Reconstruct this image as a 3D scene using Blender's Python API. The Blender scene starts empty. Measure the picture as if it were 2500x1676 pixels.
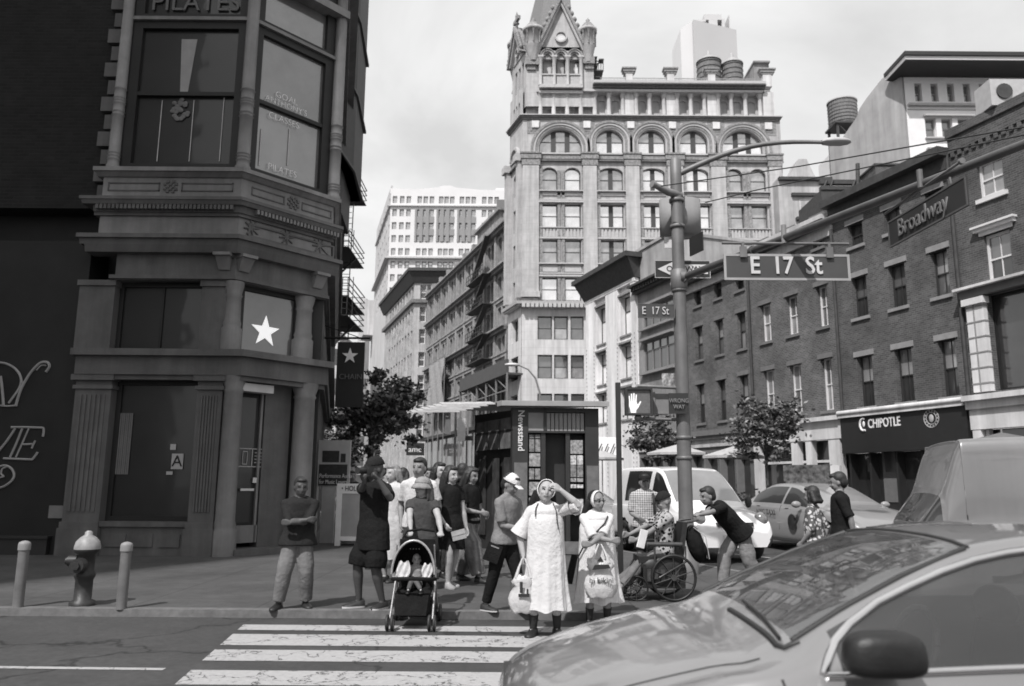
import bpy, bmesh, math, random
from math import sin, cos, pi, radians as RD
from mathutils import Vector as V, Matrix
random.seed(7)
SC = bpy.context.scene; COL = SC.collection
# ------------------------------------------------------------ camera
TILT, ROLL, FPX, EYE = 10.1, .45, 1944.0, 1.55
cd = bpy.data.cameras.new('camera'); cam = bpy.data.objects.new('camera', cd); COL.objects.link(cam)
CR = Matrix.Rotation(RD(90+TILT), 3, 'X') @ Matrix.Rotation(RD(ROLL), 3, 'Z')
cam.matrix_world = Matrix.Translation((0, 0, EYE)) @ CR.to_4x4()
cd.sensor_width = 36; cd.lens = FPX/2500*36; cd.clip_start = .05; cd.clip_end = 5000
cd.dof.use_dof = True; cd.dof.focus_distance = 11.0; cd.dof.aperture_fstop = 2.0
SC.camera = cam
# ------------------------------------------------------------ sky, sun, exposure
SUN_AZ, SUN_EL = 27, 52          # sun stands behind the camera, to its left
w = bpy.data.worlds.new("World"); SC.world = w; w.use_nodes = True
nt = w.node_tree; N = nt.nodes; L = nt.links; N.clear()
out = N.new('ShaderNodeOutputWorld'); bg = N.new('ShaderNodeBackground'); bg.inputs[1].default_value = .12
sky = N.new('ShaderNodeTexSky'); sky.sky_type = 'NISHITA'; sky.sun_disc = False
sky.sun_elevation = RD(SUN_EL); sky.sun_rotation = RD(180+SUN_AZ); sky.dust_density = 2.0; sky.air_density = 1.2
bw = N.new('ShaderNodeRGBToBW'); L.new(sky.outputs[0], bw.inputs[0])
tc = N.new('ShaderNodeTexCoord')
mp = N.new('ShaderNodeMapping'); mp.inputs['Scale'].default_value = (1, 1, 1.9); mp.inputs['Location'].default_value = (.35, .2, .1); L.new(tc.outputs['Generated'], mp.inputs[0])
n1 = N.new('ShaderNodeTexNoise'); n1.inputs['Scale'].default_value = 2.3; n1.inputs['Detail'].default_value = 8; n1.inputs['Roughness'].default_value = .52; n1.inputs['Distortion'].default_value = .35
L.new(mp.outputs[0], n1.inputs[0])
cr = N.new('ShaderNodeValToRGB'); cr.color_ramp.elements[0].position = .40; cr.color_ramp.elements[1].position = .66
L.new(n1.outputs[0], cr.inputs[0])
mx = N.new('ShaderNodeMix'); mx.data_type = 'FLOAT'
ml = N.new('ShaderNodeMath'); ml.operation = 'MULTIPLY'; ml.inputs[1].default_value = .9; L.new(cr.outputs[0], ml.inputs[0])
L.new(ml.outputs[0], mx.inputs[0])
clampv = N.new('ShaderNodeMath'); clampv.operation = 'MAXIMUM'; clampv.inputs[1].default_value = 4.8
L.new(bw.outputs[0], clampv.inputs[0]); L.new(clampv.outputs[0], mx.inputs[2])
mx.inputs[3].default_value = 6.9
L.new(mx.outputs[0], bg.inputs[0]); L.new(bg.outputs[0], out.inputs[0])
sd = bpy.data.lights.new('sun', 'SUN'); sd.energy = 3.6; sd.angle = RD(.8); sd.color = (1, .99, .985)
so = bpy.data.objects.new('sun', sd); COL.objects.link(so); so.location = (-30, -30, 60)
sdir = V((-sin(RD(SUN_AZ))*cos(RD(SUN_EL)), -cos(RD(SUN_AZ))*cos(RD(SUN_EL)), sin(RD(SUN_EL))))
so.rotation_euler = sdir.to_track_quat('Z', 'Y').to_euler()
SC.view_settings.view_transform = 'Standard'; SC.view_settings.look = 'None'; SC.view_settings.exposure = .3; SC.view_settings.gamma = 1
SC.render.resolution_x = 1024; SC.render.resolution_y = 686
SC.cycles.filter_width = 1.7; SC.cycles.max_bounces = 6; SC.cycles.diffuse_bounces = 3
# ------------------------------------------------------------ pixel maths (photo pixels, 2500 wide) -> world points
CO = V((0, 0, EYE))
def ray(px, py): return CR @ V((px-1250, 838-py, -FPX))
def atY(px, py, Y): d = ray(px, py); return CO + d*(Y/d.y)
def gnd(px, py, z=0): d = ray(px, py); return CO + d*((z-EYE)/d.z)
class Face:
    def __init__(s, P, az, o=0):
        a = RD(az); s.d = V((sin(a), cos(a), 0)); s.n = V((s.d.y, -s.d.x, 0)); s.P = V((P[0], P[1], 0)) + s.n*o
        s.ang = math.atan2(s.d.y, s.d.x)
    def uz(s, px, py, o=0):
        r = ray(px, py); P = s.P + s.n*o
        q = CO + r*((P-CO).dot(s.n)/r.dot(s.n)); return (q-s.P).dot(s.d), q.z
    def u(s, px, py, o=0): return s.uz(px, py, o)[0]
    def z(s, px, py, o=0): return s.uz(px, py, o)[1]
    def pt(s, u, z=0, o=0): return s.P + s.d*u + s.n*o + V((0, 0, z))
# crops of the photograph used for measuring
def k1(x, y): return 1650+x*.4146, 600+y*.4146
def k2(x, y): return x*.6224, 700+y*.6224
def k3(x, y): return 800+x*.5102, 350+y*.5102
def k4(x, y): return 1200+x*.3571, y*.3571
def k5(x, y): return 1200+x*.3571, 500+y*.3571
def k6(x, y): return 1850+x*.4145, 50+y*.4145
def kc(x, y): return x*.4464, y*.4464
def kd(x, y): return x*1.0688, y*1.0688
# ------------------------------------------------------------ materials
MC = {}
def M(name, g, rough=.7, var=.12, scale=3., bump=0., bscale=40., metal=0., spec=.5, coat=0., kind='', **k):
    if name in MC: return MC[name]
    m = bpy.data.materials.new(name); m.use_nodes = True; t = m.node_tree; n = t.nodes; l = t.links
    b = n['Principled BSDF']; b.inputs['Roughness'].default_value = rough; b.inputs['Metallic'].default_value = metal
    b.inputs['Specular IOR Level'].default_value = spec; b.inputs['Coat Weight'].default_value = coat
    b.inputs['Coat Roughness'].default_value = .05
    co = n.new('ShaderNodeTexCoord').outputs['Object']
    def noise(s, d=5, r=.6, src=co):
        q = n.new('ShaderNodeTexNoise'); q.inputs['Scale'].default_value = s; q.inputs['Detail'].default_value = d; q.inputs['Roughness'].default_value = r
        l.new(src, q.inputs[0]); return q.outputs[0]
    def mrange(src, a, b_, lo=.3, hi=.7):
        q = n.new('ShaderNodeMapRange'); q.inputs[1].default_value = lo; q.inputs[2].default_value = hi; q.inputs[3].default_value = a; q.inputs[4].default_value = b_
        l.new(src, q.inputs[0]); return q.outputs[0]
    def math2(op, a, b_):
        q = n.new('ShaderNodeMath'); q.operation = op
        for i, x in enumerate((a, b_)):
            if isinstance(x, (int, float)): q.inputs[i].default_value = x
            else: l.new(x, q.inputs[i])
        return q.outputs[0]
    val = mrange(noise(scale), g*(1-var), g*(1+var))
    hgt = None
    if kind == 'brick':
        sp = n.new('ShaderNodeSeparateXYZ'); l.new(co, sp.inputs[0])
        cb = n.new('ShaderNodeCombineXYZ'); l.new(math2('ADD', sp.outputs[0], sp.outputs[1]), cb.inputs[0]); l.new(sp.outputs[2], cb.inputs[1])
        br = n.new('ShaderNodeTexBrick'); l.new(cb.outputs[0], br.inputs[0])
        br.inputs['Color1'].default_value = (g*.72,)*3+(1,); br.inputs['Color2'].default_value = (g*1.3,)*3+(1,); br.inputs['Mortar'].default_value = (g*k.get('mortar', 1.7),)*3+(1,)
        br.inputs['Scale'].default_value = k.get('bs', 1.); br.inputs['Mortar Size'].default_value = .013
        br.inputs['Brick Width'].default_value = .23; br.inputs['Row Height'].default_value = .085; br.inputs['Bias'].default_value = 0
        bwn = n.new('ShaderNodeRGBToBW'); l.new(br.outputs[0], bwn.inputs[0])
        big = math2('MULTIPLY', mrange(noise(.5, 6), .62, 1.4), mrange(noise(2.6, 3), .85, 1.15)); val = math2('MULTIPLY', bwn.outputs[0], big)
        hgt = math2('SUBTRACT', 1, br.outputs['Fac'])
    if kind == 'stone':     # ashlar courses with weather streaks
        sp = n.new('ShaderNodeSeparateXYZ'); l.new(co, sp.inputs[0])
        cb = n.new('ShaderNodeCombineXYZ'); l.new(math2('MULTIPLY', math2('ADD', sp.outputs[0], sp.outputs[1]), 1.5), cb.inputs[0]); l.new(math2('MULTIPLY', sp.outputs[2], .12), cb.inputs[2])
        st = mrange(noise(1.2, 6, .65, cb.outputs[0]), .72, 1.22); val = math2('MULTIPLY', val, st)
        fr = math2('FRACT', math2('MULTIPLY', sp.outputs[2], k.get('course', 2.4)), 0); ln = math2('GREATER_THAN', fr, .08)
        val = math2('MULTIPLY', val, mrange(ln, .9, 1, 0, 1))
    if kind == 'streak':
        sp = n.new('ShaderNodeSeparateXYZ'); l.new(co, sp.inputs[0])
        cb = n.new('ShaderNodeCombineXYZ'); l.new(math2('ADD', sp.outputs[0], sp.outputs[1]), cb.inputs[0]); l.new(math2('MULTIPLY', sp.outputs[2], .08), cb.inputs[2])
        st = mrange(noise(k.get('ss', .8), 7, .7, cb.outputs[0]), .6, 1.35); val = math2('MULTIPLY', val, st)
    if kind == 'road':
        val = math2('MULTIPLY', val, mrange(noise(.35, 4), .62, 1.35))
        vo = n.new('ShaderNodeTexVoronoi'); vo.feature = 'DISTANCE_TO_EDGE'; vo.inputs['Scale'].default_value = .45
        mpn = n.new('ShaderNodeVectorMath'); mpn.operation = 'ADD'; nn = n.new('ShaderNodeTexNoise'); nn.inputs['Scale'].default_value = 2.2; nn.inputs['Detail'].default_value = 6
        l.new(co, nn.inputs[0]); sc_ = n.new('ShaderNodeVectorMath'); sc_.operation = 'SCALE'; sc_.inputs['Scale'].default_value = .9; l.new(nn.outputs['Color'], sc_.inputs[0])
        l.new(co, mpn.inputs[0]); l.new(sc_.outputs[0], mpn.inputs[1]); l.new(mpn.outputs[0], vo.inputs[0])
        val = math2('MULTIPLY', val, mrange(vo.outputs['Distance'], k.get('crack', .55), 1, .003, .018))
        val = math2('MULTIPLY', val, mrange(noise(160, 2), .75, 1.25))
        val = math2('MULTIPLY', val, mrange(noise(1.7, 3), .86, 1.1))
    if kind == 'slab':      # sidewalk flags
        sp = n.new('ShaderNodeSeparateXYZ'); l.new(co, sp.inputs[0])
        a = math2('GREATER_THAN', math2('FRACT', math2('DIVIDE', sp.outputs[0], 1.52), 0), .014); b2 = math2('GREATER_THAN', math2('FRACT', math2('DIVIDE', sp.outputs[1], 1.52), 0), .014)
        val = math2('MULTIPLY', val, mrange(math2('MULTIPLY', a, b2), .62, 1, 0, 1))
        val = math2('MULTIPLY', val, mrange(noise(120, 2), .8, 1.2)); val = math2('MULTIPLY', val, mrange(noise(.7, 5), .7, 1.25))
        sp2 = n.new('ShaderNodeTexVoronoi'); sp2.inputs['Scale'].default_value = 3.1; l.new(co, sp2.inputs[0])
        val = math2('MULTIPLY', val, mrange(sp2.outputs['Distance'], .5, 1, .04, .06))
    if kind == 'worn':      # worn road paint: asphalt shows through
        wn = noise(5, 8, .75); wn2 = noise(38, 4, .7)
        fac = mrange(math2('ADD', math2('MULTIPLY', wn, .65), math2('MULTIPLY', wn2, .35)), 0, 1, .365, .425)
        vo = n.new('ShaderNodeTexVoronoi'); vo.feature = 'DISTANCE_TO_EDGE'; vo.inputs['Scale'].default_value = 1.3
        nn = n.new('ShaderNodeTexNoise'); nn.inputs['Scale'].default_value = 4; nn.inputs['Detail'].default_value = 6; l.new(co, nn.inputs[0])
        vm = n.new('ShaderNodeVectorMath'); vm.operation = 'ADD'; l.new(co, vm.inputs[0]); l.new(nn.outputs['Color'], vm.inputs[1]); l.new(vm.outputs[0], vo.inputs[0])
        fac = math2('MULTIPLY', fac, mrange(vo.outputs['Distance'], 0, 1, .006, .02))
        mixn = n.new('ShaderNodeMix'); mixn.data_type = 'FLOAT'; l.new(fac, mixn.inputs[0]); mixn.inputs[2].default_value = .06; l.new(val, mixn.inputs[3]); val = mixn.outputs[0]
    if kind == 'check':     # woven check cloth
        sp = n.new('ShaderNodeSeparateXYZ'); l.new(co, sp.inputs[0])
        a = math2('GREATER_THAN', math2('FRACT', math2('MULTIPLY', sp.outputs[0], 28), 0), .55); b2 = math2('GREATER_THAN', math2('FRACT', math2('MULTIPLY', sp.outputs[2], 28), 0), .55)
        val = math2('MULTIPLY', val, mrange(math2('ADD', a, b2), 1.5, .45, 0, 2))
    if kind == 'floral':
        vo = n.new('ShaderNodeTexVoronoi'); vo.inputs['Scale'].default_value = k.get('fs', 16); l.new(co, vo.inputs[0])
        nz = noise(k.get('fs', 16)*1.3, 3)
        val = mrange(math2('ADD', vo.outputs['Distance'], math2('MULTIPLY', nz, .5)), k.get('lo', .03), k.get('hi', .5), .62, .70)
    if kind == 'wave':
        wv = n.new('ShaderNodeTexWave'); wv.inputs['Scale'].default_value = k.get('ws', 6); wv.bands_direction = k.get('wd', 'X'); l.new(co, wv.inputs[0])
        val = math2('MULTIPLY', val, mrange(wv.outputs['Fac'], .72, 1.15, 0, 1))
    c = n.new('ShaderNodeCombineColor'); l.new(val, c.inputs[0])
    l.new(math2('MULTIPLY', val, .985), c.inputs[1]); l.new(math2('MULTIPLY', val, .99), c.inputs[2])
    l.new(c.outputs[0], b.inputs['Base Color'])
    if bump or hgt is not None:
        bp = n.new('ShaderNodeBump'); bp.inputs['Strength'].default_value = bump or .5; bp.inputs['Distance'].default_value = k.get('bd', .01)
        l.new(hgt if hgt is not None else noise(bscale, 4), bp.inputs['Height']); l.new(bp.outputs[0], b.inputs['Normal'])
    if k.get('emit'):
        b.inputs['Emission Color'].default_value = (1, 1, 1, 1); b.inputs['Emission Strength'].default_value = k['emit']
    if k.get('trans'):
        b.inputs['Transmission Weight'].default_value = k['trans']
    MC[name] = m; return m
def GL(name, g, refl=.25, rough=.04, mirror=0):
    """window glass over a dim room (or a blind): a diffuse depth under a mirror coat with slow ripples"""
    if name in MC: return MC[name]
    m = M(name, g, rough=.35, var=.35 if g < .5 else .12, scale=.9, spec=.5, coat=1.0)
    t = m.node_tree; b = t.nodes['Principled BSDF']; n = t.nodes
    b.inputs['Metallic'].default_value = mirror
    if mirror: b.inputs['Roughness'].default_value = .12
    b.inputs['Coat Roughness'].default_value = rough; b.inputs['Coat Weight'].default_value = .45 if refl == 0 else 1; b.inputs['Coat IOR'].default_value = 1.5+refl*2.4
    bp = n.new('ShaderNodeBump'); bp.inputs['Strength'].default_value = .12; bp.inputs['Distance'].default_value = .05
    nz = n.new('ShaderNodeTexNoise'); nz.inputs['Scale'].default_value = 1.6; nz.inputs['Detail'].default_value = 1
    tcn = n.new('ShaderNodeTexCoord'); t.links.new(tcn.outputs['Object'], nz.inputs[0]); t.links.new(nz.outputs[0], bp.inputs['Height']); t.links.new(bp.outputs[0], b.inputs['Coat Normal'])
    return m
# ------------------------------------------------------------ mesh building
WL = {}
def tag(o, label=None, cat=None, group=None, kind=None):
    if label: o['label'] = label
    if cat: o['category'] = cat
    if group: o['group'] = group
    if kind: o['kind'] = kind
    return o
def thing(name, label, cat, loc=(0, 0, 0), group=None, rz=0):
    o = bpy.data.objects.new(name, None); COL.objects.link(o); o.empty_display_size = .2
    o.location = loc; o.rotation_euler[2] = rz; WL[o] = V(loc); return tag(o, label, cat, group)
class MB:
    def __init__(s): s.v = []; s.f = []; s.m = []; s.s = []; s.mi = 0; s.smooth = False; s.X = None
    def add(s, vs, fs, mi=None, sm=None):
        b = len(s.v)
        if s.X is not None: vs = [s.X @ V(p) for p in vs]
        s.v.extend([tuple(p) for p in vs]); s.f.extend([[b+i for i in f] for f in fs])
        s.m.extend([s.mi if mi is None else mi]*len(fs)); s.s.extend([s.smooth if sm is None else sm]*len(fs)); return s
    def box(s, x0, x1, y0, y1, z0, z1, mi=None):
        return s.add([(x0,y0,z0),(x1,y0,z0),(x1,y1,z0),(x0,y1,z0),(x0,y0,z1),(x1,y0,z1),(x1,y1,z1),(x0,y1,z1)],
              [[3,2,1,0],[4,5,6,7],[0,1,5,4],[1,2,6,5],[2,3,7,6],[3,0,4,7]], mi, False)
    def fb(s, u0, u1, z0, z1, o0, o1, mi=None):   # box on a facade: out from o0 to o1
        return s.box(u0, u1, -o1, -o0, z0, z1, mi)
    def hexa(s, b, t, mi=None):                   # 4 bottom points, 4 top points
        return s.add(list(b)+list(t), [[3,2,1,0],[4,5,6,7],[0,1,5,4],[1,2,6,5],[2,3,7,6],[3,0,4,7]], mi, False)
    def poly(s, pts, mi=None): return s.add(pts, [list(range(len(pts)))], mi, False)
    def tube(s, pts, r, n=10, mi=None, caps=True, sm=True, flat=1.):
        pts = [V(p) for p in pts]; rs = r if isinstance(r, (list, tuple)) else [r]*len(pts)
        vs = []; fs = []; up = None
        for i, p in enumerate(pts):
            t = (pts[min(i+1, len(pts)-1)]-pts[max(i-1, 0)]).normalized()
            if up is None: up = V((0, 0, 1)) if abs(t.z) < .9 else V((0, 1, 0))
            a = t.cross(up).normalized(); b = a.cross(t).normalized(); up = b
            for k in range(n):
                q = 2*pi*k/n; vs.append(p+a*cos(q)*rs[i]+b*sin(q)*rs[i]*flat)
        for i in range(len(pts)-1):
            for k in range(n): fs.append([i*n+k, i*n+(k+1) % n, (i+1)*n+(k+1) % n, (i+1)*n+k])
        s.add(vs, fs, mi, sm)
        if caps:
            s.add([vs[k] for k in range(n)], [list(range(n))[::-1]], mi, False); s.add([vs[-n+k] for k in range(n)], [list(range(n))], mi, False)
        return s
    def lathe(s, c, prof, n=16, mi=None, sm=True, a0=0, a1=2*pi, sx=1, sy=1):
        full = abs(a1-a0-2*pi) < 1e-6; m = n if full else n+1; vs = []; fs = []
        for r, z in prof:
            for k in range(m): q = a0+(a1-a0)*k/n; vs.append((c[0]+r*cos(q)*sx, c[1]+r*sin(q)*sy, c[2]+z))
        for i in range(len(prof)-1):
            for k in range(n):
                k2 = (k+1) % m; fs.append([i*m+k, i*m+k2, (i+1)*m+k2, (i+1)*m+k])
        return s.add(vs, fs, mi, sm)
    def ball(s, c, rx, ry=None, rz=None, n=12, mi=None):
        ry = ry or rx; rz = rz or rx; pr = [(sin(pi*i/(n//2+2)), -cos(pi*i/(n//2+2))) for i in range(n//2+3)]
        return s.lathe(c, [(max(a, .001)*rx, b*rz) for a, b in pr], n, mi, True, sy=ry/rx)
    def ext(s, poly, y0, y1, mi=None):            # polygon in x,z pushed from y0 to y1
        n = len(poly); vs = [(p[0], y0, p[1]) for p in poly]+[(p[0], y1, p[1]) for p in poly]
        return s.add(vs, [list(range(n)), list(range(2*n-1, n-1, -1))]+[[(i+1) % n, i, n+i, n+(i+1) % n] for i in range(n)], mi, False)
    def plan(s, poly, z0, z1, mi=None):           # polygon in x,y pushed up
        n = len(poly); vs = [(p[0], p[1], z0) for p in poly]+[(p[0], p[1], z1) for p in poly]
        return s.add(vs, [list(range(n))[::-1], list(range(n, 2*n))]+[[i, (i+1) % n, n+(i+1) % n, n+i] for i in range(n)], mi, False)
    def grid(s, rows, mi=None, sm=True, closed=False):
        n = len(rows[0]); vs = [p for r in rows for p in r]; fs = []
        for i in range(len(rows)-1):
            for k in range(n if closed else n-1): fs.append([i*n+k, i*n+(k+1) % n, (i+1)*n+(k+1) % n, (i+1)*n+k])
        return s.add(vs, fs, mi, sm)
    def build(s, name, mats, parent=None, face=None, world=True, rel=False, loc=None, rz=0):
        if not isinstance(mats, (list, tuple)): mats = [mats]
        me = bpy.data.meshes.new(name); vs = s.v; L0 = V((0, 0, 0))
        if parent is not None and not rel: L0 = WL.get(parent, V((0, 0, 0)))
        if face is None and not rel and parent is not None and loc is None: vs = [tuple(V(p)-L0) for p in vs]
        me.from_pydata(vs, [], s.f); 
        for m in mats: me.materials.append(m)
        me.polygons.foreach_set('material_index', s.m); me.polygons.foreach_set('use_smooth', s.s); me.update()
        o = bpy.data.objects.new(name, me); COL.objects.link(o)
        if parent is not None: o.parent = parent
        if face is not None: o.location = face.P-L0; o.rotation_euler[2] = face.ang; WL[o] = face.P
        elif loc is not None: o.location = V(loc)-L0; o.rotation_euler[2] = rz; WL[o] = V(loc)
        else: WL[o] = L0
        return o
def place(me, name, parent, P, ang):
    o = bpy.data.objects.new(name, me); COL.objects.link(o); o.parent = parent; o.location = P-WL[parent]; o.rotation_euler[2] = ang; WL[o] = P; return o
def child(me, name, parent):
    o = bpy.data.objects.new(name, me); COL.objects.link(o); o.parent = parent; return o
def struct(o): o['kind'] = 'structure'; return o
def offset_path(path, o):
    """open plan path, outward side = right of travel (towards the viewer when walking left to right)"""
    res = []; n = len(path); P = [V((p[0], p[1])) for p in path]
    for i in range(n):
        ns = []
        if i > 0: d = (P[i]-P[i-1]).normalized(); ns.append(V((d.y, -d.x)))
        if i < n-1: d = (P[i+1]-P[i]).normalized(); ns.append(V((d.y, -d.x)))
        m = sum(ns, V((0, 0)))/len(ns); m = m/m.length_squared if len(ns) > 1 else m
        res.append(P[i]+m*o)
    return res
def band(mb, path, z0, z1, o1, o0=-.15, mi=None, top=None):
    """moulding strip following the path; top = other outward offset at z1 for a sloped (cove) face"""
    A = offset_path(path, o1); T = offset_path(path, o1 if top is None else top); B = offset_path(path, o0); n = len(path)
    for i in range(n-1):
        mb.hexa([(A[i].x,A[i].y,z0),(A[i+1].x,A[i+1].y,z0),(B[i+1].x,B[i+1].y,z0),(B[i].x,B[i].y,z0)],
                [(T[i].x,T[i].y,z1),(T[i+1].x,T[i+1].y,z1),(B[i+1].x,B[i+1].y,z1),(B[i].x,B[i].y,z1)], mi)
def wall(mb, u0, u1, z0, z1, ops, o=0, depth=.25, mi=0, mr=None):
    """facade sheet with real openings. ops: (a0,a1,b0,b1[,rise]) ; rise>0 = arched head of that height"""
    mr = mi if mr is None else mr
    us = sorted({u0, u1, *[q for op in ops for q in op[:2] if u0 < q < u1]}); zs = sorted({z0, z1, *[q for op in ops for q in op[2:4] if z0 < q < z1]})
    for j in range(len(zs)-1):
        zc = (zs[j]+zs[j+1])/2; run = None
        for i in range(len(us)):
            solid = i < len(us)-1 and not any(op[0] < (us[i]+us[i+1])/2 < op[1] and op[2] < zc < op[3] for op in ops)
            if solid and run is None: run = us[i]
            if not solid and run is not None:
                mb.add([(run,-o,zs[j]),(us[i],-o,zs[j]),(us[i],-o,zs[j+1]),(run,-o,zs[j+1])], [[0,1,2,3]], mi, False); run = None
    y0 = -o; y1 = -o+depth
    for op in ops:
        a0, a1, b0, b1 = op[:4]; r = op[4] if len(op) > 4 else 0; zt = b1-r
        mb.add([(a0,y0,b0),(a0,y1,b0),(a0,y1,zt),(a0,y0,zt)], [[0,1,2,3]], mr, False)
        mb.add([(a1,y0,b0),(a1,y1,b0),(a1,y1,zt),(a1,y0,zt)], [[3,2,1,0]], mr, False)
        mb.add([(a0,y0,b0),(a1,y0,b0),(a1,y1,b0),(a0,y1,b0)], [[0,1,2,3]], mr, False)
        if not r: mb.add([(a0,y0,b1),(a1,y0,b1),(a1,y1,b1),(a0,y1,b1)], [[3,2,1,0]], mr, False)
        else:
            c = (a0+a1)/2; h = (a1-a0)/2; K = 16; pts = [(c-h*cos(pi*i/K), zt+r*sin(pi*i/K)) for i in range(K+1)]
            for i in range(K):
                p, q = pts[i], pts[i+1]
                mb.add([(p[0],y0,p[1]),(q[0],y0,q[1]),(q[0],y0,b1),(p[0],y0,b1)], [[0,1,2,3]], mi, False)
                mb.add([(p[0],y0,p[1]),(q[0],y0,q[1]),(q[0],y1,q[1]),(p[0],y1,p[1])], [[3,2,1,0]], mr, True)
def archring(mb, c, z, r0, r1, o0, o1, mi=None, K=20, ry=None, studs=0):
    """semicircular moulded band on a facade"""
    f0 = (ry or 1)
    for i in range(K):
        a, b = pi*i/K, pi*(i+1)/K
        def P(r, q, o): return (c-r*cos(q), -o, z+r*sin(q)*f0)
        mb.hexa([P(r0,a,o1),P(r1,a,o1),P(r1,a,o0),P(r0,a,o0)], [P(r0,b,o1),P(r1,b,o1),P(r1,b,o0),P(r0,b,o0)], mi)
WC = {}
def window(face, par, u0, u1, z0, z1, o=-.16, fm=None, gt=None, gb=None, cols=1, rails=(.5,), fw=.06, rw=.05, sub=False, name='window', mull=0, cas=0, sill=None, blind=0, muntin=0):
    """double hung window: frame, rails and muntins standing proud of the pane"""
    w_, h = round(u1-u0, 1), round(z1-z0, 1); key = (w_, h, fm, gt, gb, cols, rails, fw, rw, sub, mull, cas, blind, muntin)
    if key not in WC:
        W, H = w_, h; f = MB(); g = MB() if sub else f
        f.box(0, fw, 0, .1, 0, H, 0); f.box(W-fw, W, 0, .1, 0, H, 0); f.box(fw, W-fw, .002, .1, H-fw, H, 0); f.box(fw, W-fw, .002, .1, 0, fw*1.2, 0)
        for r in rails: f.box(fw, W-fw, .02, .09, H*r-rw/2, H*r+rw/2, 0)
        for i in range(1, cols): x = fw+(W-2*fw)*i/cols; f.box(x-.5*(mull or .025), x+.5*(mull or .025), .012 if mull else .035, .09, fw, H-fw, 0)
        for i in range(cols*muntin): 
            if muntin: x = fw+(W-2*fw)*(i+.5)/cols; f.box(x-.014, x+.014, .035, .08, fw, H-fw, 0)
        hs = [fw]+[H*r for r in rails]+[H-fw]
        for i in range(len(hs)-1):
            top = i >= len(hs)/2-.5 and len(hs) > 2 or len(hs) == 2
            y = .06 if top else .075
            g.add([(fw,y,hs[i]),(W-fw,y,hs[i]),(W-fw,y,hs[i+1]),(fw,y,hs[i+1])], [[0,1,2,3]], (0 if top else 1) if sub else (1 if top else 2), False)
        if blind:
            g.add([(fw,.058,H-fw-H*blind),(W-fw,.058,H-fw-H*blind),(W-fw,.058,H-fw),(fw,.058,H-fw)], [[0,1,2,3]], 2 if sub else 3, False)
        def mk(mb, nm, mats):
            me = bpy.data.meshes.new(nm); me.from_pydata(mb.v, [], mb.f); [me.materials.append(x) for x in mats]; me.polygons.foreach_set('material_index', mb.m); me.update(); return me
        bl = MT['blind']
        WC[key] = (mk(f, name, [fm] if sub else [fm, gt, gb, bl]), mk(g, 'pane', [gt, gb, bl]) if sub else None)
    a, b = WC[key]
    ob = place(a, name, par, face.pt(u0+(u1-u0-w_)/2, z0+(z1-z0-h)/2, o), face.ang)
    if b: child(b, 'pane', ob)
    return ob
def text(s, size, mat, name, parent, P, ang, ext=.008, align='CENTER', squash=1., shear=0., rel=False, rot=0, off=0.):
    c = bpy.data.curves.new(name, 'FONT'); c.body = s; c.size = size; c.extrude = ext; c.align_x = align; c.align_y = 'CENTER'; c.shear = shear; c.offset = off; c.resolution_u = 3
    t = bpy.data.objects.new('tmp', c); COL.objects.link(t); bpy.context.view_layer.update()
    me = bpy.data.meshes.new_from_object(t.evaluated_get(bpy.context.evaluated_depsgraph_get())); bpy.data.objects.remove(t); bpy.data.curves.remove(c)
    X = Matrix.Rotation(pi/2, 4, 'X') @ Matrix.Rotation(rot, 4, 'Z') @ Matrix.Diagonal((squash, 1, 1, 1)); me.transform(X)
    me.materials.clear(); me.materials.append(mat); me.name = name
    o = bpy.data.objects.new(name, me); COL.objects.link(o)
    if parent is not None: o.parent = parent
    o.location = V(P) if rel else V(P)-(WL[parent] if parent is not None else V((0, 0, 0))); o.rotation_euler[2] = ang
    return o
def copy_tree(o, parent=None):
    c = o.copy(); COL.objects.link(c); c.parent = parent
    for ch in list(o.children): copy_tree(ch, c)
    return c
# ------------------------------------------------------------ palette
MT = {}
MT['blind'] = M('blind_cloth', .62, .8, .06, 2)
# ============================================================ SETTING: ground, roads, pavements
asphalt = M('asphalt', .047, .85, .2, 14, kind='road', crack=.35, bump=.4, bscale=220, bd=.006)
flag = M('sidewalk_concrete', .066, .9, .15, 6, kind='slab', bump=.3, bscale=150, bd=.004)
kerbm = M('kerb_granite', .13, .85, .25, 9, bump=.3, bscale=60)
paint = M('road_paint', .36, .8, .12, 20, kind='worn')
mb = MB(); mb.add([(-900,-300,0),(900,-300,0),(900,2600,0),(-900,2600,0)], [[0,1,2,3]]); struct(mb.build('road', asphalt))
BD = V((sin(RD(161)), cos(RD(161)))); BL0 = V((.94, 76))        # east building line of the avenue
def eastx(Y, off=0): return .94+.3443*(76-Y)-off/.9455
KY = 9.72
WC0 = V((-4.55, 18.4))                                               # where the corner house's avenue side begins
def westx(Y): return -4.55-.213*(Y-18.4)
# pavement north of 17th street around the corner house, round corner
cor = []
for i in range(13):
    a = -pi/2+i*(pi/2+.33)/12; cor.append((1.0+3.4*cos(a), KY+3.4+3.4*sin(a)))
westend = [(-1.0, 29.3), (-19, 81.6)]
polyw = [(-80, KY)] + cor + westend + [(-30, 84), (-80, 40)]
mb = MB(); mb.plan(polyw, .02, .08); struct(mb.build('pavement_west', flag))
mb = MB(); kp = [(-80, KY)]+cor+westend
ins = offset_path([V(p) for p in kp], -.16)
for i in range(len(kp)-1):
    a, b = kp[i], kp[i+1]; c, d = ins[i+1], ins[i]
    mb.hexa([(a[0]+0, a[1]-.012, 0), (b[0]+.012, b[1]-.012, 0), (c.x, c.y, 0), (d.x, d.y, 0)], [(a[0], a[1]-.006, .086), (b[0]+.006, b[1]-.006, .086), (c.x, c.y, .086), (d.x, d.y, .086)])
struct(mb.build('kerb_west', kerbm))
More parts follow.
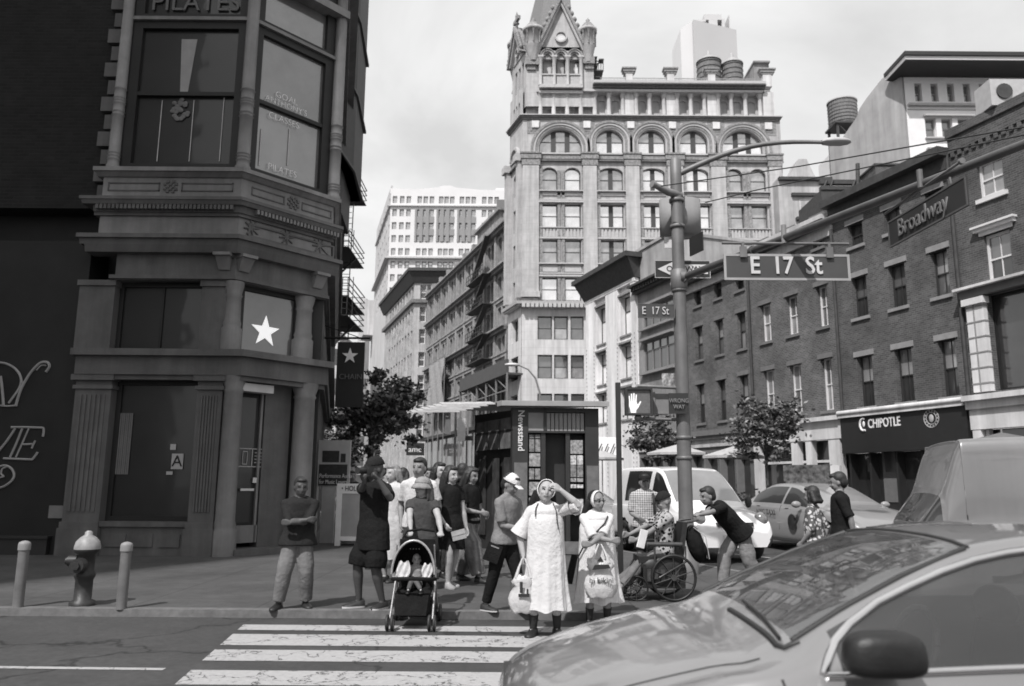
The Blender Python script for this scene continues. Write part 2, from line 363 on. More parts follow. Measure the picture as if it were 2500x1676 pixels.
# pavement on the east side of the avenue
pe = [(eastx(30)-4.6, 30-0), (eastx(31), 28.5), (eastx(12)+0, 12), (60, 12), (60, 74), (.94+6, 74), (eastx(75), 75), (eastx(72, 4.6), 72)]
pe = [(eastx(25, 4.6), 25), (eastx(22, 2), 22.2), (eastx(22)+3, 21.5), (70, 21.5), (70, 72.2), (eastx(72, 2), 72.2), (eastx(71, 4.6), 71)]
mb = MB(); mb.plan(pe, .02, .08); struct(mb.build('pavement_east', flag))
mb = MB(); ke = [(eastx(71, 4.6), 71), (eastx(25, 4.6), 25), (eastx(22, 2), 22.2), (eastx(22)+3, 21.5), (70, 21.5)]
ins = offset_path([V(p) for p in ke], .16)
for i in range(len(ke)-1):
    a, b = ke[i], ke[i+1]; c, d = ins[i+1], ins[i]
    mb.hexa([(a[0]-.01, a[1]-.01, 0), (b[0]-.01, b[1]-.01, 0), (c.x, c.y, 0), (d.x, d.y, 0)], [(a[0]-.01, a[1]-.01, .086), (b[0]-.01, b[1]-.01, .086), (c.x, c.y, .086), (d.x, d.y, .086)])
struct(mb.build('kerb_east', kerbm))
mb = MB(); mb.plan([(eastx(84, 4.6), 84), (eastx(200, 4.6), 200), (eastx(200), 200), (eastx(84), 84), (60, 84), (60, 83)], .02, .08); struct(mb.build('pavement_north_east', flag))
# crossing bars (running left-right), stop line, lane lines
mb = MB(); Z = .004
def gq(pl, z=Z): mb.add([(p.x, p.y, z) for p in [gnd(*q) for q in pl]], [[0, 1, 2, 3]], 0, False)
xr = 3.9
for yl, yr in ((9.24, 8.91), (8.68, 8.10), (7.89, 7.41), (7.05, 6.56), (6.2, 5.7), (5.35, 4.85), (4.5, 4.0)):
    xl0, xl1 = -2.95+(9.24-yl)*.13, -2.95+(9.24-yr)*.13
    mb.add([(xl1, yr, Z), (xr, yr, Z), (xr, yl, Z), (xl0, yl, Z)], [[0, 1, 2, 3]], 0, False)
struct(mb.build('crosswalk_markings', paint))
mb = MB(); mb.add([(-14, 7.22, Z), (-2.9, 7.03, Z), (-2.9, 7.11, Z), (-14, 7.31, Z)], [[0, 1, 2, 3]], 0, False)
for a, b, wd in (((1680, 1318), (2500, 1372), .12), ((1640, 1398), (2100, 1392), .16), ((1760, 1350), (2450, 1425), .12), ((1880, 1312), (2060, 1326), .5)):
    p, q = gnd(*a), gnd(*b); n = V((-(q-p).y, (q-p).x, 0)).normalized()*wd/2
    mb.add([(p.x-n.x, p.y-n.y, Z), (q.x-n.x, q.y-n.y, Z), (q.x+n.x, q.y+n.y, Z), (p.x+n.x, p.y+n.y, Z)], [[0, 1, 2, 3]], 0, False)
struct(mb.build('lane_markings', paint))
# ============================================================ CORNER HOUSE (left)
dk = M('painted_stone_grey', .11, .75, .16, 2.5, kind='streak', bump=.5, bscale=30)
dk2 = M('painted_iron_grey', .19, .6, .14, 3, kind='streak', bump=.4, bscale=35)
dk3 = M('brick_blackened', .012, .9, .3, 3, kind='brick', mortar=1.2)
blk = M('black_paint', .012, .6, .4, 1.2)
gdark = GL('glass_dark', .010, .0); gshop = GL('glass_shop', .012, .0, .08); gsky = GL('glass_sky', .12, .28)
GBlk = GL('glass_blind_grey', .28, .35)
PL = V((atY(558, 1341, 16.6).x, 16.6)); CL = 2.05
KD = V((sin(RD(41.5)), cos(RD(41.5)))); PK = PL + KD*CL; PW = PK + V((-.213, .977))*10
FL = Face(PL, 90); FK = Face(PL, 41.5); FW = Face(PK, -12.3)
root = thing('corner_building', 'dark grey cast iron corner building with chamfered entrance and tall bay window above', 'building', (PL.x, PL.y, 0))
def LU(x, y, o=0): return FL.u(*k2(x, y), o)
def LZ(y, o=0): return FL.z(*k2(880, y), o)
def CU(x, y, o=0): return FL.u(*kc(x, y), o)
def CZ(y, o=0, x=1300): return FL.z(*kc(x, y), o)
ul = LU(265, 700)                    # left end of ground-floor pilaster
z_b1, z_b1t = LZ(350), LZ(262); z_f = LZ(-20)    # belt bottom/top
uW0 = LU(418, 600); uW1 = LU(752, 600)
def pathL(uend): return [FL.pt(uend).xy, PL, PK, PW]
# lower wall parts
m = MB(); band(m, pathL(ul), z_b1, z_b1t, .12); band(m, pathL(ul-.05), z_b1t-.09, z_b1t+.05, .26); band(m, pathL(ul), z_b1-.1, z_b1+.02, .05)
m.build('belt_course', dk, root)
# ground storey pilasters
def pilaster(face, u0, u1, z0, z1, o, mat, nm='pilaster', flutes=6, cap=True):
    m = MB(); m.fb(u0-.04, u1+.04, 0, .62, -.4, o+.1); m.fb(u0-.02, u1+.02, .62, .74, -.4, o+.06); m.fb(u0, u1, .74, z1, -.4, o)
    if flutes:
        w_ = (u1-u0-.16)/flutes
        for i in range(flutes): a = u0+.08+w_*i; m.fb(a+w_*.22, a+w_*.78, .95, z1-.42, o-.01, o+.028)
    if cap: m.fb(u0-.04, u1+.04, z1-.3, z1-.22, -.3, o+.05); m.fb(u0-.07, u1+.07, z1-.12, z1, -.3, o+.1)
    return m.build(nm, mat, root, face=face)
uR0, uR1 = LU(752, 700), LU(852, 700)
pilaster(FL, ul, uW0, .08, z_b1, .0, dk); pilaster(FL, uR0, uR1, .08, z_b1, .0, dk)
# corner column + right round column of the entrance
c0 = FL.pt((uR1+.0)*.45, 0, -.12)
def column(P, r, z0, z1, mat, nm='column'):
    m = MB(); m.lathe((P.x, P.y, 0), [(r*1.25, z0), (r*1.25, z0+.5), (r*1.05, z0+.55), (r*1.12, z0+.62), (r, z0+.7), (r*.94, z1-.35), (r*1.06, z1-.3), (r*.96, z1-.25), (r*1.2, z1-.08), (r*1.25, z1)], 24)
    return m.build(nm, mat, root)
column(PL+V((.02, .12)) if False else V((c0.x, c0.y)), .2, .08, z_b1, dk2)
uKr0, uKr1 = FK.u(*k2(1160, 600)), FK.u(*k2(1240, 600)); pk = FK.pt((uKr0+uKr1)/2+.02, 0, -.16); column(pk, .24, .08, z_b1, dk2)
# shop window on 17th street: plinth, frame, dark glass
m = MB(); m.fb(uW0, uR0, .08, LZ(945), -.35, -.05); m.fb(uW0, uR0, LZ(945), LZ(935)+.05, -.35, .02)
for i in range(3):
    a = uW0+.08+(uR0-uW0-.16)*i/3; m.fb(a+.06, a+(uR0-uW0-.16)/3-.06, .25, LZ(975), -.06, -.02)
m.build('stall_riser', dk, root, face=FL)
def framed(face, u0, u1, z0, z1, o, fm, gm, fw=.08, nm='shop_window', vs=(), hs=()):
    f = MB(); f.fb(u0, u0+fw, z0, z1, o-.06, o+.05); f.fb(u1-fw, u1, z0, z1, o-.06, o+.05); f.fb(u0+fw, u1-fw, z1-fw, z1, o-.06, o+.048); f.fb(u0+fw, u1-fw, z0, z0+fw, o-.06, o+.048)
    for v in vs: f.fb(v-.03, v+.03, z0+fw, z1-fw, o-.06, o+.03)
    for h in hs: f.fb(u0+fw, u1-fw, h-.035, h+.035, o-.06, o+.035)
    ob = f.build(nm, fm, root, face=face)
    g = MB(); g.add([(u0+fw, -o+.01, z0+fw), (u1-fw, -o+.01, z0+fw), (u1-fw, -o+.01, z1-fw), (u0+fw, -o+.01, z1-fw)], [[0, 1, 2, 3]]); g.build('pane', gm, ob, rel=True)
    return ob
framed(FL, uW0, uR0, LZ(935)+.05, z_b1-.08, -.3, blk, gshop, .1)
# curtain and cards seen in the shop window
m = MB(); a0, a1 = LU(455, 620, -.3), LU(515, 620, -.3)
for i in range(8):
    q = a0+(a1-a0)*i/8; m.fb(q, q+(a1-a0)/8*.8, LZ(740, -.3), LZ(500, -.3), -.29, -.286+.006*(i % 2))
m.build('curtain', M('curtain_cloth', .16, .9), root, face=FL)
m = MB(); m.fb(LU(672, 690, -.28), LU(718, 690, -.28), LZ(718, -.28), LZ(657, -.28), -.285, -.278); gc = m.build('grade_card', M('card_white', .42, .8), root, face=FL)
text('A', .33, blk, 'grade_letter', root, FL.pt(LU(695, 690, -.28), LZ(688, -.28), -.272), FL.ang)
m = MB(); m.fb(LU(652, 733, -.28), LU(677, 733, -.28), LZ(740, -.28), LZ(727, -.28), -.285, -.278); m.fb(LU(668, 630, -.28), LU(690, 630, -.28), LZ(642, -.28), LZ(620, -.28), -.285, -.278); m.build('small_notice', MC['card_white'], root, face=FL)
# entrance on the chamfer: recessed door, sidelight, lintel board
ud0, ud1 = FK.u(*k2(915, 700)), FK.u(*k2(1055, 700)); zdt, zdb = FK.z(*k2(990, 405)), .3
m = MB(); m.fb(.1, CL-.05, .08, .2, -.9, .05); m.fb(uKr0-.55, uKr0+.1, .2, z_b1, -.7, -.42); m.build('entrance_step', dk, root, face=FK)
m = MB(); m.fb(ud0, ud1, .32, zdt, -.52, -.46)
dr = m.build('door', blk, root, face=FK)
g = MB(); g.add([(ud0+.1, .455, .72), (ud1-.12, .455, .72), (ud1-.12, .455, zdt-.12), (ud0+.1, .455, zdt-.12)], [[0, 1, 2, 3]]); g.build('pane', gshop, dr, rel=True)
g = MB(); g.fb(ud1-.42, ud1-.1, 1.38, 1.43, -.44, -.36); g.fb(ud1-.12, ud1-.03, 1.55, 1.66, -.45, -.4); g.build('door_handle', M('steel', .6, .35, .1, 5, metal=1), dr, rel=True)
m = MB(); m.fb(ud0, ud1+.05, .3, .66, -.47, -.4); m.build('kick_plate', dk2, root, face=FK)
m = MB(); m.fb(ud0-.03, ud1+.04, FK.z(*k2(1000, 412)), FK.z(*k2(1000, 388))+.04, -.35, -.05); m.build('lintel_board', M('offwhite_board', .5, .7), root, face=FK)
m = MB(); m.fb(ud1-.03, ud1+.02, .3, zdt, -.5, -.4); m.build('door_edge', dk2, root, face=FK)
dp = FK.pt(FK.u(*k2(990, 672), -.44), FK.z(*k2(990, 672), -.44), -.44)
m = MB(); s_ = .34
for (a, b, c, d) in ((-s_, s_, -.2, -.18), (-s_, s_, .18, .2), (-s_, -s_+.015, -.2, .2), (s_-.015, s_, -.2, .2), (-.02, 0, -.2, .2), (-.24, -.12, .12, .14), (-.24, -.12, -.15, -.13), (-.24, -.225, -.15, .14), (-.135, -.12, -.15, .14), (.05, .28, .1, .12), (.05, .28, .03, .05), (.05, .28, -.04, -.02), (.05, .28, -.11, -.09)):
    m.box(a, b, -.004, .004, c, d)
m.build('door_sticker', M('sticker_grey', .35, .7), root, loc=dp, rz=FK.ang)
PL = PL+V((-.27, 0)); CL = 2.3; PK = PL+KD*CL; PW = PK+V((-.213, .977))*10; FL = Face(PL, 90); FK = Face(PL, 41.5); FW = Face(PK, -12.3)
uKr0, uKr1 = FK.u(*k2(1165, 60)), FK.u(*k2(1248, 60))
# mezzanine: upper small storey z_b1t .. z_c0
zc0 = FL.z(*kc(1300, 1400)); zc1 = FL.z(*kc(1300, 1318)); zfr = FL.z(*kc(1300, 1186), .1); ul = LU(265, 700)
zlow = FL.z(*kc(1300, 1540))
uu0, uu1, uu2, uu3 = LU(300, 120), LU(440, 120), LU(785, 120), LU(900, 120)
m = MB(); m.fb(uu0, uu1, z_b1t+.05, zlow, -.5, 0); m.fb(uu2, uu3, z_b1t+.05, zlow, -.5, 0); m.fb(uu0-.03, uu1+.03, zlow-.12, zlow, -.3, .05); m.fb(uu2-.03, uu3, zlow-.12, zlow, -.3, .05); m.build('pilaster', dk, root, face=FL)
framed(FL, uu1, uu2, z_b1t+.05, zlow, -.28, blk, gdark, .09, vs=((uu1+uu2)/2,))
us0, us1 = FK.u(*k2(948, 120), -.15), FK.u(*k2(1152, 120), -.15); zs0, zs1 = FK.z(*k2(1050, 262), -.15), FK.z(*k2(1050, 62), -.15)
sw = framed(FK, us0-.06, us1+.12, z_b1t+.05, zlow, -.2, blk, GL('glass_star', .085, .2), .1)
# star in the window
def star(mb, cx, cz, r, y, ri=.39):
    pts = []
    for i in range(10):
        q = pi/2+i*pi/5; rr = r if i % 2 == 0 else r*ri; pts.append((cx+rr*cos(q), cz+rr*sin(q)))
    c = (cx, cz)
    for i in range(10): a, b = pts[i], pts[(i+1) % 10]; mb.add([(c[0], y, c[1]), (a[0], y, a[1]), (b[0], y, b[1])], [[0, 2, 1]], None, False); mb.add([(c[0], y+.02, c[1]), (a[0], y+.02, a[1]), (b[0], y+.02, b[1])], [[0, 1, 2]], None, False); mb.add([(a[0],y,a[1]),(b[0],y,b[1]),(b[0],y+.02,b[1]),(a[0],y+.02,a[1])],[[0,1,2,3]],None,False)
white = M('white_paint', .78, .6, .05, 3)
m = MB(); star(m, FK.u(*k2(1040, 177), -.18), FK.z(*k2(1040, 177), -.18), .36, .165, .4); m.build('window_star', M('lit_star', .8, .6, .02, 2, emit=.45), root, face=FK)
c1_ = FL.pt(-.02, 0, -.1)
column(V((c1_.x, c1_.y)), .17, z_b1t+.04, zlow, dk2); column(FK.pt((uKr0+uKr1)/2, 0, -.14), .2, z_b1t+.04, zlow, dk2)
# architrave / frieze / cornices, following all three sides
uc = FL.u(*kc(420, 1330), .4)
m = MB()
band(m, pathL(uc+.7), zlow, zc0, .06); band(m, pathL(uc+.6), zlow+.02, zlow+.1, .12)
band(m, pathL(uc+.1), zc0, zc0+(zc1-zc0)*.45, .24, top=.3); band(m, pathL(uc), zc0+(zc1-zc0)*.45, zc1-.06, .3, top=.33); band(m, pathL(uc-.04), zc1-.06, zc1+.03, .40)
m.build('lower_cornice', dk, root)
for f_, uq in ((FL, -.2), (FK, CL-.25), (FK, .16)):
    m = MB(); m.hexa([(uq-.12, .1, zc0-.34), (uq+.12, .1, zc0-.34), (uq+.12, -.1, zc0-.34), (uq-.12, -.1, zc0-.34)][::-1], [(uq-.16, .1, zc0), (uq+.16, .1, zc0), (uq+.16, -.3, zc0), (uq-.16, -.3, zc0)][::-1]); m.fb(uq-.18, uq+.18, zc0-.07, zc0-.004, -.1, .33); m.build('bracket', dk2, root, face=f_)
zd0 = FL.z(*kc(1300, 1180), .2); zd1 = FL.z(*kc(1300, 1083), .4)
uf = FL.u(*kc(541, 1240), .1)
m = MB(); band(m, pathL(uf), zc1+.03, zd0, .1)
fk0, fk1 = .18, FK.u(*kc(1825, 1370), .1)
m.build('frieze', dk2, root)
m = MB(); zA, zB = zc1+.16, zd0-.12
for (a, b, c, d) in ((fk0, fk1, zA-.04, zA), (fk0, fk1, zB, zB+.04), (fk0, fk0+.04, zA, zB), (fk1-.04, fk1, zA, zB)): m.fb(a, b, c, d, .1, .135)
m.build('panel_moulding', dk, root, face=FK)
for i, (cx, cy) in enumerate(((1375, 1250), (1565, 1300), (1745, 1345))):
    a, b = FK.uz(*kc(cx, cy), .1); m = MB()
    for k in range(8): q = k*pi/4+.2; m.tube([(a, -.11, b), (a+.19*cos(q), -.12, b+.19*sin(q))], [.028, .018], 6)
    if i == 2: m.tube([(a+.1, -.11, b-.08), (a+.3, -.12, b-.2), (a+.42, -.11, b-.22)], .012, 6)
    m.build('rosette', dk, root, face=FK)
m = MB(); band(m, pathL(uf-.1), zd0, zd0+.07, .16); band(m, pathL(uf-.1), zd0+.07, zd1-.12, .2, top=.24); band(m, pathL(uf-.3), zd1-.12, zd1-.03, .32, top=.36); band(m, pathL(uf-.34), zd1-.03, zd1+.04, .38)
m.build('dentil_cornice', dk, root)
m = MB()
for i in range(24):
    a = .25+i*(CL-.1)/24
    m.fb(a, a+.055, zd0+.1, zd1-.13, .22, .33)
m.build('dentils', dk2, root, face=FK)
m = MB(); L_ = -uf
for i in range(34): a = uf+i*L_/34; m.fb(a, a+.06, zd0+.1, zd1-.13, .22, .33)
m.build('dentils', dk, root, face=FL)
# panelled apron under the bay
zp1 = FL.z(*kc(1300, 930), .2); ub = FL.u(*kc(565, 1000), .12)
m = MB(); band(m, pathL(ub), zd1+.04, zp1-.16, .12); band(m, pathL(ub-.12), zp1-.16, zp1-.07, .16, top=.26); band(m, pathL(ub-.16), zp1-.07, zp1+.02, .3); band(m, pathL(ub-.05), zd1+.04, zd1+.12, .17)
m.build('apron', dk2, root)
def panels(face, u0, u1, sp):
    m = MB(); z0, z1 = zd1+.24, zp1-.28
    for a, b in sp:
        a = u0+(u1-u0)*a; b = u0+(u1-u0)*b
        for (p, q, r, s) in ((a, b, z0, z0+.025), (a, b, z1-.025, z1), (a, a+.025, z0, z1), (b-.025, b, z0, z1)): m.fb(p, q, r, s, .12, .14)
    c = (u0+u1)/2
    for i in range(5):
        for j in range(5):
            if (i+j) % 2: m.fb(c-.15+i*.06, c-.09+i*.06, (z0+z1)/2-.13+j*.055, (z0+z1)/2-.075+j*.055, .12, .15)
    m.build('panel_moulding', dk, root, face=face)
panels(FL, ub, 0, ((.04, .42), (.58, .96))); panels(FK, .1, CL+.1, ((.04, .4), (.6, .96)))
# bay window
zt = FL.z(*kc(1340, -60), .1); ztr = FL.z(*kc(1340, 108), .1); zh = zt+1.6
def thincol(P, r, z0, z1):
    m = MB(); pr = [(r*1.2, z0), (r*1.2, z0+.1), (r, z0+.14)]
    for zz in (.25, .32, .39): pr += [(r, z0+zz-.02), (r*1.15, z0+zz), (r, z0+zz+.02)]
    for zz in (1.28, 1.36, 1.56, 1.62, 1.68, 1.9): pr += [(r, z0+zz-.02), (r*1.16, z0+zz), (r, z0+zz+.02)]
    pr += [(r*.95, z1-.5), (r*1.1, z1-.45), (r*.95, z1-.4), (r*1.3, z1)]
    m.lathe((P.x, P.y, 0), pr, 16); m.build('colonnette', dk2, root)
ubl = FL.u(*kc(607, 900), .12)
thincol(FL.pt(ubl+.05, 0, .12), .12, zp1, zh); pc = offset_path(pathL(ub), .1)[1]; thincol(V((pc.x, pc.y)), .14, zp1, zh); pc2 = offset_path(pathL(ub), .1)[2]; thincol(V((pc2.x, pc2.y)), .14, zp1, zh)
def baywin(face, u0, u1, gl, rail):
    o = .02
    f = MB(); fw = .24
    f.fb(u0, u0+fw, zp1, zh, o-.1, o+.03); f.fb(u1-fw, u1, zp1, zh, o-.1, o+.03); f.fb(u0+fw, u1-fw, zp1, zp1+.2, o-.1, o+.028); f.fb(u0+fw, u1-fw, ztr-.2, ztr+.16, o-.1, o+.03)
    f.fb(u0+fw, u1-fw, rail-.045, rail+.045, o-.1, o+.02)
    ob = f.build('bay_window', blk, root, face=face)
    g = MB(); g.add([(u0+fw, .06, zp1+.2), (u1-fw, .06, zp1+.2), (u1-fw, .06, rail), (u0+fw, .06, rail)], [[0, 1, 2, 3]]); g.add([(u0+fw, .05, rail), (u1-fw, .05, rail), (u1-fw, .05, zh), (u0+fw, .05, zh)], [[0, 1, 2, 3]]); g.build('pane', gl, ob, rel=True)
    g = MB(); g.fb(u0, u1, ztr-.02, ztr+.03, o, o+.1); g.fb(u0, u1, ztr+.05, ztr+.08, o, o+.07); g.build('transom_moulding', dk2, ob, rel=True)
    return ob
bl = baywin(FL, ubl+.14, -.04, gdark, FL.z(*kc(1000, 515), .02)); bk = baywin(FK, .04, CL-.08, gsky, FK.z(*kc(1560, 610), .02))
# roof line moulding of the bay top right, upper storey above the frame
m = MB(); band(m, [FL.pt(ub).xy, PL, PK, PW], zh, zh+.5, .25); band(m, [FL.pt(ub).xy, PL, PK, PW], zh+.5, zh+.7, .5); band(m, [FL.pt(ub).xy, PL, PK, PW], zh+.7, 17, .1); m.build('upper_wall', dk2, root)
zz = FK.z(*kc(1800, 60), .1)
m = MB(); band(m, [PL+KD*.15, PK, PW], FK.z(*kc(1890, 100), .25), FK.z(*kc(1890, 60), .25), .3); m.build('transom_cornice', dk2, root)
# writing on the glass
lt = M('gilt_letter', .13, .7); lt2 = M('glass_letter', .95, .7)
text('PILATES', .62, lt, 'window_lettering', root, FL.pt(FL.u(*kc(1065, 12), .06), FL.z(*kc(1065, 8), .06), .0), FL.ang, squash=.95)
for s_, x, y, sz in (('GOAL', 1568, 540, .22), ("ANTHONY'S", 1568, 580, .2), ('CLASSES', 1555, 660, .22), ('PILATES', 1545, 935, .22)):
    text(s_, sz, lt2, 'window_lettering', root, FK.pt(FK.u(*kc(x, y), .0), FK.z(*kc(x, y), .0), .0), FK.ang, ext=.003, off=-.006)
# blinds cords / ballet barre posts, lamp cone and bouquet seen through the left pane
wl = M('cord_white', .5, .7)
m = MB()
for x, y0, y1 in ((870, 545, 880), (1045, 545, 880), (1210, 530, 880)): a = FL.u(*kc(x, 700), .0); m.fb(a-.008, a+.008, FL.z(*kc(x, y1)), FL.z(*kc(x, y0)), -.045, -.035)
m.build('blind_cord', wl, root, face=FL)
m = MB()
for x in (1385, 1425, 1580): a = FK.u(*kc(x, 850), .0); m.fb(a-.008, a+.008, FK.z(*kc(x, 905)), FK.z(*kc(x, 700)), -.045, -.035)
m.build('blind_cord', wl, root, face=FK)
cz0, cz1 = FL.z(*kc(1000, 510)), FL.z(*kc(1020, 210)); cu = FL.u(*kc(1015, 360))
m = MB(); m.add([(cu-.09, .042, cz0), (cu+.08, .042, cz0), (cu+.2, .042, cz1), (cu-.16, .042, cz1)], [[0, 1, 2, 3]]); m.build('hanging_drape', M('drape', .3, .9), root, face=FL)
m = MB()
for i in range(26):
    random.seed(i); q = random.random()*6.28; r = random.random()*.2; m.ball((cu-.06+r*cos(q), .03, FL.z(*kc(990, 600))+r*sin(q)*1.3), .06, .015, .05, 8)
m.build('bouquet', M('flowers', .16, .9), root, face=FL)
# dark brick return with quoins, to the left
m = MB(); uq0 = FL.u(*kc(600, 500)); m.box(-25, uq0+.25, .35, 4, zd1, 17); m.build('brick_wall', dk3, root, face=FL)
m = MB(); k = 0; z = zd1+.15
while z < 16:
    wq = .34 if k % 2 else .24; a = FL.u(*kc(600, 500))-.05
    m.fb(a-wq+.1, a+.3, z+.02, z+.36, -.4, -.22 if k % 2 else -.25); z += .42; k += 1
m.build('quoins', dk, root, face=FL)
# dark infill body (behind the fronts)
m = MB(); m.plan([FL.pt(-26, 0, -.9).xy, FL.pt(-.6, 0, -.9).xy, (PK+V((-.75, .3))), PW+V((-.9, 0)), PW+V((-30, 0)), FL.pt(-26, 0, -6).xy], 0, 17); m.build('building_core', blk, root)
m = MB(); band(m, [PK, PW], .1, zlow, -.0, -.9); m.build('avenue_wall', blk, root)
# ---------------------------------------------------------- black shopfront with script lettering (far left)
PL0 = V((atY(558, 1341, 16.6).x, 16.6)); r2 = thing('black_shopfront', 'black shopfront wall with pale italic lettering at the far left edge', 'building', (FL.pt(ul-4).x, PL.y, 0))
F2 = Face(PL, 90, .0)
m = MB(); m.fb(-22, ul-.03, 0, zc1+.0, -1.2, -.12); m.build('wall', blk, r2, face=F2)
m = MB(); m.fb(-22, ul-.25, .0, LZ(995), -.12, .02); m.fb(-22, ul-.22, LZ(995), LZ(985), -.12, .06); m.build('plinth', M('plinth_black', .03, .6), r2, face=F2)
m = MB(); m.fb(LU(180, 890), LU(236, 890), LZ(915), LZ(865), -.12, -.09); m.build('wall_notice', M('notice_grey', .2, .8), r2, face=F2)
lw = M('sign_letter_grey', .32, .7)
def F7(x, y): return x*.28689, 850+y*.28689          # crop of the lettering
def stroke(pts, w0, nm='sign_lettering'):
    m = MB(); q = []
    for x, y in pts: a, b = F2.uz(*F7(x, y), -.1); q.append((a, .1, b))
    # smooth the polyline
    P = []
    for i in range(len(q)-1):
        p0 = V(q[max(i-1, 0)]); p1 = V(q[i]); p2 = V(q[i+1]); p3 = V(q[min(i+2, len(q)-1)])
        for k in range(5):
            t = k/5; P.append(.5*((2*p1)+(p2-p0)*t+(2*p0-5*p1+4*p2-p3)*t*t+(3*p1-p0-3*p2+p3)*t**3))
    P.append(V(q[-1])); m.tube(P, w0*.5, 6); return m
def letter(nm_strokes):
    m = MB()
    for pts, w0 in nm_strokes:
        t = stroke(pts, w0); m.add(t.v, t.f, 0, False)
    return m.build('sign_lettering', lw, r2, face=F2)
letter([([(-160, 140), (0, 125), (90, 150), (150, 200), (180, 270), (160, 350), (75, 470)], .05), ([(120, 170), (165, 215), (190, 300)], .04), ([(5, 240), (20, 360), (30, 490)], .06), ([(135, 490), (175, 360), (240, 240), (300, 165), (350, 125), (405, 125), (420, 160), (390, 205)], .06), ([(310, 190), (350, 150), (395, 150)], .03), ([(0, 490), (60, 495), (145, 490)], .04)])
letter([([(95, 675), (230, 675), (370, 680)], .05), ([(370, 680), (372, 715), (365, 755)], .05), ([(130, 685), (60, 790), (-30, 900)], .05), ([(190, 685), (140, 810), (85, 930)], .05), ([(245, 685), (190, 810), (135, 930)], .04), ([(30, 940), (150, 945), (275, 950)], .05), ([(275, 950), (300, 920), (320, 888)], .05), ([(190, 820), (235, 820), (275, 818)], .045), ([(300, 790), (285, 820), (270, 855)], .045)])
letter([([(-20, 1015), (40, 1000), (95, 1025), (120, 1080), (100, 1130), (40, 1175), (-30, 1200)], .05), ([(60, 1010), (20, 1030), (10, 1070), (30, 1095), (-5, 1105)], .04)])
# building on the avenue side behind the corner house: dark oriel slivers
r3 = thing('avenue_row_house', 'dark narrow house behind the corner building with a projecting oriel edge', 'building', (-6, 24, 0))
def wp(px, Y): return (px-1250)/1975*Y
m = MB(); xo = atY(872, 200, 27).x
m.plan([(xo-2.4, 24.0), (xo-.15, 24.4), (xo, 27), (xo-.3, 30), (xo-2.6, 30)], atY(870, 480, 27).z+.9, 22); m.plan([(xo-2.2, 24.6), (xo-.45, 25), (xo-.35, 27), (xo-.6, 29.5), (xo-2.5, 29.5)], atY(870, 480, 27).z-.6, atY(870, 480, 27).z+.9)
m.build('oriel', M('oriel_iron', .03, .6, .3, 6, kind='streak'), r3)
m = MB(); 
for i in range(3): m.plan([(xo-2.5, 23.9), (xo-.1+.04*i, 24.3), (xo+.08, 27), (xo-.2, 30.1), (xo-2.6, 30)], atY(870, 480, 27).z+.9+i*2.9, atY(870, 480, 27).z+1.0+i*2.9)
m.build('oriel_moulding', M('oriel_trim', .08, .6), r3)
m = MB(); m.plan([(-7, 22), (-6.2, 24), (-7.5, 31), (-12, 31), (-12, 24)], 0, 21); m.build('wall', dk3, r3)
m = MB(); m.plan([(westx(50)-3, 44), (westx(44)-.1, 44), (westx(60)-.1, 60), (westx(60)-8, 60)], 0, 26); r4 = thing('fire_escape_building', 'dark building further up the avenue carrying the fire escapes', 'building', (-12, 50, 0)); m.build('wall', dk3, r4)
# fire escapes
def fire_escape(label, px, ytop, ybot, Y, levels):
    r = thing('fire_escape', label, 'fire escape', (wp(px, Y), Y, 0), 'fire escapes beside the corner building')
    xc = atY(px, (ytop+ybot)/2, Y).x; z1 = atY(px, ytop, Y).z; z0 = atY(px, ybot, Y).z
    lad = MB(); 
    for s in (-.28, .28): lad.tube([(xc+s-.25, Y, z0), (xc+s-.15, Y, z1)], .035, 5)
    z = z0
    while z < z1: lad.tube([(xc-.53, Y, z), (xc+.03, Y, z)], .022, 5); z += .38
    lad.build('ladder', blk, r)
    for yy in levels:
        z = atY(px, yy, Y).z; pf = MB()
        pf.box(xc-1.1, xc+.45, Y-2.5, Y+2.5, z-.05, z); 
        for rz in (.35, .7, 1.05):
            for yy2 in (-2.5, 2.5): pf.box(xc-1.1, xc+.45, Y+yy2-.03, Y+yy2+.03, z+rz-.03, z+rz)
            pf.box(xc+.42, xc+.48, Y-2.5, Y+2.5, z+rz-.03, z+rz)
        for i in range(7): pf.box(xc-1.1+i*.3, xc-1.06+i*.3, Y-2.53, Y-2.49, z, z+1.05)
        pf.hexa([(xc-.9, Y, z-1.3), (xc-.8, Y, z-1.3), (xc-.8, Y+.2, z-1.3), (xc-.9, Y+.2, z-1.3)], [(xc+.3, Y, z-.05), (xc+.4, Y, z-.05), (xc+.4, Y+.2, z-.05), (xc+.3, Y+.2, z-.05)])
        pf.build('landing', blk, r)
    return r
fire_escape('upper black fire escape with long ladder against the bright sky', 857, 380, 740, 50, (470, 630))
fire_escape('lower black fire escape just above the hanging star banner', 850, 740, 830, 46, (745, 790))
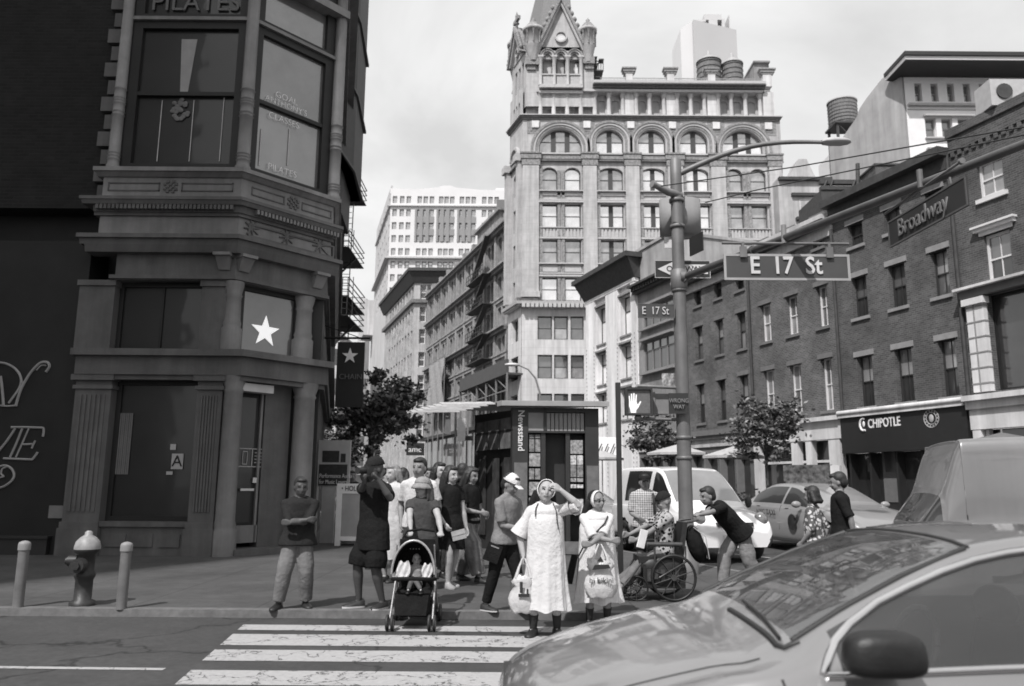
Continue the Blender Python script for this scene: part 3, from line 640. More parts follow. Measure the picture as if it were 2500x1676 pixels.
# banner
r5 = thing('star_banner', 'black hanging banner with a white star on a horizontal pole', 'banner', (wp(855, 21), 21, 0))
m = MB(); m.box(atY(822, 900, 21).x, atY(889, 900, 21).x, 20.98, 21.0, atY(860, 995, 21).z, atY(860, 836, 21).z); bn = m.build('cloth', M('banner_black', .022, .8), r5)
m = MB(); m.tube([(wp(790, 21)-.6, 21, atY(860, 826, 21).z), (wp(892, 21), 21, atY(860, 826, 21).z)], .03, 8); m.tube([(wp(790, 21)-.6, 21, atY(860, 826, 21).z+.5), (wp(870, 21), 21, atY(860, 826, 21).z)], .012, 6); m.build('pole', blk, r5)
m = MB(); star(m, atY(855, 870, 21).x, atY(855, 870, 21).z, .22, 20.955, .4); m.build('star', M('banner_star', .8, .8), r5)
text('CHAIN', .2, M('banner_text', .13, .8), 'banner_text', r5, (wp(848, 21), 20.96, atY(850, 921, 21).z), 0)
# ============================================================ unseen block added south of the street, shaped so its shadow covers the corner house
rs = thing('shade_block', 'tall plain unseen block added across the street to shade the corner house', 'building', (-40, -20, 0))
m = MB(); SX = -4.1-math.tan(RD(SUN_AZ))*(18.4+7); tq = math.tan(RD(SUN_AZ))*19; m.plan([(SX, -7), (SX-46, -7), (SX-46, -26), (SX-tq, -26)][::-1], 0, 68); m.plan([(SX+.3, -6.7), (SX-46.3, -6.7), (SX-46.3, -26.3), (SX-tq, -26.3)][::-1], 67.2, 68.6); m.build('wall', M('backdrop_brick', .16, .8, .2, 1, kind='brick'), rs)
m = MB()
for f in range(12):
    for i in range(8): m.box(SX-3.4-i*4.4, SX-1.6-i*4.4, -7.02, -6.9, 3+f*3.6, 5.1+f*3.6)
m.build('windows', gdark, rs)
# ============================================================ TOWERED OFFICE BUILDING at the end of the view
tan = M('limestone_grey', .44, .85, .12, 1.4, kind='stone', bump=.3, bscale=9, course=1.7); tan2 = M('terracotta_carved', .24, .85, .5, 6, bump=.8, bscale=12)
pale = M('pale_stone', .58, .8, .08, 1, kind='stone', course=1.3); trim = M('pale_trim', .46, .8, .12, 5); darkr = M('roof_tile_grey', .20, .8, .2, 8, kind='wave', ws=3)
fdk = M('sash_dark', .05, .6); gm1 = GL('glass_far_dark', .09, .35); gm2 = GL('glass_far_mid', .42, .3, .05, .6); gm3 = GL('glass_far_light', .9, .3, .05, .75)
shadow_stone = M('cornice_shadowed_stone', .16, .9, .4, 5, bump=.7, bscale=10)  # darker stone copy: cornice shade put into the colour
rm = thing('towered_office_building', 'tall pale stone office building with arcaded top floors and gabled corner tower', 'building', (.94, 76, 0))
FM = Face((.94, 76), 90)
def U(x): return FM.u(*k4(x, 700))
def Z4(y): return FM.z(*k4(700, y))
def Z5(y): return FM.z(*k5(700, y))
ue = U(1948); D0 = .34
bays = [(325, 620), (710, 905), (1000, 1182), (1290, 1478), (1575, 1868)]
wide = [((340, 450), (495, 605)), ((725, 890),), ((1010, 1172),), ((1300, 1465),), ((1580, 1694), (1740, 1850))]
zr = dict(arch=(Z4(1305), Z4(1148)), r3=(Z5(155), Z4(1398)), r2=(Z5(402), Z5(242)), r1=(Z5(658), Z5(500)))
lowb = [(765, 925), (1030, 1192), (1295, 1455), (1560, 1720), (1830, 1990)]
ops = []; wins = []
for bi, gr in enumerate(wide):
    for (a, b) in gr:
        for k, (z0, z1) in zr.items():
            rise = 0
            if k == 'arch': rise = (U(b)-U(a))/2 if len(gr) > 1 else (U(b)-U(a))*.24
            if k == 'arch' and len(gr) > 1: rise *= .9
            ops.append((U(a), U(b), z0, z1, rise)); wins.append((U(a), U(b), z0, z1, bi, k, len(gr)))
# big arches
cen = [(470, 146), (803, 94), (1088, 94), (1373, 94), (1705, 136)]; zs = Z4(1047)
for c, r in cen:
    rr = (U(c+r)-U(c-r))/2; zt_a = Z4(888); ops.append((U(c-r), U(c+r), zs, zt_a, min(rr, zt_a-zs-.01))); wins.append((U(c-r), U(c+r), zs, zt_a, 9, 'big', 3 if r > 100 else 2))
# attic windows
att = [(355, 405), (445, 500), (540, 595), (733, 780), (825, 875), (1012, 1060), (1105, 1155), (1290, 1340), (1390, 1435), (1572, 1620), (1658, 1715), (1755, 1812)]
za0, za1 = Z4(785), Z4(672)
for a, b in att: ops.append((U(a), U(b), za0, za1, (U(b)-U(a))*.42)); wins.append((U(a), U(b), za0, za1, 8, 'att', 1))
zb = Z5(690)
for gr in ((318, 412), (425, 515), (532, 618)):
    for (y0, y1) in lowb: ops.append((U(gr[0]), U(gr[1]), Z5(y1), Z5(y0))); wins.append((U(gr[0]), U(gr[1]), Z5(y1), Z5(y0), 7, 'low', 1))
zrf = Z4(592); zga = Z4(800)
m = MB()
wall(m, U(215), ue, zb, zga, [o for o in ops if o[2] < zga-.5 and o[2] >= zb-.1], 0, .34)
m.build('wall', tan, rm, face=FM)
m = MB(); wall(m, U(215), ue, 0, zb, [o for o in ops if o[3] < zb], .05, .5); m.build('lower_wall', pale, rm, face=FM)
m = MB(); wall(m, U(235), U(1850), zga, zrf, [o for o in ops if o[2] > zga-.5], -.5, .36); m.build('attic_wall', tan, rm, face=FM)
random.seed(3)
for (a, b, z0, z1, bi, k, n) in wins:
    q = random.random(); gt = gm3 if q > .35 else gm2; gb = gm3 if q > .5 else gm2
    if k == 'att': gt, gb = (gm1, gm1 if q < .75 else gm3)
    if k == 'low': gt, gb = gm1, (gm1 if q < .6 else gm2)
    if k == 'r2': gt, gb = gm2, gm2
    if k == 'arch' and bi == 4: gt, gb = gm2, gm2
    if k == 'big': gt, gb = (gm2, gm2 if a < U(600) or 1250 < a < 0 else gm3)
    if k in ('r3',) and bi < 4: gt = gb = gm3
    cols = 1; mull = 0
    if k == 'big': cols = n; mull = .5
    elif n == 1 and k in zr: cols = 2; mull = .45
    window(FM, rm, a, b, z0, z1, -.32 if k != 'att' else -.85, fdk, gt, gb, cols, (.5,), .09, .07, mull=mull)
# pilasters and carved strips
zc = Z4(1140)
P = [(215, 325), (620, 712), (905, 998), (1188, 1290), (1478, 1575), (1868, 1950)]
for a, b in P:
    m = MB(); m.fb(U(a), U(b), Z5(640), zc, -.1, D0); m.fb(U(a)-.12, U(b)+.12, Z5(640), Z5(600), -.1, D0+.12); m.build('pilaster', tan, rm, face=FM)
    m = MB(); m.fb(U(a)-.1, U(b)+.12, zc, Z4(1100), -.1, D0+.05); m.fb(U(a)-.2, U(b)+.2, Z4(1098), Z4(1062), -.1, D0+.12); m.fb(U(a)-.26, U(b)+.26, Z4(1064), Z4(1054), -.1, D0+.2)
    m.build('capital', tan2, rm, face=FM)
m = MB()
for bi, gr in enumerate(wide):
    a0, b0 = bays[bi]
    for q in (a0+3, b0-8): m.fb(U(q), U(q)+.32, Z5(655), Z4(1150), -.1, .14)
    if len(gr) > 1: c = (gr[0][1]+gr[1][0])/2; m.fb(U(c)-.36, U(c)-.06, Z5(655), Z4(1170), -.1, .12); m.fb(U(c)+.06, U(c)+.36, Z5(655), Z4(1170), -.1, .12)
m.build('carved_strips', tan2, rm, face=FM)
m = MB(); m2 = MB(); m3 = MB()
for bi, (a0, b0) in enumerate(bays):
    a, b = U(a0), U(b0)
    m.fb(a, b, Z4(1316), Z4(1310), -.1, .35); m.fb(a, b, Z4(1375), Z4(1368), -.1, .2); m.fb(a, b, Z4(1392), Z4(1380), -.1, .3)      # sill bands
    m3.fb(a, b, Z4(1340), Z4(1322), -.1, .12)
    m.fb(a, b, Z5(163), Z5(158), -.1, .2); m.fb(a, b, Z5(238), Z5(226), -.1, .2); m.fb(a, b, Z5(412), Z5(404), -.1, .3); m.fb(a, b, Z5(478), Z5(470), -.1, .18); m.fb(a, b, Z5(497), Z5(486), -.1, .26)
    n = int((b-a)/.33)
    for i in range(n): m2.fb(a+(b-a)*(i+.2)/n, a+(b-a)*(i+.75)/n, Z5(222), Z5(165), -.1, .1)
    for i in range(2): q = a+(b-a)*(i*.5+.05); m3.fb(q, q+(b-a)*.4, Z5(462), Z5(420), -.1, .08)
m.build('string_course', trim, rm, face=FM); m2.build('balusters', trim, rm, face=FM); m3.build('spandrel_panel', trim, rm, face=FM)
for c, r in cen:
    rr = (U(c+r)-U(c-r))/2; big = r > 100; R1 = rr*(1.06 if big else 1.1); R2 = rr*(1.17 if big else 1.28); R3 = rr*(1.27 if big else 1.44); zc_ = Z4(888)-min(rr, Z4(888)-zs-.01)
    m = MB()
    for (ra, rb, o_, mi_) in ((rr*1.01, R1, .12, 0), (R1, R2, .2, 1), (R2, R3, .28, 0), (R3, R3+.25, .36, 1)):
        archring(m, U(c), zc_, ra, rb, -.1, o_, mi_)
        if zc_-zs > .2:
            for sg in (-1, 1): x0, x1 = sorted((U(c)+sg*ra, U(c)+sg*rb)); m.fb(x0, x1, zs, zc_, -.1, o_, mi_)
    m.build('arch_moulding', [trim, tan2], rm, face=FM)
m = MB(); 
for x in (300, 650, 948, 1230, 1528, 1882): m.fb(U(x-24), U(x+24), Z4(880), Z4(835), -.1, .2)
m.build('medallion', M('white_stone', .66, .8), rm, face=FM)
m = MB()
for x in (300, 650, 948, 1230, 1528, 1882): m.fb(U(x-34), U(x+34), Z4(900), Z4(826), -.1, .06)
for x0, x1 in ((245, 330), (600, 705), (900, 1000), (1185, 1285), (1470, 1585), (1830, 1935)): m.fb(U(x0), U(x1), Z4(920), Z4(826), -.1, .03)
m.build('carved_spandrel', tan2, rm, face=FM)
def fpath(f, o): return None
# west side of the same building (foreshortened)
FS = Face(FM.pt(U(215)), 161)
su = FS.u(*k4(127, 900))
sp = [FS.pt(su*1.06).xy, FS.pt(0).xy, FM.pt(ue).xy, FM.pt(ue).xy+V((0, 20))]
def bandm(z0, z1, o, mat, nm='cornice', top=None): m = MB(); band(m, sp, z0, z1, o, -.2, top=top); return m.build(nm, mat, rm)
bandm(zga-.1, Z4(808), .5, trim, top=.7) if False else None
bandm(Z4(822), Z4(812), .15, tan2); bandm(Z4(812), Z4(801), .3, shadow_stone); bandm(Z4(801), Z4(795), .42, trim)
bandm(Z4(1110), Z4(1102), .3, shadow_stone); bandm(Z4(1092), Z4(1070), .12, tan2); bandm(Z4(1062), Z4(1052), .22, trim)
bandm(zb-.0, Z5(672), .7, trim, top=.75); bandm(Z5(700), zb, .5, pale)
m = MB(); n = 34
for i in range(n): a = U(215)+(U(705)-U(215))*i/n*2; m.fb(a, a+.32, Z5(715), Z5(690), .4, .85)
m.build('dentils', trim, rm, face=FM)
zrt = Z4(300)
ops2 = []; win2 = []
W0, W1 = su*.68, su*.30
W2, W3 = su*.62, su*.38
for k, (z0, z1) in zr.items(): ops2.append((W0, W1, z0, z1, (W1-W0)*.4 if k == 'arch' else 0))
rr = (W1-W0)*.62; ops2.append(((W0+W1)/2-rr, (W0+W1)/2+rr, zs, zs+rr, rr))
for y0, y1 in lowb: ops2.append((W0-.3, W1+.3, Z5(y1), Z5(y0)))
for q in (0, 1, 2): a = su*.75+q*(-su*.2); ops2.append((a, a-su*.12, za0, za1, .5))
m = MB(); wall(m, su, 0, 0, zb, [o for o in ops2 if o[3] < zb], .03, .5, 1); wall(m, su, 0, zb, zrf, [o for o in ops2 if o[3] > zb], 0, .5); m.build('side_wall', [tan, pale], rm, face=FS)
for o in ops2: window(FS, rm, o[0], o[1], o[2], o[3], -.45, fdk, gm1, gm1, 2, (.5,), .1, .08, mull=.3)
m = MB()
for a, b in ((su*1.05, su*.85), (su*.16, 0)): m.fb(a, b, Z5(640), Z4(1060), -.1, .5); m.fb(a-.15, b+.15, Z4(1110), Z4(1062), -.1, .8)
archring(m, (W0+W1)/2, zs, rr, rr*1.3, -.1, .35); m.build('side_pilaster', tan, rm, face=FS)
# body
m = MB(); a0 = FM.pt(U(215)); m.plan([(FS.pt(su).x+.7, FS.pt(su).y), (a0.x+.8, a0.y+.7), (a0.x+ue-U(215)-.3, 76.7), (a0.x+ue-U(215)-.3, 100), (FS.pt(su).x+.7, 100)], 0, zrf-.05); m.build('building_core', tan, rm)
m = MB(); m.plan([(FM.pt(ue).x-.02, 76.0), (FM.pt(ue).x+.25, 76.0), (FM.pt(ue).x+.25, 100), (FM.pt(ue).x-.02, 100)], 0, zga); m.build('east_wall', tan, rm)
# attic colonnettes, piers, eaves, parapet posts
for x in (705, 802, 897, 988, 1080, 1178, 1268, 1362, 1455, 1548, 1638, 1735, 1835, 335, 425, 517, 610):
    m = MB(); m.lathe((U(x), .05, 0), [(.34, za0-.3), (.34, za0-.1), (.22, za0), (.21, za1), (.38, za1+.5)], 10); m.fb(U(x)-.42, U(x)+.42, za1+.5, Z4(630), -.6, .3); m.build('colonnette', tan, rm, face=FM)
for x0, x1 in ((912, 972), (1195, 1258), (1475, 1538), (1852, 1925)):
    m = MB(); m.fb(U(x0), U(x1), za0-.2, Z4(630), -.6, .05 if x0 < 1800 else .3)
    zt_ = Z4(470); m.fb(U(x0)+.1, U(x1)-.1, zrf, Z4(510), -.5, .3); m.fb(U(x0)-.05, U(x1)+.05, Z4(510), Z4(498), -.5, .35, 1); m.fb(U(x0)-.2, U(x1)+.2, Z4(498), Z4(482), -.4, .42, 1); m.fb(U(x0)-.3, U(x1)+.3, Z4(482), Z4(472), -.4, .5, 1); m.build('parapet_pier', [pale, tan2], rm, face=FM)
m = MB(); m.fb(U(620), U(1850), Z4(640), Z4(625), -.6, .5, 0); m.fb(U(690), U(1862), Z4(618), Z4(604), -.6, .6, 1); m.fb(U(690), U(1866), Z4(604), Z4(594), -.6, .85, 1); m.fb(U(690), U(1866), Z4(594), Z4(572), -.9, .8, 0)
n = 90
for i in range(n): a = U(696)+(U(1860)-U(696))*i/n; m.fb(a, a+.16, Z4(602), Z4(594), .6, .98, 1)
m.build('eaves', [trim, shadow_stone], rm, face=FM)
m = MB(); zr0 = Z4(572); zr1 = Z4(539)
for k in range(100): a = U(745)+(U(1800)-U(745))*k/99; m.fb(a-.02, a+.02, zr0, zr1, .2, .24)
m.fb(U(745), U(1800), zr1-.06, zr1, .2, .25); m.build('roof_railing', M('rail_grey', .3, .6), rm, face=FM)
# corner tower
TU0, TU1 = U(235), U(700); zt0 = Z4(640); zT = Z4(330)
tw3 = ((350, 415), (443, 505), (536, 600))
tops = [(U(a), U(b), Z4(600), Z4(412)) for a, b in tw3]
for (F_, a0, a1, opx) in ((FM, TU0, TU1, tops),):
    m = MB(); wall(m, a0, a1, zrf-2.3, zT, opx, .1, .5); m.build('tower_wall', tan, rm, face=F_)
SU = -(TU1-TU0)*.62
st = [(SU*.78+i*(-SU*.24), SU*.78+i*(-SU*.24)-SU*.15, Z4(600), Z4(412)) for i in range(3)]
FT = Face(FM.pt(TU0, 0, .1), 161)
m = MB(); wall(m, SU, 0, zrf-2.3, zT, st, 0, .5); m.build('tower_side_wall', tan, rm, face=FT)
for t in tops: window(FM, rm, t[0], t[1], t[2], t[3], -.35, fdk, gm3, gm2, 1, (.55,), .1, .1)
for t in st: window(FT, rm, t[0], t[1], t[2], t[3], -.35, fdk, gm2, gm1, 1, (.55,), .1, .1)
m = MB()
for a, b in tw3:
    m.fb(U(a-6), U(b+6), Z4(604), Z4(598), -.2, .6); n = 8
    for i in range(n): q = U(a)+(U(b)-U(a))*(i+.3)/n; m.fb(q, q+.13, Z4(598), Z4(535), .35, .5)
    m.fb(U(a-4), U(b+4), Z4(535), Z4(527), .25, .6)
m.fb(U(325), U(622), Z4(622), Z4(606), -.2, .7); m.fb(U(325), U(622), Z4(650), Z4(634), -.2, .4)
m.build('tower_balcony', trim, rm, face=FM)
m = MB()
for a, b in tw3:
    c = (U(a)+U(b))/2; r = (U(b)-U(a))/2; z = Z4(398); archring(m, c, z, r*.55, r*1.0, -.1, .3, 1, 12); archring(m, c, z, r*1.0, r*1.35, -.1, .45, 0, 12); archring(m, c, z, r*1.35, r*1.55, -.1, .55, 1, 12)
for x in (335, 428, 520, 612): m.lathe((U(x), -.35, 0), [(.25, Z4(600)), (.2, Z4(590)), (.19, Z4(430)), (.34, Z4(412))], 10, 0); m.fb(U(x)-.3, U(x)+.3, Z4(412), Z4(400), 0, .6, 0)
m.build('tower_arcade', [trim, tan2], rm, face=FM)
m = MB(); m.fb(U(228), U(325), Z4(460), Z4(405), -.1, .5); m.fb(U(625), U(706), Z4(450), Z4(405), -.1, .5); m.fb(U(640), U(700), Z4(480), Z4(450), -.1, .3); m.fb(U(240), U(300), Z4(490), Z4(460), -.1, .3); m.build('carved_bracket', tan2, rm, face=FM)
def gable(F_, a0, a1, zb_, za_, nm='gable'):
    c = (a0+a1)/2; m = MB(); K = MB()
    cz = zb_+(za_-zb_)*.30; r = (a1-a0)*.115
    n = 24; hole = [(c+r*cos(2*pi*i/n), cz+r*sin(2*pi*i/n)) for i in range(n)]
    m.ext([(a0, zb_), (a1, zb_), (c, za_)][::-1], -.1, .5, 0)
    archring(m, c, cz, r, r*1.3, .1, .3, 0, 16); m.lathe((0, 0, 0), [], 3) if False else None
    for i in range(16):
        a, b = 2*pi*i/16, 2*pi*(i+1)/16
        def Q(rr, q, o): return (c+rr*cos(q), -o, cz+rr*sin(q))
        m.hexa([Q(r, a, .35), Q(r*1.32, a, .35), Q(r*1.32, a, .1), Q(r, a, .1)], [Q(r, b, .35), Q(r*1.32, b, .35), Q(r*1.32, b, .1), Q(r, b, .1)], 0)
        m.add([(c, -.13, cz), Q(r, a, .13), Q(r, b, .13)], [[0, 2, 1]], 2, False)
    for s in (-1, 1):
        e = a0 if s < 0 else a1; dx = (c-e); L_ = math.hypot(dx, za_-zb_); nx, nz = (za_-zb_)/L_*-s*-1, abs(dx)/L_
        for k in range(2):
            t = .0+k*.28
            m.hexa([(e+s*t, .4, zb_-.1), (e+s*t, -.5-.2*k, zb_-.1), (e+s*(t+.34), -.5-.2*k, zb_-.1), (e+s*(t+.34), .4, zb_-.1)], [(c, .4, za_+t*1.8), (c, -.5-.2*k, za_+t*1.8), (c, -.5-.2*k, za_+(t+.34)*1.8), (c, .4, za_+(t+.34)*1.8)], 1 if k else 0)
        for i in range(7): t = (i+.6)/7.5; x = e+dx*t+s*.55; z = zb_+(za_-zb_)*t+.25; m.ball((x, -.5, z), .26, .26, .3, 6, 1)
    z = za_+.6; m.lathe((c, -.3, 0), [(.2, z), (.14, z+.8), (.3, z+.9), (.12, z+1.1), (.2, z+1.7), (.02, z+2.3)], 8, 1)
    m.box(c-.8, c+.8, -.45, -.15, z+1.1, z+1.45, 1)
    return m.build(nm, [tan, tan2, gm3], rm, face=F_)
gable(FM, U(330), U(620), zT-.4, Z4(55)); gable(FT, SU*.86, SU*.14, zT-.4, Z4(190), 'side_gable')
def turret(x, y, z0, z1, zc_, r=.95):
    m = MB(); m.lathe((x, y, 0), [(r*.5, z0-1.6), (r*.95, z0), (r, z0+.1), (r, zc_), (r*1.25, zc_+.05), (r*1.3, zc_+.35), (r*1.05, zc_+.4)], 16, 0); 
    z = zc_+.4; H = z1-z; m.lathe((x, y, 0), [(r*1.08, z), (r*1.0, z+H*.16), (r*.8, z+H*.2), (r*.82, z+H*.3), (r*.55, z+H*.42), (r*.55, z+H*.5), (r*.2, z+H*.66), (r*.3, z+H*.78), (r*.1, z+H*.86), (.03, z1)], 16, 1)
    for i in range(8): q = i*pi/4; m.lathe((x+r*1.02*cos(q), y+r*1.02*sin(q), 0), [(.09, z0+.2), (.09, zc_-.3), (.2, zc_)], 6, 1)
    m.build('turret', [tan, tan2], rm, face=FM)
turret(U(284), -.2, Z4(335), Z4(135), Z4(238), .88); turret(U(662), -.2, Z4(340), Z4(132), Z4(235), .74)
pf = FT.pt(SU, 0, .1)-FM.P
turret(pf.x+.5, pf.y, Z4(335), Z4(60), Z4(190), .8)
m = MB(); xa, xb = U(300), U(575); ya, yb = .6, 10; zr_ = Z4(330); ap = (U(505), 5.2, Z4(-150)+14)
for q in ([(xa-2.5, yb, zr_), (xa, ya, zr_)], [(xa, ya, zr_), (xb, ya, zr_)], [(xb, ya, zr_), (xb, yb, zr_)], [(xb, yb, zr_), (xa-2.5, yb, zr_)]): m.poly([q[0], q[1], ap])
m.build('pyramid_roof', darkr, rm, face=FM)
m = MB(); m.box(xa-.2, xb, .35, 10.9, zrf-2.3, zr_+.3); m.X = None; m.build('tower_core', tan, rm, face=FM)
m = MB(); m.fb(U(735), U(770), Z4(420), Z4(412), -.5, .3)
zzp = Z4(485); m.fb(U(702), U(768), zzp, zzp+.12, -3, 0)
for i in range(5): m.fb(U(705), U(755)-i*.1, Z4(568)+i*.75, Z4(568)+i*.75+.08, -1.5, -.2)
for x in (702, 720, 735, 750, 766): m.fb(U(x), U(x)+.06, zzp, Z4(412), -.2, -.1)
m.fb(U(702), U(768), Z4(416), Z4(412), -.2, -.1); m.build('fire_stair', fdk, rm, face=FM)
# roof tanks & bulkhead
for i, (x0, x1, yt, yb_) in enumerate(((1405, 1570, 430, 566), (1576, 1718, 445, 566))):
    Yt = 92; f = Face((0, Yt), 90); c = f.u(*k4((x0+x1)/2, 500)); r = (f.u(*k4(x1, 500))-f.u(*k4(x0, 500)))/2; z0 = f.z(*k4(x0, yb_))-1.5; z1 = f.z(*k4(x0, yt))
    rt = thing('water_tank', ('larger left' if i == 0 else 'smaller right')+' of two round wooden water tanks on the office building roof', 'water tank', (c, Yt, zrf), 'round tanks on the office building roof')
    m = MB(); m.lathe((c, Yt, 0), [(r, z0), (r*.97, z1)], 24); 
    m.build('barrel', M('tank_wood', .17, .85, .25, 4, kind='wave', ws=2.2), rt)
    m = MB(); m.lathe((c, Yt, 0), [(r*1.05, z1-.05), (r*1.02, z1+.12), (.2, z1+1.0), (.2, z1+1.5), (.02, z1+1.7)], 24); m.build('cone_roof', M('tank_roof', .35, .7), rt)
    m = MB()
    for k in range(6): zz = z0+(z1-z0)*(k+.5)/6; m.lathe((c, Yt, 0), [(r*1.0, zz-.05), (r*1.02, zz-.04), (r*1.02, zz+.04), (r*1.0, zz+.05)], 24)
    m.build('hoops', fdk, rt)
    m = MB()
    for sx in (-1, 1):
        for sy in (-1, 1): m.box(c+sx*r*.7-.12, c+sx*r*.7+.12, Yt+sy*r*.7-.12, Yt+sy*r*.7+.12, zrf-.1, z0)
    m.build('stand', fdk, rt)
m = MB(); f = Face((0, 84), 90); m.fb(f.u(*k4(1795, 500)), f.u(*k4(1898, 500)), zrf-.2, f.z(*k4(1850, 436)), -6, 0); m.fb(f.u(*k4(1790, 500)), f.u(*k4(1902, 500)), f.z(*k4(1850, 436)), f.z(*k4(1850, 425)), -6.2, .3); m.build('roof_bulkhead', M('bulkhead_stucco', .22, .8, .25, .8, kind='streak'), rm, face=f)
# glass skyscraper far behind, distance haze put into its pale colours
rk = thing('glass_skyscraper', 'haze-paled glass skyscraper with slanted top and rooftop equipment, far behind the roof tanks', 'building', (0, 620, 0))
f = Face((0, 620), 90); a, b, c = f.u(*k4(1303, 300)), f.u(*k4(1385, 300)), f.u(*k4(1678, 300)); zt1, zt2, zt3 = f.z(*k4(1385, 135)), f.z(*k4(1385, 135)), f.z(*k4(1670, 205))
m = MB(); m.ext([(b, 0), (c, 0), (c, zt3), (b, zt1)][::-1], 0, 40); m.build('tower_block', M('hazy_glass', .42, .3, .05, .02), rk, face=f)
m = MB(); m.ext([(a, 0), (b, 0), (b, zt1+2), (a, zt1-6)][::-1], 5, 40); m.build('tower_wing', M('hazy_glass_pale', .62, .3, .05, .02), rk, face=f)
m = MB(); z = f.z(*k4(1500, 140))
for x0, x1, y0, y1 in ((1470, 1590, 118, 80), (1500, 1560, 200, 118), (1400, 1480, 130, 118), (1590, 1610, 190, 110), (1640, 1646, 200, 85)): m.fb(f.u(*k4(x0, 300)), f.u(*k4(x1, 300)), f.z(*k4(x0, y0)), f.z(*k4(x0, y1)), -20, -4)
m.build('roof_equipment', M('hazy_steel', .5, .5), rk, face=f)
# ============================================================ BRICK ROW on the avenue
FB = Face((1.55, 76), 161)
brA = M('brick_red_dark', .085, .9, .2, 2, kind='brick', mortar=1.9, bump=.5); brB = M('brick_brown', .075, .9, .2, 2, kind='brick', mortar=1.6, bump=.5); brD = M('brick_deep', .068, .9, .2, 2, kind='brick', mortar=1.7, bump=.5)
lint = M('sandstone_lintel', .26, .85, .15, 3, bump=.3); lintd = M('brownstone_lintel', .15, .85, .15, 3)
whf = M('window_white', .68, .6, .06, 4); brf = M('window_brown', .035, .5); tin = M('cornice_tin_dark', .05, .7, .3, 4); tinl = M('cornice_light', .5, .7, .12, 3, kind='streak')
gw1 = GL('glass_row_dark', .025, .12); gw2 = GL('glass_row_mid', .10, .25); gw3 = GL('glass_row_curtain', .26, .25)
stw = M('shopfront_white', .60, .6, .08, 2, kind='streak')
def BU(k, x, y): return FB.u(*k(x, y))
def BZ(k, x, y, o=0): return FB.z(*k(x, y), o)
u7a, u7b = BU(k5, 662, 900), BU(k5, 1004, 900); u8b = BU(k5, 1300, 900); uA = BU(k1, 446, 500); uB = BU(k1, 962, 500); uC = BU(k1, 1695, 400); uD = uC+9
zl = 4.75
def rowhouse(name, label, u0, u1, ztop, cols, rows, mat, fm, lm, seed, zl0=4.75, styles=None, sill=True, big=1.0, gts=(gw1, gw2, gw3), grp='brick row houses on the avenue'):
    r = thing(name, label, 'building', FB.pt((u0+u1)/2), grp)
    ops = [(a, b, z0, z1) for a, b in cols for z0, z1 in rows]
    m = MB(); wall(m, u0, u1, zl0, ztop, ops, 0, .3); m.box(u0+.01, u1-.01, .3, 12, zl0, ztop-.05); m.build('wall', mat, r, face=FB)
    random.seed(seed)
    for j, (z0, z1) in enumerate(rows):
        for i, (a, b) in enumerate(cols):
            q = random.random(); gt = gts[1] if q < .45 else gts[2]; gb = gts[0] if q < .6 else gts[1]
            if styles: gt, gb = [gts[int(c)] for c in styles[j][i]]
            window(FB, r, a, b, z0, z1, -.22, fm, gt, gb, 1, (.5,), .075 if fm is whf else .06, .05, sub=True, muntin=1)
            m = MB(); m.fb(a-.14*big, b+.14*big, z1, z1+.24*big, -.05, .05); m.build('lintel', lm, r, face=FB)
            if sill: m = MB(); m.fb(a-.1, b+.1, z0-.14, z0, -.25, .09); m.build('sill', lm, r, face=FB)
    return r
cA = [(BU(k1, 115, 580), BU(k1, 158, 580)), (BU(k1, 235, 540), BU(k1, 280, 540)), (BU(k1, 362, 500), BU(k1, 412, 500))]
rA = [(BZ(k1, 118, 1050), BZ(k1, 118, 822)), (BZ(k1, 115, 680), BZ(k1, 110, 484)), (BZ(k1, 118, 360), BZ(k1, 115, 248)-.0)]
hA = thing
zcorn = BZ(k6, 790, 910); zcB0, zcB1 = BZ(k6, 200, 1290, .2), BZ(k6, 200, 1180, .5)
bA = rowhouse('brick_building', 'brick row house with small dark-framed windows just right of the lamp post', u8b, uA, zcB0, cA, rA, brA, brf, lintd, 5, styles=(('20', '10', '20'), ('21', '21', '12'), ('10', '10', '10')))
cB = [(BU(k1, 500, 460), BU(k1, 560, 460)), (BU(k1, 652, 420), BU(k1, 718, 420)), (BU(k1, 830, 370), BU(k1, 894, 370))]
rB = [(BZ(k1, 835, 978), BZ(k1, 838, 672)), (BZ(k1, 830, 488), BZ(k1, 830, 243)), (BZ(k6, 335, 1385), BZ(k6, 335, 1300))]
rB[2] = (rB[1][0]+(rB[1][0]-rB[0][0])*.98, rB[1][0]+(rB[1][0]-rB[0][0])*.98+1.45)
bB = rowhouse('brick_building', 'brick row house with tall white-framed windows behind the street sign', uA, uB, zcB0, cB, rB, brA, whf, lintd, 6, styles=(('21', '21', '12'), ('22', '12', '11'), ('11', '11', '11')))
cC = [(BU(k1, 1040, 310), BU(k1, 1128, 310)), (BU(k1, 1255, 240), BU(k1, 1355, 240)), (BU(k1, 1505, 170), BU(k1, 1608, 170))]
rC = [(BZ(k1, 1045, 958), BZ(k1, 1045, 662)), (BZ(k1, 1040, 435), BZ(k1, 1035, 195)), (BZ(k6, 535, 1345), BZ(k6, 535, 1210))]
bC = rowhouse('brick_building', 'brick row house with brown sash windows above the black restaurant front', uB, uC, zcorn-.35, cC, rC, brB, brf, lint, 7, styles=(('20', '20', '20'), ('10', '10', '21'), ('00', '10', '10')))
# drain pipes
for nm, u in (('a', uA), ('b', uB), ('c', uC)):
    r = {'a': bA, 'b': bB, 'c': bC}[nm]; m = MB(); m.tube([(u, -.12, 4.9), (u, -.12, (zcB0 if nm != 'c' else zcorn)-.3)], .075, 8); m.build('drain_pipe', tin, r, face=FB)
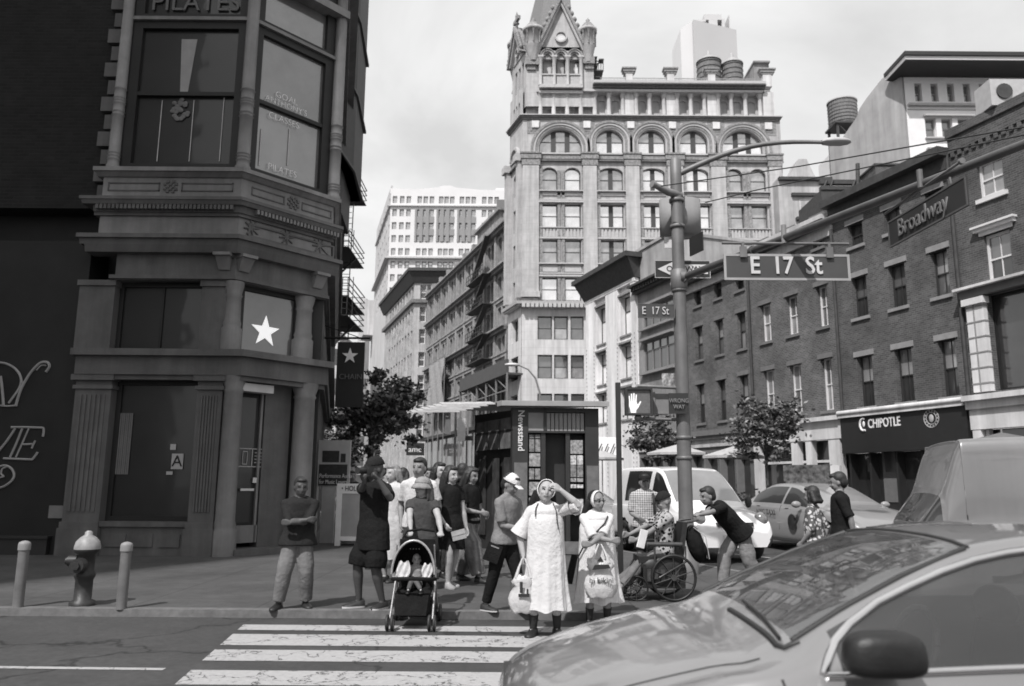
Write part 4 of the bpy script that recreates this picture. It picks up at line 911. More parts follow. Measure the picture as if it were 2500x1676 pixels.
# cornices
m = MB(); m.fb(u8b-.1, uB, zcB0-.55, zcB0-.05, -.1, .12, 1); m.fb(u8b-.1, uB, zcB0-.05, zcB0+.2, -.1, .5, 0); m.fb(u8b-.1, uB, zcB0+.2, zcB0+.42, -.3, .65, 1); m.build('cornice', [tin, tinl], bB, face=FB)
m = MB(); m.fb(uB, uC, zcorn-.9, zcorn-.35, -.1, .25); m.fb(uB-.1, uC+.05, zcorn-.35, zcorn, -.4, .65); m.build('cornice', tin, bC, face=FB)
# D: taller house at the right edge
cD = [(BU(k6, 1300, 950), BU(k6, 1455, 950))]; wD = cD[0][1]-cD[0][0]
zD = [(BZ(k6, 1310, 1060), BZ(k6, 1290, 850)), (BZ(k1, 1835, 240), BZ(k6, 1320, 1275))]
cDs = [cD[0]]+[(cD[0][0]+2.35*i, cD[0][1]+2.35*i) for i in (1, 2)]
ztD = BZ(k6, 1165, 630); zs0, zs1 = BZ(k1, 1850, 860), BZ(k1, 1800, 300)
bD = thing('brick_building', 'taller brick house at the right edge with white windows and white pilaster', 'building', FB.pt(uC+4), 'brick row houses on the avenue')
us0_, us1_ = BU(k1, 1755, 600), BU(k1, 1858, 600)
ops = [(a, b, z0, z1) for a, b in cDs for z0, z1 in zD]+[(us1_, uD-.3, zs0, zs1)]
m = MB(); wall(m, uC, uD, 4.75, ztD-.35, ops, .03, .35); m.box(uC+.01, uD, .35, 14, 4.75, ztD-.4); m.fb(uC-.02, uD, ztD-.35, ztD, -.4, .12); m.fb(uC-.04, uD, ztD-1.0, ztD-.85, -.2, .1)
m.fb(uC-.04, uD, ztD-1.9, ztD-1.78, -.2, .08)
for i in range(28): a = uC+.15+i*.32; m.fb(a, a+.16, ztD-1.2, ztD-1.0, -.1, .1)
m.build('wall', brD, bD, face=FB)
for a, b in cDs:
    for k, (z0, z1) in enumerate(zD):
        window(FB, bD, a, b, z0, z1, -.1, whf, gw2 if k else gw3, gw1 if k else gw3, 1, (.5,), .1, .06, sub=True, muntin=1)
        m = MB(); m.fb(a-.15, b+.15, z1, z1+(.14 if k == 0 else .16), -.05, .1)
        if k: m.fb(a-.3, b+.3, z1+.16, z1+.3, -.05, .2); m.fb(a-.36, b+.36, z1+.3, z1+.38, -.05, .28)
        m.build('lintel', whf, bD, face=FB)
        m = MB(); m.fb(a-.12, b+.12, z0-.16, z0, -.2, .12); m.build('sill', whf, bD, face=FB)
window(FB, bD, us1_, uD-.3, zs0, zs1, -.25, blk, gw1, gw1, 2, (), .08, .05, name='display_window')
m = MB(); m.fb(us0_, us1_, zs0, zs1-.1, 0, .22)
for i in range(6): z = zs0+(zs1-zs0)*(i+.5)/6.2; m.fb(us0_-.02, us1_+.02, z, z+.05, .0, .24, 1)
m.fb(us0_+.4*(us1_-us0_), us0_+.48*(us1_-us0_), zs0, zs1-.3, .2, .235, 1)
m.fb(us0_-.1, us1_+.1, zs1-.3, zs1-.05, 0, .34); m.build('pilaster', [stw, lint], bD, face=FB)
m = MB(); m.fb(uC+.1, uD, zs1, zs1+.3, -.1, .3, 1); m.fb(uC, uD, zs1+.3, zs1+.4, -.1, .5, 0)
m.build('window_cornice', [stw, lintd], bD, face=FB)
m = MB(); m.fb(uC+.05, uD, 4.75, 4.95, -.1, .6); m.fb(uC+.05, uD, 4.45, 4.75, -.1, .42); m.fb(uC+.1, uD, 3.7, 4.45, -.1, .3); m.fb(uC+.15, uC+.5, 0, 3.7, -.1, .28); m.fb(uC+.55, uC+.68, 0, 3.7, -.1, .1)
m.build('shopfront_cornice', stw, bD, face=FB)
m = MB(); m.fb(uC+.5, uD, 0, 3.7, -.4, -.2); m.build('shopfront', gw1, bD, face=FB)
# C ground floor: black restaurant front
m = MB(); m.fb(uB+.0, uC-.02, zl-.12, zl+.1, -.1, .42); m.tube([(uB, -.38, zl+.1), (uC-.05, -.38, zl+.1)], .11, 10); m.build('shopfront_ledge', stw, bC, face=FB)
m = MB(); m.fb(uB+.02, uC-.03, 3.05, zl-.12, -.1, .3); m.build('shop_fascia', M('fascia_black', .018, .5), bC, face=FB)
m = MB(); m.fb(uB+.05, uC-.05, 0, 3.05, -.6, -.35, 0)
for q in (.02, .2, .42, .62, .8, .97): u = uB+(uC-uB)*q; m.fb(u, u+.12, 0, 3.05, -.4, .05, 1)
m.build('shopfront', [gw1, M('frame_black', .02, .5)], bC, face=FB)
tU = BU(k1, 1245, 1040); tz = BZ(k1, 1245, 1042, .3)
text('CHIPOTLE', .56, white, 'fascia_lettering', bC, FB.pt(tU+.12, tz, .31), FB.ang, squash=.70, off=.01)
lu = BU(k1, 1138, 1050)
m = MB(); 
for i in range(7): q = pi*.35+i*pi*1.3/7; m.tube([(lu+.2*cos(q), -.32, tz+.27*sin(q)), (lu+.2*cos(q+pi*1.3/7), -.32, tz+.27*sin(q+pi*1.3/7))], .05, 6)
m.ball((lu+.02, -.32, tz+.02), .08, .02, .13, 8)
m.build('fascia_mark', white, bC, face=FB)
cu2, cz2 = FB.uz(*k1(1505, 1018), .3)
m = MB()
for rr in (.36, .24):
    for i in range(20): q = i*pi/10; m.tube([(cu2+rr*cos(q), -.31, cz2+rr*sin(q)), (cu2+rr*cos(q+pi/10), -.31, cz2+rr*sin(q+pi/10))], .018, 4)
for i in range(14): q = i*2*pi/14; m.fb(cu2+.3*cos(q)-.02, cu2+.3*cos(q)+.02, cz2+.3*sin(q)-.03, cz2+.3*sin(q)+.03, .3, .32)
m.ball((cu2, -.31, cz2), .12, .02, .16, 8); m.build('round_emblem', M('emblem_grey', .4, .7), bC, face=FB)
m = MB()
for x, y, w_, h_ in ((1110, 1290, .16, .3), (1235, 1300, .5, 1.5), (1215, 1250, .2, .6)): u, z = FB.uz(*k1(x, y)); m.fb(u-w_, u+w_, z-h_, z+h_, -.34, -.32)
m.build('window_poster', M('poster_grey', .14, .8), bC, face=FB)
# B ground floor: white shopfront
m = MB(); m.fb(uA, uB-.03, zl-.15, zl+.05, -.1, .45); m.fb(uA, uB-.03, 3.75, zl-.15, -.1, .25)
zt_ = 3.75
for q in ((.0, .07), (.46, .53), (.62, .68), (.86, .97)): m.fb(uA+(uB-uA)*q[0], uA+(uB-uA)*q[1], 0, zt_, -.1, .22)
m.fb(uA+.5, uB-.6, 2.7, 2.82, -.3, -.1); m.fb(uA+.5, uB-.6, .0, .5, -.3, -.1)
m.build('shopfront_frame', stw, bB, face=FB)
m = MB(); m.fb(uA+.05, uB-.05, 0, zt_, -.5, -.3); m.build('shopfront', gw1, bB, face=FB)


# A and bay-window house ground floor
m = MB(); m.fb(u7b, uA-.03, zl-.5, zl-.3, -.1, .35, 0); m.fb(u7b, uA-.03, zl-.95, zl-.5, -.1, .2, 1); m.fb(u7b, uA-.03, 3.4, zl-.95, -.1, .1, 0); m.fb(u7b, uA-.03, zl-.3, zl, -.1, .45, 0); m.fb(u7b, uA-.05, 0, 3.4, -.5, -.3, 2)
for i in range(9): u = u7b+(uA-u7b-.2)*i/8; m.fb(u, u+.16, 0, 3.4, -.3, .1, 0)
m.build('shopfront', [lintd, tinl, gw1], bA, face=FB)
# house 8: bay windows
b8 = thing('loft_building', 'grey loft house with two bands of wide bay windows left of the lamp post', 'building', FB.pt((u7b+u8b)/2), 'brick row houses on the avenue')
z8t = BZ(k5, 990, 545, .4); g8 = M('loft_grey', .26, .85, .15, 2, kind='streak')
w8 = (BU(k5, 1040, 1050), BU(k5, 1250, 1000)); bands8 = [(BZ(k5, 1045, 1150), BZ(k5, 1040, 945)), (BZ(k5, 1040, 850), BZ(k5, 1035, 715))]
m = MB(); wall(m, u7b, u8b, zl, z8t-.6, [(w8[0], w8[1], a, b) for a, b in bands8], 0, .3); m.box(u7b+.01, u8b-.01, .3, 12, zl, z8t-.7); m.build('wall', g8, b8, face=FB)
for a, b in bands8: window(FB, b8, w8[0], w8[1], a, b, -.1, M('bay_frame', .2, .7), gw2, gw1, 4, (.68,), .1, .1, mull=.12, name='bay_window'); m = MB(); m.fb(w8[0]-.2, w8[1]+.2, a-.2, a-.05, -.1, .3); m.fb(w8[0]-.2, w8[1]+.2, b+.05, b+.22, -.1, .3); m.build('sill', lint, b8, face=FB)
m = MB(); m.fb(u7b-.2, u8b, z8t-.6, z8t-.15, -.1, .35); m.fb(u7b-.3, u8b, z8t-.15, z8t, -.4, .7)
for i in range(16): a = u7b+(u8b-u7b)*i/16; m.fb(a, a+.15, z8t-.45, z8t-.2, .2, .55)
m.build('cornice', tin, b8, face=FB)
# house 7: white cast iron
b7 = thing('white_cast_iron_building', 'bright white cast iron building with a big black cornice and riveted pilasters', 'building', FB.pt((u7a+u7b)/2), 'brick row houses on the avenue')
z7t = BZ(k5, 800, 400, .8); z7b_ = BZ(k5, 720, 620, 0)
c7 = [(BU(k5, 722, 830), BU(k5, 796, 830)), (BU(k5, 882, 790), BU(k5, 968, 790))]
r7 = [(BZ(k5, 722, 1240), BZ(k5, 722, 1020)), (BZ(k5, 722, 965), BZ(k5, 722, 712)), (BZ(k5, 722, 1500), BZ(k5, 722, 1300))]
wht = M('white_iron', .80, .6, .05, 3, kind='streak')
m = MB(); wall(m, u7a, u7b, 3.5, z7t-.9, [(a, b, z0, z1) for a, b in c7 for z0, z1 in r7], 0, .45); m.box(u7a+.01, u7b-.01, .45, 10, 0, z7t-.8); m.fb(u7a, u7b, 0, 3.5, -.4, .0); m.build('wall', wht, b7, face=FB)
for a, b in c7:
    for i, (z0, z1) in enumerate(r7):
        window(FB, b7, a, b, z0, z1, -.4, brf, gw2, gw2, 2, (.62,), .08, .08, mull=.1)
        m = MB(); m.fb(a, b, z0-.75, z0, -.4, -.05); m.fb(a, b, z0-.12, z0, -.4, .1); m.fb(a-.1, b+.1, z1, z1+.14, -.1, .2); m.build('spandrel', g8, b7, face=FB)
m = MB(); m3 = MB()
for a, b in ((u7a, c7[0][0]), (c7[0][1], c7[1][0]), (c7[1][1], u7b)):
    m.fb(a+.05, b-.05, .2, z7b_, 0, .22)
    for i in range(34):
        z = 1.5+i*.32
        for q in (a+.12, b-.16): m3.fb(q, q+.07, z, z+.1, .2, .26)
m.build('pilaster', wht, b7, face=FB); tag(m3.build('rivets', M('rivet_grey', .35, .8), b7, face=FB), kind='stuff')
m = MB(); zc7 = z7t-2.0; m.fb(u7a-.1, u7b, zc7, zc7+.25, -.1, .25, 1)
m.hexa([(u7a-.2, -.25, zc7+.25), (u7b+.1, -.25, zc7+.25), (u7b+.1, .3, zc7+.25), (u7a-.2, .3, zc7+.25)], [(u7a-.6, -.95, z7t-.35), (u7b+.4, -.95, z7t-.35), (u7b+.1, .3, z7t-.35), (u7a-.2, .3, z7t-.35)], 0)
m.fb(u7a-.75, u7b+.45, z7t-.35, z7t, -.6, 1.15, 0); m.build('cornice', [tin, wht], b7, face=FB)
m = MB(); zp = BZ(k5, 1010, 275, .3); m.box(u7b-.4, u7b+4.5, .2, 9, z8t-.3, zp-.2); m.box(u7b-.5, u7b+4.6, .1, 9.1, zp-.2, zp); m.build('parapet_wall', M('party_wall_stucco', .36, .85, .15, 1, kind='streak'), b7, face=FB)
# ============================================================ white building behind the row, right
YW = 72; fw_ = Face((atY(*k6(886, 840), YW).x, YW), 90); rW = thing('white_loft_building', 'bright white building with black cornice and grey side wall rising behind the brick row', 'building', (fw_.P.x, YW, 0))
def WU(x, y=500): return fw_.u(*k6(x, y))
def WZ(y, x=1200, o=0): return fw_.z(*k6(x, y), o)
ops = []
for i in range(9): a = 932+i*95.5; ops.append((WU(a), WU(a+42), WZ(480), WZ(374)))
for g in range(4):
    for q in range(3): a = 976+g*330+q*96; ops.append((WU(a), WU(a+64), WZ(690), WZ(576))); ops.append((WU(a), WU(a+64), WZ(880), WZ(772)))
m = MB(); wall(m, WU(872), WU(1900), 0, WZ(338), ops, 0, .5); m.build('wall', M('white_brick', .76, .8, .05, 1), rW, face=fw_)
for o in ops: window(fw_, rW, *o, -.4, M('sash_grey', .3, .6), gm1, gm1 if o[3]-o[2] > 5 else gw2, 1, (.5,), .12, .1)
m = MB(); m.fb(WU(882), WU(1900), WZ(510), WZ(497), -.1, .35); 
for g in range(4): a = 968+g*330; m.fb(WU(a), WU(a+290), WZ(572), WZ(562), -.1, .4); m.fb(WU(a), WU(a+290), WZ(703), WZ(694), -.1, .3); m.fb(WU(a), WU(a+290), WZ(766), WZ(758), -.1, .4)
m.fb(WU(880), WU(1900), WZ(530), WZ(526), -.1, .1); m.build('string_course', M('string_grey', .42, .8), rW, face=fw_)
m = MB(); zc_ = WZ(338); z_2 = WZ(228, o=3.2); z_3 = WZ(172, o=3.6)
ul_ = fw_.u(*k6(872, 230), 3.0); ul3 = fw_.u(*k6(900, 172), 3.3)-.4
m.hexa([(WU(866), -.2, zc_), (WU(1900), -.2, zc_), (WU(1900), 1, zc_), (WU(866), 1, zc_)], [(ul_, -3.0, z_2), (WU(1900), -3.0, z_2), (WU(1900), 1, z_2), (ul_, 1, z_2)], 0)
m.fb(ul_-.1, WU(1900), z_2, z_2+.35, -1, 3.1, 1); m.fb(ul_-.2, WU(1900), z_2+.35, z_3, -1, 3.3, 0)
for i in range(30): a = WU(868)+i*1.6; m.fb(a, a+.25, zc_+.2, z_2-.3, 1.4, 2.7, 0) if i < 0 else None
m.build('cornice', [M('cornice_black', .03, .6), MC['white_brick']], rW, face=fw_)
fsw = Face((fw_.P.x, YW), 161)
pts = [fsw.uz(*k6(x, y)) for x, y in ((888, 840), (862, 220), (812, 270), (805, 300), (730, 345), (638, 462), (600, 520), (580, 575), (500, 690), (418, 712), (418, 900))]
poly = [(0, 0), (0, pts[1][1])]+[(u, z) for u, z in pts[2:10]]+[(pts[9][0], 0)]
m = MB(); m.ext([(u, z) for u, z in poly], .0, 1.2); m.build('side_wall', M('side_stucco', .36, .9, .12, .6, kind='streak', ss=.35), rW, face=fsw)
m = MB(); m.box(.3, WU(1900), .5, 22, 0, WZ(338)); m.build('building_core', MC['white_brick'], rW, face=fw_)
# water tower + small roofs between
def lowbox(name, label, cat, Y, x0, x1, ytop, kk, g, depth=12, extra=None, z0=0):
    f = Face((0, Y), 90); u0, u1 = f.u(*kk(x0, ytop)), f.u(*kk(x1, ytop)); z1 = f.z(*kk((x0+x1)/2, ytop)); r = thing(name, label, cat, ((u0+u1)/2, Y, z0)); m = MB(); m.fb(u0, u1, z0, z1, -depth, 0); m.build('wall', g, r, face=f); return r, f, u0, u1, z1
Yt = 84; f = Face((0, Yt), 90); c = f.u(*k6(500, 560)); r_ = (f.u(*k6(582, 560))-f.u(*k6(418, 560)))/2; z0 = f.z(*k6(500, 625)); z1 = f.z(*k6(500, 488)); zg = f.z(*k6(500, 720))
rt = thing('water_tower', 'round wooden rooftop water tower on a steel stand beside the grey side wall', 'water tower', (c, Yt, zg))
m = MB(); m.lathe((c, Yt, 0), [(r_*.97, z0), (r_, z1)], 28); m.build('barrel', MC['tank_wood'], rt)
m = MB(); m.lathe((c, Yt, 0), [(r_*1.04, z1-.06), (r_*1.04, z1+.1), (.1, z1+.6)], 28); m.build('cone_roof', MC['tank_roof'], rt)
m = MB()
for k in range(7): zz = z0+(z1-z0)*(k+.5)/7; m.lathe((c, Yt, 0), [(r_*1.0, zz-.04), (r_*1.02, zz), (r_*1.0, zz+.04)], 28)
m.build('hoops', fdk, rt)
m = MB(); 
for sx in (-1, 1):
    for sy in (-1, 1): m.box(c+sx*r_*.75-.12, c+sx*r_*.75+.12, Yt+sy*r_*.75-.12, Yt+sy*r_*.75+.12, 0, z0)
for sx in (-1, 1): m.tube([(c+sx*r_*.75, Yt-r_*.75, z0-.2), (c-sx*r_*.75, Yt-r_*.75, zg-1)], .09, 5)
m.box(c-r_*.95, c+r_*.95, Yt-r_*.95, Yt+r_*.95, z0-.25, z0-.02); m.build('stand', fdk, rt)
lg = M('far_stucco', .42, .85, .15, .8, kind='streak')
r, f, u0, u1, z1 = lowbox('rear_building', 'low grey building with mouldings between the office building and the grey side wall', 'building', 74, 118, 430, 930, k6, lg)
m = MB(); m.fb(u0+1.2, u1-1, z1-1.9, z1-1.6, 0, .3); m.fb(u0, u1, z1-.3, z1, 0, .4); m.fb(u0+1.5, u1+.5, z1-4.4, z1-4.1, 0, .5); m.fb(u0+1.5, u1, z1-6.6, z1-6.2, 0, .5); m.build('moulding', tin, r, face=f)
for i in range(3): window(f, r, u0+2+i*1.8, u0+3.2+i*1.8, z1-3.9, z1-2.2, .02, whf, gm2, gm2)
ug = f.u(*k6(185, 900)); m = MB(); m.ext([(ug, z1), (ug+2.6, z1), (ug+1.8, z1+2.0), (ug+1, z1+2.0)][::-1], 0, 2); m.build('dormer', lg, r, face=f)
m = MB(); f2 = Face((0, 60), 90); ua, ub2 = f2.u(*k6(372, 990)), f2.u(*k6(610, 990)); za, zb2 = f2.z(*k6(480, 1035)), f2.z(*k6(480, 938))
rp = thing('roof_steelwork', 'dark rooftop steel frame with a vent pipe above the brick row cornice', 'roof frame', (ua, 60, za-4))
m.fb(ua, ub2+1, za-4, za+.5, -5, 0); m.build('base', tin, rp, face=f2); m = MB(); m.fb(ua, ub2, zb2-.35, zb2, -.4, 0); m.fb(ua, ub2+.8, za+.5, za+.8, -.4, .1)
for q in (.05, .2, .75, .92): u = ua+(ub2-ua)*q; m.tube([(u, 0, za+.5), (u+.35, 0, zb2-.1)], .1, 5)
m.tube([(f2.u(*k6(585, 960)), 0, za), (f2.u(*k6(588, 845)), 0, f2.z(*k6(588, 845)))], .17, 8); m.build('frame', tin, rp, face=f2)
f2 = Face((0, 58), 90); ua, ub2 = f2.u(*k6(695, 900)), f2.u(*k6(850, 900)); rp = thing('roof_bulkhead', 'small rough brick bulkhead on the roof behind the dark cornice', 'bulkhead', (ua, 58, 12))
m = MB(); m.fb(ua, ub2, 8, f2.z(*k6(770, 855)), -4, 0); m.build('wall', brB, rp, face=f2); m = MB(); m.fb(ua-.1, ub2+.1, f2.z(*k6(770, 855)), f2.z(*k6(770, 845)), -4, .1); m.build('coping', tin, rp, face=f2)
pa = FB.pt(BU(k6, 1400, 560), ztD, -.8); rp = thing('air_conditioner', 'light metal air conditioning unit on the roof edge of the right brick house', 'air conditioner', pa)
m = MB(); m.box(pa.x-1.0, pa.x+1.0, pa.y-.5, pa.y+.5, ztD, ztD+1.05); m.build('casing', M('galvanised', .5, .5, .1, 4, metal=.3), rp); m = MB(); m.tube([(pa.x-.5, pa.y-.52, ztD+.55), (pa.x-.5, pa.y-.56, ztD+.55)], .3, 16); m.build('fan_grille', tin, rp)
# ============================================================ far avenue: ornate block, corner block, white block
ro = thing('ornate_building', 'grey ornate stone building with stacked cornices receding up the avenue', 'building', FB.pt(-25))
go_ = M('old_stone', .27, .9, .25, 2, kind='streak', bump=.6, bscale=8)
uo0, uo1 = FB.u(*k3(482, 900)), FB.u(*k3(862, 900)); zt1 = FB.z(*k3(600, 615), .5); zt2 = FB.z(*k3(600, 770), .5); zt3 = FB.z(*k3(650, 985), .5); zt4 = FB.z(*k3(600, 1215), .5); zt5 = FB.z(*k3(540, 1395), .5)
lev = [zt1, zt2, (zt2+zt3)/2, zt3, (zt3+zt4)/2, zt4, zt5]
ops = []; n = 9; du = (uo1-uo0)/n
for k in range(len(lev)-1):
    for i in range(n):
        for s in (.14, .54): ops.append((uo0+du*(i+s), uo0+du*(i+s+.3), lev[k+1]+.35, lev[k]-.75, .25))
m = MB(); wall(m, uo0, uo1+.6, zt5, zt1, ops, 0, .5); m.box(uo0+.1, uo1+.4, .5, 12, 0, zt1-.1); m.fb(uo0, uo1, 0, zt5, -.45, 0); m.build('wall', go_, ro, face=FB)
for o in ops: window(FB, ro, o[0], o[1], o[2], o[3], -.42, fdk, gm1, gm1, 1, (.5,), .1, .1)
m = MB(); m2 = MB()
for k, z in enumerate(lev[:-1]):
    big = k in (0, 1, 3); m.fb(uo0-.2, uo1+.3, z-.35, z, -.1, .5 if big else .2, 1 if big else 0); m.fb(uo0-.2, uo1+.3, z, z+.2, -.1, .8 if big else .3, 0)
for i in range(n+1):
    m2.fb(uo0+du*i-.3, uo0+du*i+.3, zt5, zt1, -.1, .22); m2.fb(uo0+du*i-.35, uo0+du*i+.35, zt1+.2, zt1+1.1, -.5, .5)
m2.fb(uo0+du*6.2, uo0+du*8.4, zt1, zt1+2.2, -1.5, .1); m2.fb(uo0+du*6.1, uo0+du*8.5, zt1+2.2, zt1+2.5, -1.6, .5)
m.build('cornice', [go_, shadow_stone], ro, face=FB); m2.build('pilaster', go_, ro, face=FB)
m = MB(); m.fb(uo0, uo1, zt5-.4, zt5, -.1, .9); m.build('shopfront_cornice', tin, ro, face=FB)
m = MB()
for i in range(n): m.fb(uo0+du*(i+.12), uo0+du*(i+.9), .3, zt5-.6, -.2, .04)
m.build('shopfronts', gm1, ro, face=FB)
m = MB()
ue0, ue1 = uo0+du*6.3, uo0+du*7.9
for k in range(1, 6):
    z = lev[k]-.1; m.fb(ue0, ue1, z, z+.1, 0, 1.5)
    for rz in (.5, 1.0): m.fb(ue0, ue1, z+rz, z+rz+.06, 1.44, 1.5)
    for i in range(9): q = ue0+(ue1-ue0)*i/8; m.fb(q-.03, q+.03, z, z+1.05, 1.44, 1.5)
    if k < 5: m.hexa([(ue0, -.6, z-.1), (ue0+.3, -.6, z-.1), (ue0+.3, -1.2, z-.1), (ue0, -1.2, z-.1)], [(ue1-.5, -.6, lev[k-1]-.1), (ue1-.2, -.6, lev[k-1]-.1), (ue1-.2, -1.2, lev[k-1]-.1), (ue1-.5, -1.2, lev[k-1]-.1)])
m.build('fire_escape', tin, ro, face=FB)
rsd = thing('sidewalk_shed', 'dark scaffold shed with a solid parapet against the ornate building', 'scaffold', FB.pt(-10))
ua, ub2 = FB.u(*k3(640, 1100), 2), FB.u(*k3(862, 1100), 2); za, zb2 = FB.z(*k3(760, 1135), 2.2), FB.z(*k3(760, 1075), 2.2)
m = MB(); m.fb(ua, ub2, za, zb2, 1.9, 2.2); m.fb(ua, ub2, za-.15, za+.05, .1, 2.3); m.build('parapet_boards', M('shed_board', .075, .8), rsd, face=FB)
m = MB()
for i in range(6): q = ua+(ub2-ua)*i/5; m.fb(q-.08, q+.08, 0, za, 2.0, 2.16)
for i in range(5): q = ua+(ub2-ua)*i/5; m.tube([(q, -2.05, za-.2), (q+(ub2-ua)/5, -2.05, za-1.6)], .05, 5)
m.fb(ua, ub2, za-1.7, za-1.6, 2.0, 2.1); m.build('posts', M('scaffold_steel', .2, .6), rsd, face=FB)
# scaffold with netting at the far end of the ornate building
ua, ub2 = FB.u(*k3(482, 1130), 1.2), FB.u(*k3(552, 1130), 1.2); za, zb2 = FB.z(*k3(500, 1290), 1.2), FB.z(*k3(500, 1060), 1.2)
rn = thing('scaffold_netting', 'pale netting over a scaffold at the far end of the ornate building', 'scaffold', FB.pt(ua))
m = MB(); rows_ = []
for j in range(9): z = za+(zb2-za)*j/8; rows_.append([(ua+(ub2-ua)*i/10, -1.2-.18*sin(i*1.7+j*.8), z) for i in range(11)])
m.grid(rows_); rows_ = [[(p[0], p[1]+.08, p[2]) for p in r_] for r_ in rows_]; m.grid(rows_[::-1]); m.build('netting', M('netting', .32, .9, .3, 5), rn, face=FB)
m = MB()
for i in range(4):
    q = ua+(ub2-ua)*i/3; m.fb(q-.05, q+.05, 0, zb2+.5, 1.0, 1.1); m.tube([(q, -1.0, 1), (q+(ub2-ua)/3, -1.0, 3.4)], .04, 5)
m.fb(ua, ub2, zb2+.3, zb2+.36, 1, 1.06); m.build('poles', MC['scaffold_steel'], rn, face=FB)
# corner block beyond 19th street
Yc = 124; fc = Face((atY(*k3(413, 800), Yc).x, Yc), 90); fcs = Face((fc.P.x, Yc), 161); rc = thing('corner_block', 'grey corner block with a wide black cornice further up the avenue', 'building', fc.P)
gc_ = M('corner_block_stone', .42, .85, .15, 1.5, kind='streak'); zt = fc.z(*k3(440, 660)); 
rws = [(680, 745), (785, 855), (890, 960), (1000, 1070), (1110, 1180), (1220, 1290), (1325, 1410)]
ops = [(fc.u(*k3(a, 900)), fc.u(*k3(b, 900)), fc.z(*k3(440, y1)), fc.z(*k3(440, y0))) for y0, y1 in rws for a, b in ((437, 466), (470, 490), (500, 530), (540, 570))]
m = MB(); wall(m, 0, 14, 0, zt, ops, 0, .5); m.box(.2, 14, .5, 16, 0, zt-.1); m.build('wall', gc_, rc, face=fc)
for o in ops: window(fc, rc, *o, -.4, whf, gm2, gm1, 1, (.5,), .15, .12)
sops = [(u, u+1.2, o[2], o[3]) for o in ops[::4] for u in [-2-2.4*i for i in range(9)]]
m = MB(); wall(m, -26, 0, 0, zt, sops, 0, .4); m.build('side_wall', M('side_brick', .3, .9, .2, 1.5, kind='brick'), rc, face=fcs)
for o in sops: window(fcs, rc, *o, -.3, fdk, gm1, gm1, 1, (.5,), .1, .1)
cp = [fcs.pt(-27).xy, fc.P.xy, fc.pt(14).xy]
m = MB(); band(m, cp, zt-.3, zt+1.4, .3, -.5, top=1.1); band(m, cp, zt+1.4, zt+1.9, 1.3, -1); m.build('cornice', tin, rc)
m = MB(); zq = fc.z(*k3(440, 757)); band(m, cp, zq-.3, zq+.3, .5, -.2); zq = fc.z(*k3(440, 1190)); band(m, cp, zq-.3, zq+.3, .6, -.2); m.build('string_course', shadow_stone, rc)
# far white block
Yf = 215; ff = Face((atY(*k3(290, 600), Yf).x, Yf), 90); ffs = Face((ff.P.x, Yf), 165); rf = thing('white_office_block', 'tall bright white office block with grouped windows closing the view up the avenue', 'building', ff.P)
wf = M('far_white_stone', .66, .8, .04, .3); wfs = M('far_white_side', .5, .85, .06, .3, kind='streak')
fz = lambda y: ff.z(*k3(560, y)); fu = lambda x: ff.u(*k3(x, 500))
gx = [(303, 338, 370), (423, 452, 482), (527, 553, 580), (627, 656, 684), (735, 765, 795)]
ry = [255, 318, 380, 442, 504, 567, 629, 692, 755, 818, 881, 944, 1007, 1070, 1133]
ops = [(fu(x), fu(x+22), fz(y+34), fz(y)) for y in ry for g in gx for x in g if not (y > 640 and x > 420)]
m = MB(); wall(m, 0, fu(850), 0, fz(243), ops, 0, .6); m.box(.5, fu(850), .6, 30, 0, fz(246)); m.build('wall', wf, rf, face=ff)
for o in ops: window(ff, rf, *o, -.5, fdk if .0 else M('sash_far', .35, .6), gm2, gm2, 1, (.5,), .2, .16)
m = MB()
for g in gx[1:4]:
    for y in (352, 412): m.fb(fu(g[0]-2), fu(g[2]+24), fz(y+30), fz(y), -.1, .1)
    for k in range(3): m.fb(fu(g[k])-1.0+(0 if k else .4), fu(g[k])-.05, fz(472), fz(318), -.1, .25)
m.build('spandrel', M('spandrel_grey', .25, .7), rf, face=ff)
m = MB(); band(m, [ffs.pt(-40).xy, ff.P.xy, ff.pt(fu(850)).xy], fz(556), fz(548), 1.2, -.3); band(m, [ffs.pt(-40).xy, ff.P.xy, ff.pt(fu(850)).xy], fz(300)-.3, fz(300), .6, -.3)
m.fb(fu(290)-ff.P.x*0, fu(300), 0, 1, 0, .1); m.build('string_course', M('far_string', .5, .8), rf)
m = MB(); m.ext([(fu(290), fz(243)), (fu(850), fz(243)), (fu(850), fz(222)), (fu(730), fz(222)), (fu(610), fz(212)), (fu(585), fz(203)), (fu(545), fz(203)), (fu(520), fz(212)), (fu(410), fz(222)), (fu(290), fz(218))][::-1], 0, 3); m.fb(fu(800), fu(845), fz(243), fz(195), -8, -3); m.build('parapet', wf, rf, face=ff)
sops = [(u, u+2, fz(y+34), fz(y)) for y in ry[:8] for u in (-3.5, -9, -15, -21, -27, -33)]
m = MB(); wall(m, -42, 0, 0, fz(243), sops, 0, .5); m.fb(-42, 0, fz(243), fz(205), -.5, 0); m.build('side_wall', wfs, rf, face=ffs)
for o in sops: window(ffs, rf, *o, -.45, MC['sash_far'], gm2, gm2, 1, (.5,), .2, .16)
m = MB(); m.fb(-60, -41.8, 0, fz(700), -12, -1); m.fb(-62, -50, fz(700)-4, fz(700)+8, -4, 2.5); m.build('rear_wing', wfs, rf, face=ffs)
m = MB(); fcut = Face((0, 190), 90); a, b = fcut.u(*k3(808, 330)), fcut.u(*k3(862, 330)); 
rd = thing('dark_bulkhead_building', 'dark windowless block just left of the towered building, in front of the white block', 'building', (a, 190, 0)); m.fb(a, b, 0, fcut.z(*k3(835, 270)), -8, 0); m.build('wall', M('dark_block', .16, .8), rd, face=fcut)
